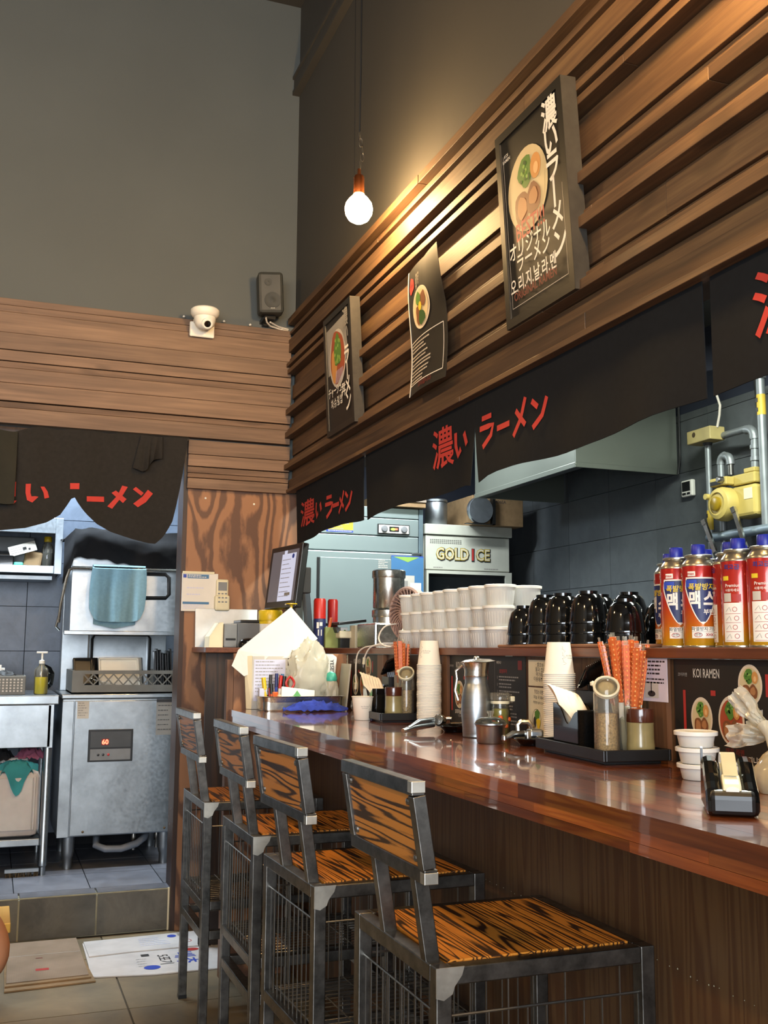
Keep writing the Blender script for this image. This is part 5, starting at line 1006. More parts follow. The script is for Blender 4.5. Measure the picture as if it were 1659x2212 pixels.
F = Flat(plane_to((1.337, 4.0597, Zs), (1, 0, 0), (0, 0, 1))); F.ell(.016, .05, .008, .010, 'print_green', 1, 10, .2); F.ell(.018, .025, .006, .007, 'print_green_dark', 1, 10, .2); F.ell(.015, .07, .005, .005, 'print_green', 1, 8); F.build('print', gb)
base_obj('cream_carton', MB().box(1.37, 1.43, 3.98, 4.05, Zs, Zs + .092), 'paper_cream', (1.4, 4.0, Zs), bevel=.002, label='plain cream carton between the tea box and the steel bin', cat='box')
base_obj('steel_bin', MB().box(1.36, 1.50, 3.72, 3.93, Zs, Zs + .096), 'polished_steel', (1.43, 3.83, Zs), bevel=.006, label='low square polished steel bin beside the stacked canisters', cat='bin')
for k, (z, lb) in enumerate(((Zs, 'lower of the two stacked stainless canisters'), (Zs + .1565, 'upper of the two stacked stainless canisters, with lid'))):
    t = thing('steel_canister', lb, 'canister', (1.478, 3.55 + .03, z), 0, 'stacked stainless canisters'); c = (1.478, 3.885, z)
    t.location = c; WL[t.name] = Vector(c)
    obj('body', MB().lathe([(.060, 0), (.063, .004), (.063, .128), (.060, .130)], 32, c), 'polished_steel', t, smooth=True); obj('lid', MB().lathe([(.066, .122), (.0675, .126), (.0675, .150), (.064, .154), (0, .155)], 32, c), 'polished_steel', t, smooth=True)
# desk fan
fn_ = thing('desk_fan', 'taupe round desk fan seen almost edge-on on the ledge', 'fan', (1.38, 3.37, Zs)); fc = Vector((1.365, 3.37, Zs + .118)); RF = Matrix.Rotation(-PI / 2, 3, 'Y') @ Matrix.Rotation(.18, 3, 'X')
RF = Matrix.Rotation(.30, 3, 'Z') @ Matrix.Rotation(-PI / 2, 3, 'Y')
obj('rear_shell', MB().lathe([(0, -.055), (.035, -.052), (.070, -.038), (.090, -.014), (.092, .006)], 32, fc, rot=RF, cap1=False), 'fan_taupe', fn_, smooth=True); obj('front_ring', MB().lathe([(.092, .0), (.096, .006), (.096, .020), (.090, .026), (.084, .022), (.084, .004)], 32, fc, rot=RF), 'fan_taupe', fn_, smooth=True); obj('hub', MB().lathe([(.030, .018), (.030, .028), (.026, .034), (0, .036)], 24, fc, rot=RF), 'fan_taupe', fn_, smooth=True)
for k in range(28):
    a = 2 * PI * k / 28; pts = []
    for q in range(5):
        r = .028 + .058 * q / 4; aa = a + .55 * q / 4; pts.append(fc + RF @ Vector((r * math.cos(aa), r * math.sin(aa), .026 + .004 * math.sin(q / 4 * PI))))
    obj('grille_rib', MB().tube(pts, .0026, 5), 'fan_taupe', fn_, smooth=True)
obj('fan_disc', MB().lathe([(.0, .004), (.082, .004)], 24, fc, rot=RF), 'black_matte', fn_); obj('neck', MB().tube([fc + Vector((.02, 0, -.085)), (1.375, 3.37, Zs + .012)], [.016, .022], 12), 'fan_taupe', fn_, smooth=True); obj('base', MB().lathe([(.052, 0), (.052, .006), (.044, .014), (0, .016)], 24, (1.345, 3.37, Zs)), 'fan_taupe', fn_, smooth=True)
for k, (pts, lb) in enumerate(((([(1.33, 3.40, Zs + .085), (1.285, 3.41, Zs + .075), (1.265, 3.42, Zs + .040), (1.27, 3.40, Zs + .012), (1.30, 3.36, Zs + .006), (1.30, 3.30, Zs + .05), (1.33, 3.32, Zs + .085)]), 'white cord looping from the taupe fan'), ([(1.34, 3.42, Zs + .010), (1.28, 3.46, Zs + .008), (1.252, 3.54, Zs + .0), (1.240, 3.58, Zs - .03), (1.238, 3.585, Zs - .10), (1.238, 3.58, Zs - .125)], 'longer white charging cable hanging over the ledge'),
                               ([(1.34, 3.44, Zs + .016), (1.28, 3.44, Zs + .014), (1.250, 3.47, Zs + .0), (1.240, 3.50, Zs - .035)], 'shorter white charging cable hanging over the ledge'))):
    t = thing('charging_cable', lb, 'cable', pts[0], 0, 'white cables of the fan'); 
    P = [Vector(p) for p in pts]; S = []
    for i in range(len(P) - 1):
        p0, p1, p2, p3 = P[max(i - 1, 0)], P[i], P[i + 1], P[min(i + 2, len(P) - 1)]
        for q in range(5): u = q / 5; S.append(.5 * ((2 * p1) + (p2 - p0) * u + (2 * p0 - 5 * p1 + 4 * p2 - p3) * u * u + (3 * p1 - p0 - 3 * p2 + p3) * u ** 3))
    S.append(P[-1]); obj('cord', MB().tube(S, .0028, 8), 'cable_white', t, smooth=True)
    if k: obj('plug', MB().tube([P[-1], P[-1] + Vector((0, .006, -.022))], .0055, 8), 'cream_plastic', t, smooth=True); obj('contact', MB().tube([P[-1] + Vector((0, .006, -.022)), P[-1] + Vector((0, .008, -.034))], .003, 6), 'wire_steel', t, smooth=True)
# lidded deli tubs in rows
def tub_proto(label):
    t = thing('deli_tub', label, 'tub', (0, 0, 0), 0, 'clear deli tubs stacked on the ledge')
    mb = MB(); n = 28
    prof = [(.034, 0), (.0355, .002), (.0405, .050)]
    mb.lathe(prof, n, cap1=False); obj('tub', mb, 'milky_plastic', t, smooth=True, w=False)
    rb = MB()
    for k in range(n): a = 2 * PI * k / n; rb.tube([(.0352 * math.cos(a), .0352 * math.sin(a), .006), (.0392 * math.cos(a), .0392 * math.sin(a), .040)], .0011, 4, False)
    obj('ribs', rb, 'milky_plastic', t, w=False, kind='stuff')
    obj('lid', MB().lathe([(.0405, .049), (.0445, .0495), (.0450, .0565), (.042, .0575), (.040, .0560), (0, .0560)], n), 'white_plastic', t, smooth=True, w=False); return t
tp = None
lev = ['bottom', 'middle', 'top']
for c_ in range(8):
    y = 3.205 - .0905 * c_
    for k in range(3):
        lb = f'{lev[k]} clear lidded tub in the ' + ['column farthest from the camera, behind the fan', 'second column from the fan', 'third column from the fan', 'fourth column from the fan', 'fifth column from the fan', 'sixth column from the fan', 'seventh column from the fan', 'nearest column of the front row'][c_]
        p = (1.305 + (.004 if (c_ + k) % 2 else -.002), y, Zs + .058 * k)
        if tp is None: tp = tub_proto(lb); tp.location = p
        else: dup(tp, p, .3 * c_ + k, lb)
for c_ in range(2):
    for k in range(3): dup(tp, (1.402, 2.595 + .093 * c_, Zs + .058 * k), .4 * k, f'{lev[k]} clear lidded tub in the ' + ['right-hand column of the rear row beside the black bowls', 'rear row column just behind the nearest front column'][c_])
# upturned black bowls on a wooden tray
btr = base_obj('bowl_tray', MB().box(1.262, 1.50, 1.885, 2.50, Zs, Zs + .008), 'wood_tray', (1.38, 2.2, Zs), bevel=.003, label='thin brown wooden tray under the upturned black bowls', cat='tray')
bp0 = None; Zb = Zs + .0085
spots = [(1.305, 2.425, 1), (1.315, 2.335, 2), (1.315, 2.245, 2), (1.320, 2.135, 2), (1.335, 2.005, 1), (1.42, 2.36, 2), (1.425, 2.25, 2), (1.43, 2.13, 2), (1.44, 2.01, 1)]
names = ['at the left end beside the deli tubs', 'in the second stack from the deli tubs', 'in the third stack from the deli tubs', 'in the fourth stack from the deli tubs', 'at the right end beside the gas canisters', 'in the rear row behind the second stack', 'in the rear row behind the third stack', 'in the rear row behind the fourth stack', 'in the rear row behind the right end bowl']
for i, (x, y, n_) in enumerate(spots):
    for k in range(n_ + 1):
        lb = ['lowest', 'upper', 'topmost'][k] + ' upturned glossy black bowl ' + names[i]
        p = (x, y, Zb + .024 * k)
        if bp0 is None:
            bp0 = thing('black_bowl', lb, 'bowl', p, 0, 'upturned black bowls on the ledge'); pr_ = [(.047, 0), (.0475, .003), (.0465, .006), (.0445, .022), (.0415, .040), (.036, .058), (.028, .068), (.0215, .0700)]
            obj('bowl', MB().lathe(pr_ + [(.0205, .0690), (.034, .052), (.0405, .035), (.0455, .003), (.047, 0)], 32, cap0=False, cap1=False), 'black_gloss', bp0, smooth=60, w=False); obj('foot_ring', MB().lathe([(.0225, .0700), (.0225, .0770), (.0190, .0770), (.0190, .0705), (0, .0705)], 28), 'black_gloss', bp0, smooth=True, w=False)
        else: dup(bp0, p, .5 * k, lb)
# ------------------------------------------------------------------ butane canisters
def can_proto():
    t = thing('gas_canister', 'x', 'gas canister', (0, 0, 0), 0, 'butane gas canisters on the ledge'); R_ = .0335
    obj('can_body', MB().lathe([(.0318, 0), (R_, .003), (R_, .160), (.0328, .162)], 40), 'can_print', t, smooth=True, w=False); obj('base_rim', MB().lathe([(.0338, 0), (.0342, .002), (.0336, .004)], 40), 'butane_silver', t, smooth=True, w=False)
    obj('shoulder', MB().lathe([(.0336, .160), (.0338, .1625), (.030, .168), (.0255, .174), (.0225, .177), (.0245, .1785), (.0272, .1795), (.0272, .1825), (.0250, .1835), (.012, .1825)], 40), 'butane_silver', t, smooth=True, w=False)
    obj('cap', MB().lathe([(.0135, .1815), (.0140, .1830), (.0137, .203), (.0125, .2045), (0, .2045)], 24), 'cap_blue', t, smooth=True, w=False)
    def cyl(u, v, h): a = u / R_; return (math.sin(a) * (R_ + .0002 + h * .5), -math.cos(a) * (R_ + .0002 + h * .5), v)
    F = Flat(cyl)
    def hw(v, g=0):   # half width of the shield
        if v > .118: return .034 + g - (v - .118) * .15
        q = max(0, (v - .046 + g * .6) / .072); return (.034 + g) * min(1, q) ** .62
    F.slab(lambda v: -hw(v, .002), lambda v: hw(v, .002), .0445, .1375, 16, 16, 'print_white', 1); F.slab(lambda v: -hw(v) + .001, lambda v: hw(v) - .001, .050, .1345, 16, 16, 'navy_print', 2); F.slab(lambda v: -.033, lambda v: -.010, .118, .1325, 2, 8, 'print_royal', 3)
    F.text('폭발방지', -.001, .1175, .0145, 'print_yellow', 4, .02, sx=.98, skew=.12, fine=.005); F.text('맥', -.0145, .0905, .036, 'print_white', 4, .035, sx=.75, fine=.005); F.text('스', .0145, .0925, .034, 'print_white', 4, .035, sx=.85, fine=.005); F.text('부탄', .012, .0685, .012, 'print_white', 4, .02, fine=.005)
    F.slab(lambda v: -.028, lambda v: -.012, .1395, .149, 2, 5, 'print_white', 2); F.text('max', -.021, .1445, .008, 'print_red', 4, .02, fine=.005)
    F.slab(lambda v: -.022, lambda v: .026, .018, .0405, 2, 14, 'print_white', 2); F.text('파열방지 기능', .002, .0355, .0085, 'print_ink', 4, .01, fine=.005); F.slab(lambda v: -.022, lambda v: .026, .0303, .0308, 1, 14, 'print_grey', 3)
    F.ring(-.010, .0245, .008, .0045, .001, 'print_red', 4); F.text('안전', -.010, .0245, .0065, 'print_ink', 4, .01, fine=.005); F.text('X×X', .012, .0245, .0075, 'print_red', 4, .03, fine=.005)
    # rear: instructions
    b = PI * R_
    F.slab(lambda v: b - .028, lambda v: b + .010, .010, .082, 2, 12, 'print_white', 2); F.slab(lambda v: b - .026, lambda v: b - .010, .084, .100, 2, 5, 'print_pale', 2); F.slab(lambda v: b - .008, lambda v: b + .008, .084, .098, 2, 5, 'print_red', 2)
    for k in range(4):
        F.ring(b - .004 + .003 * (k % 2), .070 - .0165 * k, .0045, .0045, .0009, 'print_red', 4, 14); F.stroke([(b - .022, .066 - .0165 * k), (b - .014, .074 - .0165 * k), (b - .011, .066 - .0165 * k)], .0008, 'print_grey', 4, .004)
        F.slab(lambda v: b - .024, lambda v: b + .006, .0615 - .0165 * k, .0622 - .0165 * k, 1, 8, 'print_red', 3)
    F.text('Premium', b - .006, .114, .0085, 'print_white', 4, .01, fine=.005); F.text('최고급', b - .008, .148, .011, 'print_blue', 4, .02, fine=.005); F.slab(lambda v: b - .027, lambda v: b - .014, .124, .132, 1, 4, 'print_yellow', 2); F.text('사용하세요', b - .008, .105, .006, 'print_white', 4, .01, fine=.005)
    for s_ in (-1, 1):     # side strips with bar code
        c = b + .034 if s_ > 0 else -b * .52
        F.slab(lambda v: c - .008, lambda v: c + .008, .008, .042, 2, 4, 'print_white', 2)
        for q in range(9): F.slab(lambda v: c - .006, lambda v: c + .004, .011 + .0032 * q, .0125 + .0032 * q, 1, 3, 'print_ink', 3)
        F.slab(lambda v: c - .009, lambda v: c + .009, .112, .132, 2, 4, 'print_yellow', 2); F.text('부탄', c, .122, .009, 'print_ink', 4, .01, fine=.005); F.text('맥스', c, .143, .011, 'print_white', 4, .02, fine=.005); F.slab(lambda v: c - .008, lambda v: c + .008, .048, .074, 2, 4, 'print_red', 2)
    F.build('print', t, w=False); return t
can = can_proto()
CANS = [('B', 1.315, 1.785, .12, 'gas canister with blue shield print, left of the front row'), ('C', 1.315, 1.713, .12, 'gas canister with fully visible blue shield print in the front row'), ('E', 1.312, 1.590, PI - .25, 'nearest gas canister, turned to its white instruction panel'), ('G', 1.312, 1.517, PI - .1, 'gas canister cut by the right picture edge'),
        ('A', 1.385, 1.905, -.9, 'gas canister half hidden at the far left of the group, showing its side'), ('C2', 1.392, 1.79, .9, 'rear gas canister behind the fully visible shield canister'), ('D', 1.342, 1.6515, 1.9, 'gas canister with narrow bar code side, between the shield and instruction canisters'), ('F', 1.400, 1.690, .8, 'rear gas canister behind the instruction panel canister'), ('H', 1.392, 1.57, .4, 'rear gas canister at the right picture edge')]
for i, (n_, x, y, rz, lb) in enumerate(CANS):
    o = can if i == 0 else dup(can, (0, 0, 0)); o.location = (x, y, Zs); o.rotation_euler = (0, 0, rz - .62); o['label'] = lb
# ------------------------------------------------------------------ menus and notes on the upright board (x = 1.274)
MX = 1.2735
def board(name, label, cat, y0, y1, z0, z1, mat, printer, thick=.002, x=MX):
    t = thing(name, label, cat, (x, (y0 + y1) / 2, z0)); obj('sheet', MB().box(x - thick, x, y0, y1, z0, z1), mat, t)
    F = Flat(plane_to((x - thick, y1, z0), (0, -1, 0), (0, 0, 1))); printer(F, y1 - y0, z1 - z0); F.build('print', t); return t
def menu_print(F, W, H, small=False):
    F.text('KOI RAMEN', .100, H * .865, .024, 'print_pale', 1, .012, sx=.62)
    F.text('코이라멘', .028, H * .85, .008, 'print_grey', 1, .01)
    ramen_print(F, .083, H * .44, .032, H * .20, 'pork'); ramen_print(F, .168, H * .44, .036, H * .23, 'red'); ramen_print(F, .222, H * .78, .032, H * .185, 'pork')
    F.rect(.028, H * .20, .036, H * .70, 'print_red'); F.rect(.262, H * .68, .270, H * .88, 'print_red'); F.rect(.265, H * .25, .273, H * .52, 'print_red'); F.rect(.112, H * .66, .126, H * .71, 'print_red')
    F.text('오리지날 라멘', .085, H * .185, .014, 'print_white', 1, .012, sx=.8); F.text('매운 라멘', .175, H * .155, .013, 'print_dark_red', 1, .012); F.text('차슈 라멘', .235, H * .53, .013, 'print_white', 1, .012, sx=.7); F.text('미니차슈', .235, H * .10, .014, 'print_white', 1, .012)
    F.text('9,500', .085, H * .13, .010, 'print_grey', 1, .01)
    if W > .40:
        F.rect(.31, H * .05, .3108, H * .95, 'print_grey'); F.text('MENU', .335, H * .92, .010, 'print_pale', 1, .01); F.rect(W - .04, H * .83, W - .018, H * .95, 'print_dark_red'); F.text('토핑추가', .36, H * .80, .012, 'print_red', 1, .01)
        for k in range(7): F.rect(.325, H * (.70 - .095 * k), .327, H * (.74 - .095 * k), 'print_grey'); F.lines(.335, H * (.73 - .095 * k), W - .03, 2, .008, 'print_grey', 1, .0035, k)
board('menu_board', 'black menu with ramen bowls behind the tape dispenser and tubs', 'menu', 1.20, 1.745, .9405, 1.137, 'print_board', menu_print)
board('menu_board', 'black menu with small print behind the steel pitcher', 'menu', 2.362, 2.845, .9405, 1.137, 'print_board', menu_print)
def menu_far(F, W, H): menu_print(F, .3, H)
board('menu_board', 'black menu with ramen bowls at the far end behind the spoons', 'menu', 3.435, 3.765, .9405, 1.137, 'print_board', menu_far)
def note1(F, W, H):
    for k, s_ in enumerate(('· 셀프바 ·', '물과 컵은', '여기에서', '이용해주세요')): F.text(s_, W * .5, H * (.80 - .19 * k), .0125, 'print_ink', 1, .004, rot=-.06)
board('handwritten_note', 'small handwritten white note beside the black menu', 'note', 2.225, 2.348, 1.066, 1.130, 'paper_cream', note1, .001)
def note2(F, W, H):
    F.text('맛있는 라멘 먹는법 *', W * .48, H * .90, .011, 'print_ink', 1, .004, rot=-.05, sx=.85); F.text('마늘 꾹 짜서 드세요', W * .46, H * .79, .010, 'print_ink', 1, .004, rot=-.04); F.text('취향껏 넣어 드시면 더 맛있어요', W * .5, H * .68, .0075, 'print_ink', 1, .004, rot=-.05)
    F.ring(W * .28, H * .36, .022, H * .21, .0012, 'print_ink', 1); F.ell(W * .30, H * .42, .012, .018, 'print_green', 1, 12, .15); F.ell(W * .34, H * .28, .010, .014, 'print_yellow', 2, 12, .15); F.ell(W * .22, H * .30, .007, .014, 'print_ink', 2, 10); F.lines(W * .52, H * .55, W * .95, 7, .008, 'print_pale', 1, .002, 4)
board('handwritten_note', 'larger handwritten white note with a bowl drawing, behind the black dish', 'note', 2.200, 2.350, .9405, 1.062, 'paper_cream', note2, .001)
def note3(F, W, H):
    F.lines(.004, H * .93, W * .95, 4, .008, 'print_ink', 1, .0035, 2); F.lines(.004, H * .52, W * .98, 2, .007, 'print_ink', 1, .003, 6); F.rect(W * .22, H * .08, W * .70, H * .45, 'print_pale', 1); F.ell(W * .46, H * .18, .013, .006, 'print_ink', 2, 14); F.rect(W * .44, H * .2, W * .47, H * .42, 'print_ink', 2)
board('printed_notice', 'lavender printed notice with a small cup photo beside the orange sleeves', 'notice', 1.752, 1.850, 1.052, 1.138, 'lavender_paper', note3, .001, 1.2615)
def note4(F, W, H):
    for k in range(4): F.stroke([(.006, H * (.2 + .2 * k)), (W - .006, H * (.22 + .2 * k))], .004, 'print_ink')
board('price_note', 'small beige note with black strokes at the far end of the board', 'note', 3.782, 3.878, 1.07, 1.135, 'paper_cream', note4, .001)
# ------------------------------------------------------------------ condiment sets
def paper_cup_proto(label, grp):
    t = thing('paper_cup', label, 'paper cup', (0, 0, 0), 0, grp)
    obj('cup', MB().lathe([(.036, .0), (.0345, .003), (.0262, .072), (.0255, .073), (0, .0725)], 28, cap0=False), 'paper_cup', t, smooth=True, w=False)
    obj('rolled_rim', MB().lathe([(.0348, .0002), (.0368, .0004), (.0372, .0018), (.0365, .0032), (.0345, .0030)], 28, cap0=False, cap1=False), 'paper_cup', t, smooth=True, w=False)
    return t
def cup_print(parent, rot0):
    def cyl(u, v, h): r = .0345 - (v - .003) * (.0083 / .069) + .0003 + h * .4; a = u / .03 + rot0; return (math.sin(a) * r, -math.cos(a) * r, v)
    F = Flat(cyl)
    for k in range(6): F.stroke([(-.014 + .003 * math.sin(k * 2), .022 + .007 * k), (-.010 + .004 * math.cos(k * 3), .025 + .007 * k), (-.015, .029 + .007 * k)], .0006, 'print_grey', 1, .004)
    F.text('the flowing\nmoment', .006, .040, .0055, 'print_grey', 1, 0); F.build('print', parent, w=False)
cp0 = paper_cup_proto('topmost upturned paper cup of the tall stack beside the pitcher', 'paper cups in the tall stack beside the pitcher')
NC = 40; base = (1.222, 2.870, CZ + .0005)
cp0.location = (base[0], base[1], base[2] + .0044 * (NC - 1))
for k in range(NC - 1): dup(cp0, (base[0] + .0006 * math.sin(k * .9), base[1], base[2] + .0044 * k), k * .7, 'upturned white paper cup nested in the tall stack beside the pitcher')
cup_print(cp0, -.9)
cq0 = paper_cup_proto('topmost upturned paper cup with fine flower print in the stack behind the napkins', 'paper cups in the stack behind the napkin holder')
base = (1.216, 2.098, CZ + .0005); NR = 38
cq0.location = (base[0], base[1], base[2] + .0044 * (NR - 1))
for k in range(NR - 1): dup(cq0, (base[0] + .0006 * math.sin(k * .9), base[1], base[2] + .0044 * k), k * .7, 'upturned white paper cup nested in the stack behind the napkin holder')
cup_print(cq0, .25)
sc_ = thing('paper_cup', 'single upright paper cup at the left of the far condiment tray', 'paper cup', (1.094, 3.10, CZ + .0005)); obj('cup', MB().lathe([(0, .002), (.0245, 0), (.0255, .001), (.0335, .070), (.0325, .070), (.0245, .003), (0, .003)], 28, (1.094, 3.10, CZ + .0005)), 'paper_cup', sc_, smooth=True); obj('rolled_rim', MB().lathe([(.0335, .069), (.0355, .0705), (.0345, .0725), (.0325, .071)], 28, (1.094, 3.10, CZ + .0005), False, False), 'paper_cup', sc_, smooth=True)
F = Flat(lambda u, v, h: (1.094 + math.sin(u / .03 + .1) * (.0258 + v * .114 + .0004), 3.10 - math.cos(u / .03 + .1) * (.0258 + v * .114 + .0004), CZ + v))
for k in range(6): F.stroke([(.010 + .003 * math.sin(k * 2), .014 + .006 * k), (.014 + .004 * math.cos(k * 3), .017 + .006 * k), (.008, .020 + .006 * k)], .0007, 'print_grey', 1, .004)
F.text('the flowing\nmoment', -.006, .040, .0055, 'print_grey', 1, 0); F.build('print', sc_)
def condiments(tag_, side_, A, rz, sh, jp, tp_):
    """black tray with napkin holder, cutlery box, ceramic jar, sesame tube and chopstick tube. A = near left corner"""
    Lx, Ly = .142, .312; Rz = Matrix.Rotation(rz, 3, 'Z')
    def P(u, v, z): q = Rz @ Vector((u, v, 0)); return Vector((A[0] + q.x, A[1] + q.y, z))
    def put(mb): return mb.xf(Matrix.Translation(Vector((A[0], A[1], 0))) @ Rz.to_4x4())
    z0 = CZ + .0005; zt = z0 + .012
    t = thing('condiment_tray', 'black rectangular condiment tray ' + ('nearest the camera, in front of the menu' if side_ == 'near' else 'at the far end of the counter'), 'tray', P(Lx / 2, Ly / 2, z0), 0, 'condiment trays on the counter')
    obj('base', put(MB().box(0, Lx, 0, Ly, z0 + .006, zt).box(.012, Lx - .012, .015, Ly - .015, z0, z0 + .006)), 'black_plastic', t); obj('rim', put(MB().box(-.002, .004, -.002, Ly + .002, z0 + .006, z0 + .028).box(Lx - .004, Lx + .002, -.002, Ly + .002, z0 + .006, z0 + .028).box(.004, Lx - .004, -.002, .004, z0 + .006, z0 + .028).box(.004, Lx - .004, Ly - .004, Ly + .002, z0 + .006, z0 + .028)), 'black_plastic', t, bevel=.0015)
    zt += .0005
    # napkin holder: scooped front box
    nh = thing('napkin_holder', f'black scooped napkin holder {tag_}', 'napkin holder', P(.045, .185, zt), 0, 'napkin holders on the trays')
    u0, u1, v0, v1 = .010, .080, .128, .245
    def scoop(v): q = (v - v0) / (v1 - v0); return .088 - .034 * math.exp(-((q - .42) / .22) ** 2) + .012 * (q - .5)
    def wallp(u): 
        n = 14; mb = MB(); vs = [v0 + (v1 - v0) * k / n for k in range(n + 1)]
        poly = [(vs[0], 0)] + [(vs[-1], 0)] + [(v, scoop(v)) for v in reversed(vs)]
        return mb.prism(poly, .003, lambda x, y, z: (u + z, x, zt + y))
    obj('front_wall', put(wallp(u0)), 'black_gloss', nh); obj('rear_wall', put(wallp(u1 - .003)), 'black_gloss', nh); obj('end_walls', put(MB().box(u0, u1, v0, v0 + .003, zt, zt + .084).box(u0, u1, v1 - .003, v1, zt, zt + .094).box(u0, u1, v0, v1, zt, zt + .003)), 'black_gloss', nh)
    nk = thing('napkins', f'stack of folded cream paper napkins in the holder {tag_}', 'napkins', P(.045, .19, zt + .004), 0, 'napkin stacks in the holders')
    for k in range(7):
        uu = u0 + .012 + .0075 * k; ln = .040 - .003 * k
        def nf(u, v, uu=uu, ln=ln, k=k):
            vv = v0 + .040 + (v1 - v0 - .056) * u; z = zt + .005 + (.088 + .040 * u + .010 * math.sin(u * PI) - .003 * k) * v
            return (uu - ln * max(0, v - .55) ** 1.5 * 2.2 - .0 , vv + .030 * max(0, v - .45) , z)
        obj('napkin', put(MB().sheet(nf, 8, 10, (.0073, 0, 0))), 'napkin', nk, smooth=True)
    # cutlery box and black soup spoons
    cbx = thing('cutlery_box', f'tall black cutlery box {tag_}', 'cutlery box', P(.108, .245, zt), 0, 'cutlery boxes on the trays'); a0, a1, b0, b1 = .084, .132, .205, .285
    obj('walls', put(MB().box(a0, a0 + .003, b0, b1, zt, zt + .118).box(a1 - .003, a1, b0, b1, zt, zt + .118).box(a0 + .003, a1 - .003, b0, b0 + .003, zt, zt + .118).box(a0 + .003, a1 - .003, b1 - .003, b1, zt, zt + .118)), 'black_plastic', cbx); obj('floor', put(MB().box(a0 + .003, a1 - .003, b0 + .003, b1 - .003, zt, zt + .003)), 'black_plastic', cbx)
    ns = 8
    for k in range(ns):
        q = k / (ns - 1); uu = a0 + .010 + .0042 * k; vv = b0 + .030 + .004 * k
        sp_ = thing('soup_spoon', ['first', 'second', 'third', 'fourth', 'fifth', 'sixth', 'seventh', 'last'][k] + f' black soup spoon from the left in the cutlery box {tag_}', 'spoon', P(uu, vv, zt + .004), 0, 'black soup spoons in the cutlery boxes')
        hnd = put(MB().tube([(uu, vv, zt + .006), (uu, vv, zt + .10), (uu - .004, vv + .004, zt + .132)], [.0016, .002, .003], 8)); obj('handle', hnd, 'black_gloss', sp_, smooth=True)
        bw = MB().lathe([(0, -.010), (.012, -.008), (.020, 0), (.0215, .007), (.0200, .007), (.011, -.005), (0, -.007)], 20, sx=1.25, sy=.92); bw.xf(Matrix.Translation((uu - .010 + .0022 * k, vv + .004, zt + .146 + .0018 * k)) @ Matrix.Rotation(-.35, 4, 'Z') @ Matrix.Rotation(-1.15, 4, 'Y')); obj('bowl', put(bw), 'black_gloss', sp_, smooth=True)
    # ceramic jar with brown lid
    jr = thing('ceramic_jar', f'olive ceramic jar with brown lacquer lid {tag_}', 'jar', P(.105, .075, zt), 0, 'ceramic jars on the trays'); c = P(*jp, zt)
    obj('jar', MB().lathe([(.026, 0), (.0275, .003), (.0275, .020), (.0262, .034), (.0262, .060), (.0268, .064)], 28, c), 'ceramic_olive', jr, smooth=True); obj('lid', MB().lathe([(.0268, .0645), (.0272, .066), (.0272, .086), (.0262, .0905), (0, .0915)], 28, c), 'lacquer_brown', jr, smooth=True)
    # sesame tube with flip lid
    ss = thing('sesame_shaker', f'clear tube shaker of sesame with cream flip lid {tag_}', 'shaker', P(.045, .085, zt), 0, 'sesame shakers on the trays'); c = P(*sh, zt)
    obj('tube', MB().lathe([(.0272, .0), (.0272, .004), (.0255, .005), (.0250, .120), (.0235, .132), (.0185, .142), (.010, .148)], 28, c), 'clear_plastic', ss, smooth=True); obj('foot', MB().lathe([(.028, 0), (.028, .003), (.0265, .0045)], 28, c), 'cream_plastic', ss, smooth=True); obj('sesame', MB().lathe([(.0245, .005), (.0243, .078), (.023, .080), (0, .0805)], 24, c), 'sesame', ss, smooth=True)
    tl = Matrix.Rotation(-.55, 3, 'Z') @ Matrix.Rotation(.9, 3, 'X'); cc_ = c + Vector((-.004, -.008, .128))
    ld = obj('lid_ring', MB().lathe([(.0235, 0), (.0262, .002), (.0262, .010), (.0235, .012), (.0215, .010), (.0215, .002)], 26, cc_, rot=tl), 'cream_plastic', ss, smooth=True); obj('lid_disc', MB().lathe([(.0, .006), (.021, .006)], 22, cc_, rot=tl), 'clear_plastic', ld, smooth=True); obj('lid_tab', MB().lathe([(0, -.006), (.006, -.003), (.006, .003), (0, .006)], 12, cc_ + tl @ Vector((-.026, .010, .004))), 'cream_plastic', ld, smooth=True)
    # tube of wrapped chopsticks
    tb = thing('chopstick_tube', f'clear plastic tube of wrapped chopsticks {tag_}', 'tube', P(.105, .145, zt), 0, 'chopstick tubes on the trays'); c = P(*tp_, zt)
    obj('tube', MB().lathe([(.024, 0), (.0255, .002), (.0262, .125), (.0255, .125), (.0245, .004), (0, .004)], 24, c), 'clear_plastic', tb, smooth=True)
    rs = random.Random(int(A[1] * 100)); ncs, spr = (16, 3.0) if side_ == 'near' else (9, 1.7)
    for k in range(ncs):
        a = 2.4 * k; r = .0185 * math.sqrt((k + .5) / ncs); b = c + Vector((r * .7 * math.cos(a), r * .7 * math.sin(a), .006)); L = .205 + rs.uniform(0, .028); e = c + Vector((r * spr * math.cos(a) - .004, r * spr * math.sin(a) + .002, L))
        word = ['first', 'second', 'third', 'fourth', 'fifth', 'sixth', 'seventh', 'eighth', 'ninth', 'tenth', 'eleventh', 'twelfth', 'thirteenth', '', '', ''][k]
        ck = thing('wrapped_chopsticks', f'orange dotted paper sleeve of chopsticks standing in the clear tube {tag_}', 'chopsticks', b, 0, f'wrapped chopsticks {tag_}')
        m_ = b + (e - b) * .42
        obj('white_end', MB().bar(b, m_, .0110, .0050, up=(math.cos(a), math.sin(a), 0)), 'wrap_white', ck); sl = obj('sleeve', MB().bar(m_, e, .0130, .0060, up=(math.cos(a), math.sin(a), 0)), 'orange_wrap', ck, bevel=.0008)
        dm = MB(); dd = (e - m_); nrm = Vector((-.6, -.8, 0)); sd = dd.normalized().cross(Vector((math.cos(a), math.sin(a), 0))).normalized()
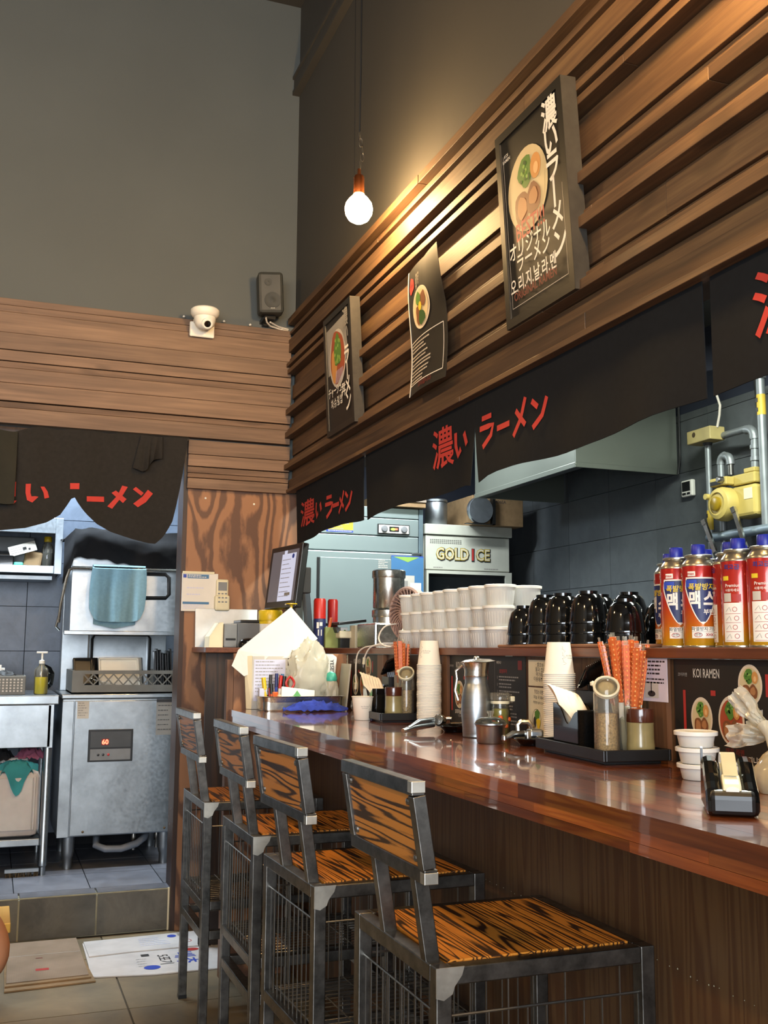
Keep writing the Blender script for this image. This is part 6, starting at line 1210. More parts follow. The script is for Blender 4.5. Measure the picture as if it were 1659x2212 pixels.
        for q in range(13):
            pc = m_ + dd * ((q + .5) / 13)
            for s_ in (-1, 1):
                dm.cbox(pc + sd * .0065 * s_, (.0014, .0014, .0032)); dm.cbox(pc + sd.cross(dd.normalized()) * .0031 * s_, (.0026, .0026, .0034))
        obj('dots', dm, 'wrap_dot', sl, kind='stuff'); obj('film_tip', MB().bar(e, e + (e - b).normalized() * .009, .0095, .0012, up=(math.cos(a), math.sin(a), 0)), 'clear_plastic', ck)
condiments('on the near tray', 'near', (1.100, 1.735), -.085, (.050, .082), (.108, .052), (.112, .108)); condiments('on the far tray', 'far', (1.098, 2.955), -.09, (.112, .096), (.064, .075), (.116, .158))
# ------------------------------------------------------------------ pitcher, pots, presses
pt_ = thing('steel_pitcher', 'brushed steel water pitcher with spouted lid', 'pitcher', (1.156, 2.41, CZ + .0005)); c = (1.156, 2.41, CZ + .0005)
obj('body', MB().lathe([(0.0336, 0), (0.0347, .002), (0.0347, .010), (0.0354, .012), (0.0354, .024), (0.0361, .027), (0.0387, .060), (0.0380, .090), (0.0341, .115), (0.0297, .131), (0.0288, .133), (0.0288, .149), (0.0297, .151)], 36, c), 'stainless_brushed', pt_, smooth=25); obj('neck', MB().lathe([(0.0297, .151), (0.0304, .154), (0.0295, .163), (0.0330, .180), (0.0347, .186)], 36, c), 'polished_steel', pt_, smooth=True)
mb = MB().lathe([(.0363, .185), (.0380, .187), (.0275, .192), (.0060, .195), (.0065, .199), (.004, .2015), (0, .202)], 36, c); mb.v = [(x + (max(0, (x - c[0])) * .32 if y < c[1] + .02 else 0), y - max(0, (x - c[0])) * .12, z + max(0, x - c[0]) * .10) for x, y, z in mb.v]; obj('spouted_lid', mb, 'polished_steel', pt_, smooth=True)
obj('handle', MB().tube([(1.128, 2.43, CZ + .178), (1.114, 2.442, CZ + .165), (1.116, 2.440, CZ + .145), (1.112, 2.443, CZ + .115), (1.118, 2.437, CZ + .09)], .0035, 8), 'polished_steel', pt_, smooth=True)
sgp = thing('steel_pot', 'small steel condiment pot with clear domed lid in front of the pitcher', 'pot', (1.114, 2.245, CZ + .0005)); c = (1.114, 2.245, CZ + .0005)
obj('pot', MB().lathe([(.0310, 0), (.0330, .003), (.0345, .038), (.0370, .042), (.0385, .043), (.0385, .046), (.0365, .046), (.033, .041), (.032, .004), (0, .004)], 32, c), 'stainless', sgp, smooth=True); obj('glass_lid', MB().lathe([(.0372, .0465), (.034, .052), (.024, .058), (.008, .061)], 28, c), 'clear_glass', sgp, smooth=True); obj('lid_knob', MB().lathe([(.006, .060), (.0058, .066), (.0085, .070), (.0085, .074), (0, .075)], 16, c), 'clear_plastic', sgp, smooth=True); obj('contents', MB().lathe([(0, .036), (.032, .036)], 20, c), 'print_orange', sgp)
oj = thing('pickle_jar', 'clear glass jar with clip lid and red peppers in yellow oil', 'jar', (1.205, 2.375, CZ + .0005)); c = (1.205, 2.375, CZ + .0005)
obj('glass', MB().lathe([(.0235, 0), (.0255, .003), (.0255, .030), (.0268, .036), (.0262, .044), (.0255, .055), (.0268, .062), (.0245, .070), (.0230, .078), (.0230, .092)], 28, c), 'clear_glass', oj, smooth=True); obj('oil', MB().lathe([(.0240, .003), (.0240, .066), (.0225, .072), (0, .0722)], 24, c), 'oil_liquid', oj, smooth=True); obj('lid', MB().lathe([(.0250, .092), (.0268, .094), (.0268, .106), (.0235, .111), (0, .112)], 28, c), 'clear_plastic', oj, smooth=True); obj('seal', MB().lathe([(.0242, .084), (.0242, .091)], 24, c, False, False), 'cream_plastic', oj, smooth=True); obj('clip', MB().box(1.225, 1.236, 2.352, 2.362, CZ + .09, CZ + .103), 'cream_plastic', oj, bevel=.002)
for k, (a, z) in enumerate(((3.6, .045), (4.3, .05), (4.9, .030), (5.4, .046), (4.6, .038))): obj('red_pepper', MB().lathe([(0, -.007), (.006, -.004), (.007, 0), (.005, .005), (0, .007)], 10, (c[0] + .0225 * math.cos(a), c[1] + .0225 * math.sin(a), c[2] + z)), 'orange_plastic', oj, smooth=True)
def dish(label, x, y): 
    t = thing('black_dish', label, 'dish', (x, y, CZ + .0005), 0, 'small black dishes'); c = (x, y, CZ + .0005)
    obj('dish', MB().lathe([(.030, 0), (.032, .004), (.048, .014), (.0535, .016), (.0530, .0180), (.046, .0155), (.030, .006), (0, .006)], 32, c), 'black_gloss', t, smooth=True); return t
def spn(label, x, y, rz): 
    t = thing('teaspoon', label, 'spoon', (x, y, CZ + .0185), 0, 'flat wooden scoops'); m_ = Matrix.Translation((x, y, CZ + .018)) @ Matrix.Rotation(rz, 4, 'Z'); obj('bowl', MB().lathe([(0, 0), (.018, .002), (.024, .005), (.0235, .006), (.016, .0035), (0, .0015)], 20, sx=1.35).xf(m_), 'polished_steel', t, smooth=True); return t
def press(label, p0, p1, head, mat='polished_steel'):
    t = thing('garlic_press', label, 'garlic press', p0, 0, 'garlic presses on the dishes'); p0, p1, hd_ = Vector(p0), Vector(p1), Vector(head); d_ = (p1 - p0).normalized()
    obj('lower_handle', MB().tube([p0, p0 + (p1 - p0) * .3 + Vector((0, 0, .003)), p1], [.006, .0085, .0075], 10), 'stainless', t, smooth=True); obj('handle_tip', MB().tube([p0 - d_ * .006, p0 + d_ * .004], [.0062, .0066], 10), 'weld_bare', t, smooth=True)
    obj('upper_handle', MB().tube([p0 + Vector((.012, .004, .006)), p0 + (p1 - p0) * .45 + Vector((.006, .002, .016)), p1 + Vector((0, 0, .012))], [.004, .007, .007], 10), 'stainless', t, smooth=True)
    fd = Vector((-.75, -.62, .12)).normalized(); z = Vector((0, 0, 1)); q = z.rotation_difference(fd).to_matrix()
    hh = obj('chamber', MB().lathe([(.0135, -.018), (.0145, -.010), (.0145, .004), (.0130, .006), (.0125, .0045), (0, .0045)], 22, hd_, rot=q), 'polished_steel', t, smooth=True)
    hm = MB()
    for i in range(-3, 4):
        for j in range(-3, 4):
            if i * i + j * j < 11: hm.lathe([(.0011, .0046), (.0011, .0056)], 5, hd_ + q @ Vector((i * .0032, j * .0032, 0)), rot=q)
    obj('perforations', hm, 'print_ink', hh, kind='stuff'); obj('plunger', MB().tube([hd_ - fd * .016, hd_ - fd * .030 + Vector((0, 0, .004))], [.009, .006], 10), 'polished_steel', t, smooth=True); obj('hinge', MB().tube([hd_ + Vector((.016, -.012, .004)), hd_ + Vector((.028, -.020, .004))], .0045, 10), 'polished_steel', t, smooth=True)
dish('small black dish under the garlic press left of the pitcher', 1.176, 2.585); press('garlic press with perforated round head, left of the pitcher', (1.010, 2.535, CZ + .010), (1.115, 2.590, CZ + .020), (1.132, 2.590, CZ + .032)); spn('flat pale scoop lying on the dish left of the pitcher', 1.19, 2.58, .3)
dish('small black dish under the garlic press right of the steel pot', 1.182, 2.165); spn('flat pale scoop on the dish right of the steel pot', 1.205, 2.13, .2)
g2 = thing('garlic_press', 'garlic press lying flat with raised chrome loop, right of the steel pot', 'garlic press', (1.14, 2.18, CZ + .02)); 
obj('lower_handle', MB().tube([(1.112, 2.165, CZ + .018), (1.135, 2.170, CZ + .026), (1.168, 2.172, CZ + .026)], [.006, .008, .007], 10), 'stainless', g2, smooth=True); obj('handle_tip', MB().cbox((1.108, 2.163, CZ + .018), (.010, .014, .014)), 'polished_steel', g2, bevel=.003); obj('chamber', MB().cbox((1.180, 2.150, CZ + .028), (.034, .040, .020), Matrix.Rotation(-.25, 3, 'Z')), 'stainless', g2, bevel=.006); obj('hinge_block', MB().cbox((1.158, 2.142, CZ + .025), (.012, .014, .020)), 'polished_steel', g2, bevel=.002); obj('loop', MB().tube([(1.158, 2.19, CZ + .028), (1.158, 2.192, CZ + .045), (1.166, 2.19, CZ + .052), (1.182, 2.185, CZ + .052), (1.190, 2.18, CZ + .042), (1.190, 2.18, CZ + .03)], .006, 8), 'polished_steel', g2, smooth=True)
# ------------------------------------------------------------------ tubs, tape dispenser and bag
wt = None
for k in range(3):
    p = (1.140 - .002 * k, 1.503, CZ + .0005 + .0272 * k); lb = ['lowest', 'middle', 'topmost'][k] + ' white lidded sauce tub in the short stack beside the tape dispenser'
    if wt is None:
        wt = thing('sauce_tub', lb, 'tub', p, 0, 'white sauce tubs'); obj('tub', MB().lathe([(.0265, 0), (.0280, .002), (.0320, .0215)], 30), 'milky_plastic', wt, smooth=True, w=False); obj('food', MB().lathe([(.0260, .001), (.0310, .0205)], 24), 'white_plastic', wt, smooth=True, w=False); obj('lid', MB().lathe([(.0325, .0205), (.0365, .0200), (.0368, .0262), (.0350, .0270), (.0335, .0258), (0, .0258)], 30), 'white_plastic', wt, smooth=True, w=False)
    else: dup(wt, p, .4 * k, lb)
td = thing('tape_dispenser', 'glossy black desktop tape dispenser with cream tape hub', 'tape dispenser', (.955, 1.195, CZ + .0005), math.radians(-34))
# local frame: front of the dispenser towards -y
z0 = 0
def side(x0, x1, k=0):
    prof = [(-.056, 0), (.055, 0), (.060, .012), (.058, .042), (.046, .064), (.024, .071), (.004, .066), (-.016, .052), (-.034, .043), (-.050, .036), (-.060, .020), (-.060, .006)]
    return MB().prism(prof, x1 - x0, lambda a, b, c: (x0 + c, a, b))
obj('left_cheek', side(-.034, -.0135), 'black_gloss', td, w=False, bevel=.008); obj('right_cheek', side(.0135, .034), 'black_gloss', td, w=False, bevel=.008)
obj('front_block', MB().prism([(-.062, .002), (.052, .002), (.054, .020), (-.014, .020), (-.034, .022), (-.050, .036), (-.063, .028)], .058, lambda a, b, c: (-.029 + c, a, b)), 'black_plastic', td, w=False, bevel=.006)
tr_ = obj('tape_roll', MB().lathe([(.017, -.0095), (.031, -.0095), (.031, .0095), (.017, .0095), (.017, -.0095)], 36, (0, .018, .046), False, False, rot=Matrix.Rotation(PI / 2, 3, 'Y')), 'tape_film', td, smooth=40, w=False); obj('hub', MB().lathe([(.0168, -.011), (.0168, .011)], 24, (0, .018, .046), rot=Matrix.Rotation(PI / 2, 3, 'Y')), 'cream_plastic', tr_, smooth=True, w=False)
obj('tape_guide', MB().prism([(-.056, .026), (-.016, .022), (-.010, .046), (-.026, .052), (-.052, .040)], .024, lambda a, b, c: (-.012 + c, a, b)), 'cream_plastic', td, w=False, bevel=.003)
obj('pulled_tape', MB().add([(-.0095, -.034, .0505), (.0095, -.034, .0505), (.0095, .005, .0765), (-.0095, .005, .0765)], [(0, 1, 2, 3)]), 'tape_film', td, w=False); obj('label', MB().lathe([(0, 0), (.0085, .0), (.0085, .0006), (0, .0006)], 20, (0, -.0555, .033), rot=Matrix.Rotation(PI / 2 - .2, 3, 'X'), sy=.7), 'paper_white', td, w=False); obj('cutter_fin', MB().prism([(.030, .052), (.046, .050), (.040, .082), (.034, .080)], .003, lambda a, b, c: (-.034 + c, a, b)), 'black_plastic', td, w=False)
bgs = thing('plastic_bag', 'knotted clear plastic bag of yellow noodles at the right edge of the counter', 'bag', (1.165, 1.325, CZ + .0005))
def lump(cx, cy, z0, rx, ry, rz, seed, amp=.16, fl=.35):
    def fn(u, v):
        a = u * 2 * PI; b = -PI / 2 + v * PI; q = 1 + amp * noise.noise(Vector((math.cos(a) * 1.8 + seed, math.sin(a) * 1.8, b * 1.6))) + .05 * math.sin(a * 7 + b * 3)
        z = math.sin(b); z = z if z > -fl else -fl
        return (cx + rx * q * math.cos(b) * math.cos(a), cy + ry * q * math.cos(b) * math.sin(a), z0 + rz * (z + fl))
    return MB().sheet(fn, 30, 16)
obj('noodles', lump(1.172, 1.318, CZ + .001, .044, .050, .038, 2, .10), 'salad_yellow', bgs, smooth=True); obj('bag_body', lump(1.172, 1.318, CZ + .0008, .054, .060, .052, 4, .16), 'bag_film', bgs, smooth=True)
obj('twisted_neck', MB().tube([(1.168, 1.325, CZ + .050), (1.166, 1.338, CZ + .068), (1.164, 1.352, CZ + .086), (1.166, 1.368, CZ + .100)], [.030, .016, .009, .011], 10), 'bag_pale', bgs, smooth=True)
def ear(seed, p0, p1, wd, sd):
    p0, p1, sd = Vector(p0), Vector(p1), Vector(sd).normalized(); nn = (p1 - p0).cross(sd).normalized()
    def fn(u, v):
        c_ = p0 + (p1 - p0) * v; q = noise.noise(Vector((u * 3 + seed, v * 4, seed))); q2 = noise.noise(Vector((u * 9 + seed, v * 9, 3)))
        ww = wd * (.22 + .78 * math.sin(min(1, v * 1.15) * PI * .5)) * (1 - .35 * max(0, v - .75) * 4 * abs(u - .5))
        return c_ + sd * (u - .5) * ww + nn * (.014 * q + .006 * q2 + .004 * math.sin(u * 13 + seed)) + (p1 - p0) * (.12 * q2 * v)
    return MB().sheet(fn, 22, 16)
obj('bag_ear', ear(2.3, (1.166, 1.358, CZ + .092), (1.158, 1.432, CZ + .150), .040, (.3, -.5, .8)), 'bag_pale', bgs, smooth=True); obj('bag_ear', ear(5.1, (1.165, 1.352, CZ + .084), (1.150, 1.440, CZ + .078), .042, (.2, .1, 1)), 'bag_pale', bgs, smooth=True); obj('bag_ear', ear(9.4, (1.168, 1.36, CZ + .088), (1.178, 1.405, CZ + .112), .040, (.1, -.3, 1)), 'bag_film', bgs, smooth=True)
# ------------------------------------------------------------------ far end: steel pan full of odds and ends
pn_ = thing('steel_pan', 'rectangular stainless pan holding pens and odds and ends', 'pan', (1.05, 3.68, CZ + .0005)); x0, x1, y0, y1, zz = .905, 1.205, 3.61, 3.745, CZ + .0005
def rrect(x0, x1, y0, y1, r, n=5):
    P = []
    for cx, cy, a0 in ((x1 - r, y1 - r, 0), (x0 + r, y1 - r, PI / 2), (x0 + r, y0 + r, PI), (x1 - r, y0 + r, 1.5 * PI)):
        for k in range(n + 1): a = a0 + PI / 2 * k / n; P.append((cx + r * math.cos(a), cy + r * math.sin(a)))
    return P
o_ = rrect(x0, x1, y0, y1, .025); i_ = rrect(x0 + .003, x1 - .003, y0 + .003, y1 - .003, .022); lip = rrect(x0 - .008, x1 + .008, y0 - .008, y1 + .008, .032); n_ = len(o_)
vs = [(x, y, zz) for x, y in rrect(x0 + .008, x1 - .008, y0 + .008, y1 - .008, .02)] + [(x, y, zz + .048) for x, y in o_] + [(x, y, zz + .051) for x, y in lip] + [(x, y, zz + .052) for x, y in i_] + [(x, y, zz + .004) for x, y in i_]
fs = [(j * n_ + k, j * n_ + (k + 1) % n_, (j + 1) * n_ + (k + 1) % n_, (j + 1) * n_ + k) for j in range(4) for k in range(n_)] + [tuple(range(n_ - 1, -1, -1)), tuple(range(4 * n_, 5 * n_))]
obj('pan', MB().add(vs, fs), 'polished_steel', pn_, smooth=35)
zp = zz + .0045
bcl = rag('blue_cloth', 'crumpled royal blue cleaning cloth in front of the steel pan', 1.075, 3.555, CZ + .001, .115, .040, .034, 'blue_cloth', 4)
mg = thing('magazine', 'pale printed booklet standing open behind the steel pan', 'booklet', (.93, 3.768, CZ + .0005)); obj('left_page', MB().add([(.868, 3.772, 1.128), (.895, 3.757, 1.130), (.898, 3.757, CZ + .001), (.880, 3.772, CZ + .001), (.868, 3.778, 1.128), (.895, 3.763, 1.130), (.898, 3.763, CZ + .001), (.880, 3.778, CZ + .001)], [(0, 1, 2, 3), (4, 5, 6, 7), (0, 1, 5, 4), (1, 2, 6, 5), (2, 3, 7, 6), (3, 0, 4, 7)]), 'paper_cream', mg); obj('right_page', MB().box(.896, 1.03, 3.757, 3.764, CZ + .001, 1.128), 'print_pale', mg)
F = Flat(plane_to((.896, 3.7566, CZ), (1, 0, 0), (0, 0, 1))); F.rect(.006, .03, .125, .18, 'print_lav', 1); F.lines(.012, .172, .12, 10, .012, 'print_grey', 2, .003, 8); F.build('print', mg)
ws_ = thing('white_paper', 'large white paper sheet leaning corner-up behind the clutter', 'paper', (.98, 3.775, 1.06))
obj('sheet', MB().add([(1.047, 3.786, 1.312), (1.150, 3.775, 1.195), (1.06, 3.752, 1.12), (.955, 3.762, 1.125), (.845, 3.772, 1.150)], [(0, 1, 2), (0, 2, 3), (0, 3, 4)]).add([(1.047, 3.7875, 1.312), (1.150, 3.7765, 1.195), (1.06, 3.7535, 1.12), (.955, 3.7635, 1.125), (.845, 3.7735, 1.150)], [(0, 1, 2), (0, 2, 3), (0, 3, 4)]), 'paper_white', ws_); obj('curled_corner', MB().add([(.845, 3.771, 1.150), (.955, 3.755, 1.128), (.905, 3.762, 1.07), (.868, 3.766, 1.055), (.822, 3.77, 1.093)], [(0, 1, 2), (0, 2, 3), (0, 3, 4)]), 'paper_white', ws_)
def crumple(name, label, cx, cy, z0, rx, ry, rz, mat, seed, cat='bag', amp=.22):
    def fn(u, v):
        a = u * 2 * PI; b = -PI / 2 + v * PI; d_ = Vector((math.cos(a) * math.cos(b), math.sin(a) * math.cos(b), math.sin(b)))
        q = 1 + amp * (.55 - 1.9 * abs(noise.noise(d_ * 1.5 + Vector((seed, 0, 0))))) + amp * .6 * (.4 - 1.3 * abs(noise.noise(d_ * 4.0 + Vector((0, seed, 0))))) + amp * .25 * (.3 - abs(noise.noise(d_ * 9 + Vector((0, 0, seed)))))
        z = max(d_.z * q, -.85); return (cx + rx * d_.x * q, cy + ry * d_.y * q, z0 + rz * (z + .85))
    return base_obj(name, MB().sheet(fn, 64, 40), mat, (cx, cy, z0), smooth=50, label=label, cat=cat)
crumple('plastic_bag', 'crumpled translucent cream plastic bag stuffed in the steel pan', 1.092, 3.70, zp + .002, .072, .036, .122, 'bag_pale', 3.1, amp=.34)
crumple('plastic_bag', 'small twisted cream bag with teal top at the right of the pan', 1.178, 3.69, zp + .001, .026, .026, .058, 'bag_pale', 8.2)
base_obj('teal_wrap', MB().lathe([(.021, 0), (.023, .010), (.018, .026), (.006, .034), (0, .035)], 14, (1.178, 3.69, zp + .098)), 'teal_plastic', (1.178, 3.69, zp + .098), smooth=True, label='teal knotted top above the small cream bag', cat='wrap')
wb_ = thing('paper_pouch', 'white paper pouch with black vertical lettering behind the pan', 'pouch', (1.19, 3.765, 1.05)); obj('pouch', MB().prism([(1.150, 1.040), (1.215, 1.040), (1.222, 1.125), (1.205, 1.136), (1.160, 1.138), (1.148, 1.120)], .02, lambda x, y, z: (x, 3.755 + z, y)), 'paper_white', wb_, bevel=.004); F = Flat(plane_to((1.185, 3.7546, 1.09), (1, 0, 0), (0, 0, 1))); F.text('YESEY', .016, 0, .020, 'print_ink', 1, .015, rot=-PI / 2); F.text('HOT', -.008, -.012, .014, 'print_ink', 1, .015, rot=-PI / 2); F.build('lettering', wb_); obj('backing', MB().box(1.16, 1.21, 3.757, 3.774, CZ + .001, 1.042), 'paper_cream', wb_)
base_obj('file_folder', MB().cbox((1.232, 3.70, 1.02), (.006, .10, .165), Matrix.Rotation(.10, 3, 'Y')), 'bag_pale', (1.232, 3.70, CZ + .001), label='translucent file folder standing right of the pan', cat='folder')
crumple('film_scrap', 'scrap of clear film on the counter right of the pan', 1.245, 3.60, CZ + .001, .018, .02, .022, 'clear_plastic', 5.5, 'film')
def pen(label, x, y, dx, mat, L=.115, cap=None, r=.005):
    t = thing('pen', label, 'pen', (x, y, zp), 0, 'pens in the steel pan'); e = Vector((x + dx, y + .010, zp + L)); b = Vector((x, y, zp))
    obj('barrel', MB().tube([b, e], r, 10), mat, t, smooth=True)
    if cap: obj('cap', MB().tube([b + (e - b) * .62, e + (e - b).normalized() * .003], r * 1.25, 10), cap, t, smooth=True)
pen('yellow highlighter standing at the left of the steel pan', .935, 3.69, -.010, 'yellow_plastic', .108, 'yellow_plastic', .0065); pen('dark red pen beside the highlighter', .948, 3.70, .006, 'red_plastic', .118, 'print_ink'); pen('black pen with orange barrel in the pan', .958, 3.69, -.004, 'orange_plastic', .085, 'black_plastic'); pen('blue pen leaning in the pan', .972, 3.70, .004, 'print_royal', .122, 'navy_print'); pen('red and white pen leaning in the pan', .978, 3.69, .012, 'print_white', .115, 'red_plastic'); pen('pale blue pen beside the scissors', .985, 3.705, .014, 'teal_towel', .12, 'print_sky'); pen('black marker beside the scissors', .995, 3.70, .010, 'black_plastic', .112, 'black_plastic', .006)
sz_ = thing('scissors', 'red-handled scissors standing in the steel pan', 'scissors', (1.015, 3.665, zp)); 
for s_ in (-1, 1):
    obj('handle_loop', MB().tube([(1.015 + s_ * (.002 + .013 * math.sin(k / 10 * PI)), 3.666, zp + .068 + .046 * k / 10) for k in range(11)] + [(1.015 + s_ * .001, 3.666, zp + .114)], .0045, 8), 'red_plastic', sz_, smooth=True)
    obj('blade', MB().bar((1.015 + s_ * .002, 3.666 + .002 * s_, zp), (1.015 - s_ * .002, 3.666 + .002 * s_, zp + .07), .010, .002), 'polished_steel', sz_)
base_obj('orange_lighter', MB().cbox((.955, 3.645, zp + .042), (.020, .012, .040)), 'orange_plastic', (.955, 3.645, zp), bevel=.003, label='orange lighter at the front of the steel pan', cat='lighter'); base_obj('cream_roll', MB().lathe([(.013, 0), (.014, .004), (.014, .04), (.01, .052), (0, .053)], 14, (.972, 3.638, zp)), 'paper_cream', (.972, 3.638, zp), smooth=True, label='cream plastic cap beside the orange lighter', cat='cap')
pk = thing('sachet', 'white sachet with green triangle lying on the pan edge', 'sachet', (1.03, 3.63, zp)); Rk = Matrix.Rotation(.12, 3, 'Y') @ Matrix.Rotation(-.35, 3, 'X'); obj('sachet', MB().cbox((1.035, 3.632, zp + .052), (.125, .010, .045), Rk), 'paper_white', pk, bevel=.003)
F = Flat(plane_to(Vector((1.035, 3.632, zp + .052)) + Rk @ Vector((-.0625, -.0056, -.0225)), Rk @ Vector((1, 0, 0)), Rk @ Vector((0, 0, 1)))); F.poly([(.015, .004), (.105, .010), (.075, .014), (.058, .036), (.044, .014)], 'green_print'); F.build('print', pk)
base_obj('pill_box', MB().cbox((.922, 3.70, zp + .055), (.028, .02, .035)), 'print_lav', (.922, 3.70, zp + .035), bevel=.002, label='small pale printed carton at the left end of the pan', cat='carton')
# ------------------------------------------------------------------ floor: flattened cartons, low stool, seated guest
cb1 = thing('flattened_carton', 'brown corrugated carton flattened on the floor as a mat', 'cardboard', (.24, 4.17, .001)); 
def quad(p, z0, z1): return MB().prism(p, z1 - z0, z0=z0)
obj('top_flap', quad([(.115, 4.445), (.372, 4.445), (.378, 3.945), (.105, 3.935)], .010, .015), 'corrugated_card', cb1); obj('lower_flap', quad([(.105, 4.43), (.365, 4.43), (.398, 3.895), (.098, 3.875)], .001, .006), 'cardboard', cb1); obj('fold_edge', quad([(.104, 3.938), (.380, 3.948), (.386, 3.925), (.100, 3.910)], .006, .012), 'cardboard', cb1)
F = Flat(lambda u, v, h: (u, v, .0152 + h)); F.rect(.205, 4.045, .250, 4.070, 'print_red', 1); F.rect(.21, 4.20, .235, 4.207, 'print_dark_red', 1); F.rect(.108, 4.25, .372, 4.253, 'print_pale', 1); F.build('print', cb1)
cb2 = thing('flattened_carton', 'white printed carton flattened on the floor beside the step', 'cardboard', (.63, 4.15, .001)); obj('lower_flap', quad([(.392, 4.39), (.42, 4.41), (.905, 4.40), (.93, 3.90), (.60, 3.905), (.386, 3.945), (.390, 4.1)], .001, .005), 'white_card', cb2); obj('upper_flap', quad([(.396, 4.395), (.86, 4.415), (.86, 4.20), (.56, 4.20), (.40, 4.185)], .0055, .0095), 'white_card', cb2)
F = Flat(lambda u, v, h: (u, v, .0098 + h)); F.lines(.60, 4.36, .72, 5, .024, 'print_lav', 1, .006, 3); F.ell(.735, 4.365, .018, .020, 'print_royal', 1, 16); F.rect(.76, 4.36, .80, 4.40, 'print_grey', 1); F.ring(.785, 4.28, .015, .02, .003, 'print_red', 1); F.build('print', cb2)
F = Flat(lambda u, v, h: (u, v, .0053 + h)); F.ell(.780, 4.17, .028, .020, 'print_red', 1, 18); F.ell(.605, 3.985, .030, .026, 'print_royal', 1, 18); F.text('배추', .735, 4.07, .085, 'print_royal', 1, .012, rot=-PI / 2); F.text('5포기', .66, 4.07, .055, 'print_ink', 1, .01, rot=-PI / 2); F.rect(.585, 4.13, .615, 4.16, 'print_ink', 1); F.lines(.56, 4.10, .60, 4, .03, 'print_grey', 1, .004, 2); F.build('print', cb2)
ls = thing('low_stool', 'low yellow wooden stool at the left picture edge', 'stool', (-.06, 3.72, .001)); obj('seat', MB().box(-.20, .100, 3.60, 3.84, .262, .292), 'yellow_wood', ls, bevel=.003)
for x, y in ((.045, 3.625), (.045, 3.815), (-.17, 3.625), (-.17, 3.815)): obj('leg', MB().prism([(-.020, .262), (.048 if x > 0 else .02, .262), (.012, .001), (-.014, .001)], .024, lambda a, b, c, x=x, y=y: (x + a, y - .012 + c, b)), 'yellow_wood', ls, bevel=.002)
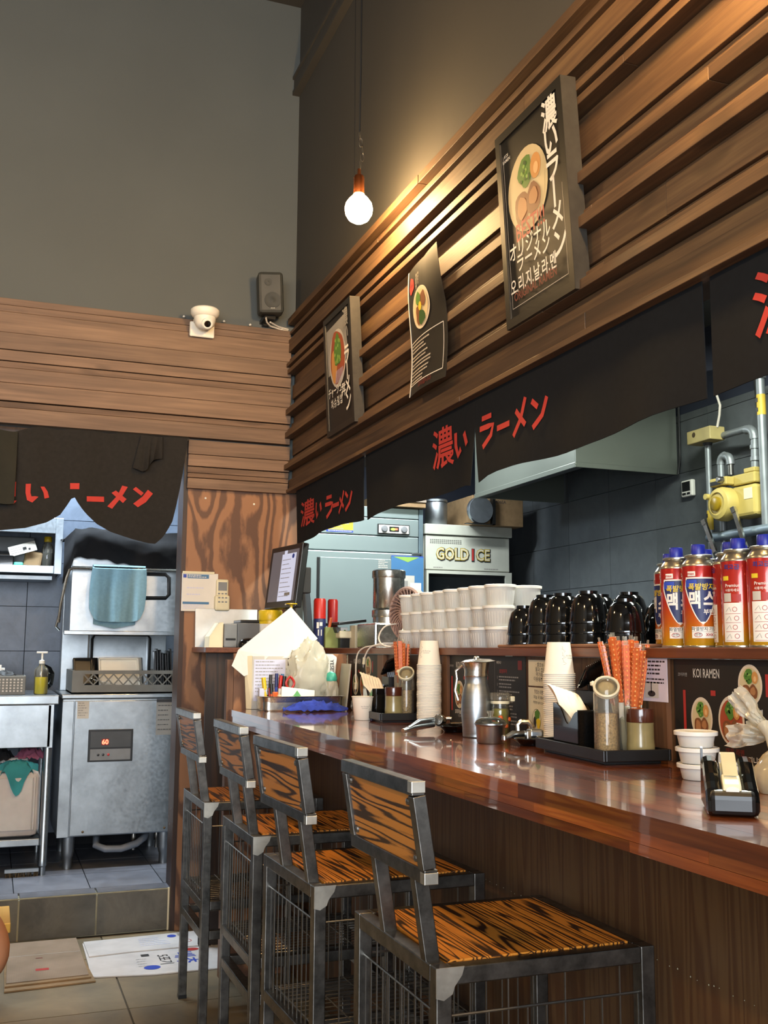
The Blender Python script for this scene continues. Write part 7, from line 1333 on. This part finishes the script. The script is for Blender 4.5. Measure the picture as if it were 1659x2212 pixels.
# ------------------------------------------------------------------ seated guest, only the elbow shows at the left edge
pc = thing('guest_chair', 'plain wooden chair under the seated guest, left of the picture', 'chair', (-.42, 1.60, 0)); obj('seat', MB().box(-.62, -.22, 1.40, 1.80, .425, .45), 'yellow_wood', pc, bevel=.004)
for x in (-.60, -.24):
    for y in (1.42, 1.78): obj('leg', MB().box(x - .018, x + .018, y - .018, y + .018, 0, .425), 'yellow_wood', pc)
for x in (-.60, -.24): obj('back_post', MB().box(x - .016, x + .016, 1.402, 1.432, .45, .86), 'yellow_wood', pc)
for z in (.62, .76): obj('back_slat', MB().box(-.584, -.256, 1.408, 1.426, z, z + .07), 'yellow_wood', pc)
def person():
    V = [(-.30, 1.60, .53), (-.30, 1.59, .68), (-.30, 1.58, .86), (-.30, 1.58, .985), (-.30, 1.585, 1.06), (-.30, 1.60, 1.14), (-.30, 1.62, 1.24),      # 0-6 spine, neck, head
         (-.14, 1.58, .975), (-.035, 1.60, .85), (.006, 1.612, .722), (-.08, 1.70, .672), (-.19, 1.80, .635), (-.21, 1.86, .62),                            # 7-12 right arm
         (-.46, 1.58, .975), (-.54, 1.60, .83), (-.56, 1.62, .705), (-.50, 1.72, .65), (-.40, 1.82, .635), (-.38, 1.88, .62),                                # 13-18 left arm
         (-.21, 1.62, .52), (-.20, 1.85, .54), (-.19, 2.03, .52), (-.19, 2.02, .30), (-.19, 2.01, .075), (-.19, 2.13, .035),                                  # 19-24 right leg
         (-.39, 1.62, .52), (-.41, 1.85, .54), (-.42, 2.03, .52), (-.42, 2.02, .30), (-.42, 2.01, .075), (-.42, 2.13, .035)]
    E_ = [(0, 1), (1, 2), (2, 3), (3, 4), (4, 5), (5, 6), (3, 7), (7, 8), (8, 9), (9, 10), (10, 11), (11, 12), (3, 13), (13, 14), (14, 15), (15, 16), (16, 17), (17, 18), (0, 19), (19, 20), (20, 21), (21, 22), (22, 23), (23, 24), (0, 25), (25, 26), (26, 27), (27, 28), (28, 29), (29, 30)]
    Rr = [.125, .12, .132, .10, .046, .078, .084, .062, .052, .054, .038, .029, .030, .062, .050, .044, .036, .029, .030, .085, .078, .060, .052, .040, .036, .085, .078, .060, .052, .040, .036]
    V = [(x - .12, y, z) for x, y, z in V]; V[8] = (-.105, 1.60, .862); V[9] = (.027, 1.612, .718); V[10] = (-.115, 1.705, .672)
    me = bpy.data.meshes.new('body'); me.from_pydata(V, E_, []); o = bpy.data.objects.new('body_source', me); COL.objects.link(o)
    m = o.modifiers.new('skin', 'SKIN'); m.use_smooth_shade = True
    for k, r in enumerate(Rr): me.skin_vertices[0].data[k].radius = (r, r * (.78 if k < 4 else 1))
    me.skin_vertices[0].data[0].use_root = True
    s = o.modifiers.new('sub', 'SUBSURF'); s.levels = 3; s.render_levels = 3
    dg = bpy.context.evaluated_depsgraph_get(); dg.update(); ev = bpy.data.meshes.new_from_object(o.evaluated_get(dg)); bpy.data.objects.remove(o)
    bm = bmesh.new(); bm.from_mesh(ev)
    for zc in (.80, 1.05, .085): bmesh.ops.bisect_plane(bm, geom=bm.verts[:] + bm.edges[:] + bm.faces[:], plane_co=(0, 0, zc), plane_no=(0, 0, 1))
    bm.to_mesh(ev); bm.free()
    for n in ('skin', 'shirt_grey', 'trouser_dark', 'black_matte'): ev.materials.append(M(n))
    for p in ev.polygons:
        c = p.center + Vector((.12, 0, 0)); up_arm = c.z > .80 and c.z < 1.05; k = 0
        if c.z < .56 and c.y > 1.55 and c.z < .60: k = 2
        if c.z <= .62 and c.y < 1.72 and abs(c.x + .3) < .16: k = 2
        if .60 < c.z < 1.05 and abs(c.x + .3) < .17: k = 1
        if up_arm: k = 1
        if c.z < .085: k = 3
        if (abs(c.x + .3) < .14 and c.y > 1.77 and .585 < c.z < .70): k = 0
        p.material_index = k
    ev.shade_smooth()
    body = bpy.data.objects.new('person', ev); COL.objects.link(body)
    tag(body, 'seated person in grey shirt, only the bent bare elbow enters at the left edge', 'person'); return body
pe = person()
hr = MB().lathe([(.0, .116), (.03, .113), (.058, .100), (.080, .072), (.092, .035), (.095, .0), (.092, -.035), (.084, -.065), (.070, -.085)], 32, (-.42, 1.602, 1.225), sy=1.08); hr.v = [tuple(Vector(p) + Vector((0, -.004, 0)) + (Vector(p) - Vector((-.42, 1.6, 1.22))).normalized() * .012 * noise.noise(Vector(p) * 38) + Vector((0, 0, .06 * max(0, (p[1] - 1.62) / .08) if p[2] < 1.24 else 0))) for p in hr.v]
obj('hair', hr, 'hair_dark', pe, smooth=True, w=False)
fc_ = MB()
for s_ in (-1, 1): fc_.lathe([(0, -.008), (.009, -.003), (.011, .004), (0, .008)], 10, (-.42 + s_ * .030, 1.692, 1.225))
obj('eyes', fc_, 'print_white', pe, w=False, smooth=True); obj('nose', MB().lathe([(.016, -.02), (.014, 0), (.006, .025), (0, .03)], 10, (-.42, 1.700, 1.19)), 'skin', pe, w=False, smooth=True); obj('mouth', MB().lathe([(0, -.005), (.02, 0), (0, .005)], 10, (-.42, 1.692, 1.155), sy=.4), 'print_dark_red', pe, w=False, smooth=True)
for s_ in (-1, 1):
    obj('ear', MB().lathe([(0, -.028), (.014, -.012), (.016, .010), (0, .028)], 10, (-.42 + s_ * .088, 1.62, 1.205), sx=.5), 'skin', pe, w=False, smooth=True)
    hx = -.335 if s_ > 0 else -.495
    hd_m = MB().lathe([(0, -.012), (.03, -.01), (.036, 0), (.03, .011), (0, .013)], 14, (hx, 1.885, .618), sx=.95, sy=1.1)
    for f_ in range(4): fx = hx + (f_ - 1.5) * .018; L_ = (.060, .070, .066, .050)[f_]; hd_m.tube([(fx, 1.905, .620), (fx, 1.905 + L_ * .6, .617), (fx, 1.905 + L_, .605)], [.0095, .0088, .0072], 8)
    hd_m.tube([(hx - s_ * .030, 1.875, .618), (hx - s_ * .050, 1.900, .616), (hx - s_ * .054, 1.925, .610)], [.011, .0098, .008], 8)
    obj('hand', hd_m, 'skin', pe, w=False, smooth=True)
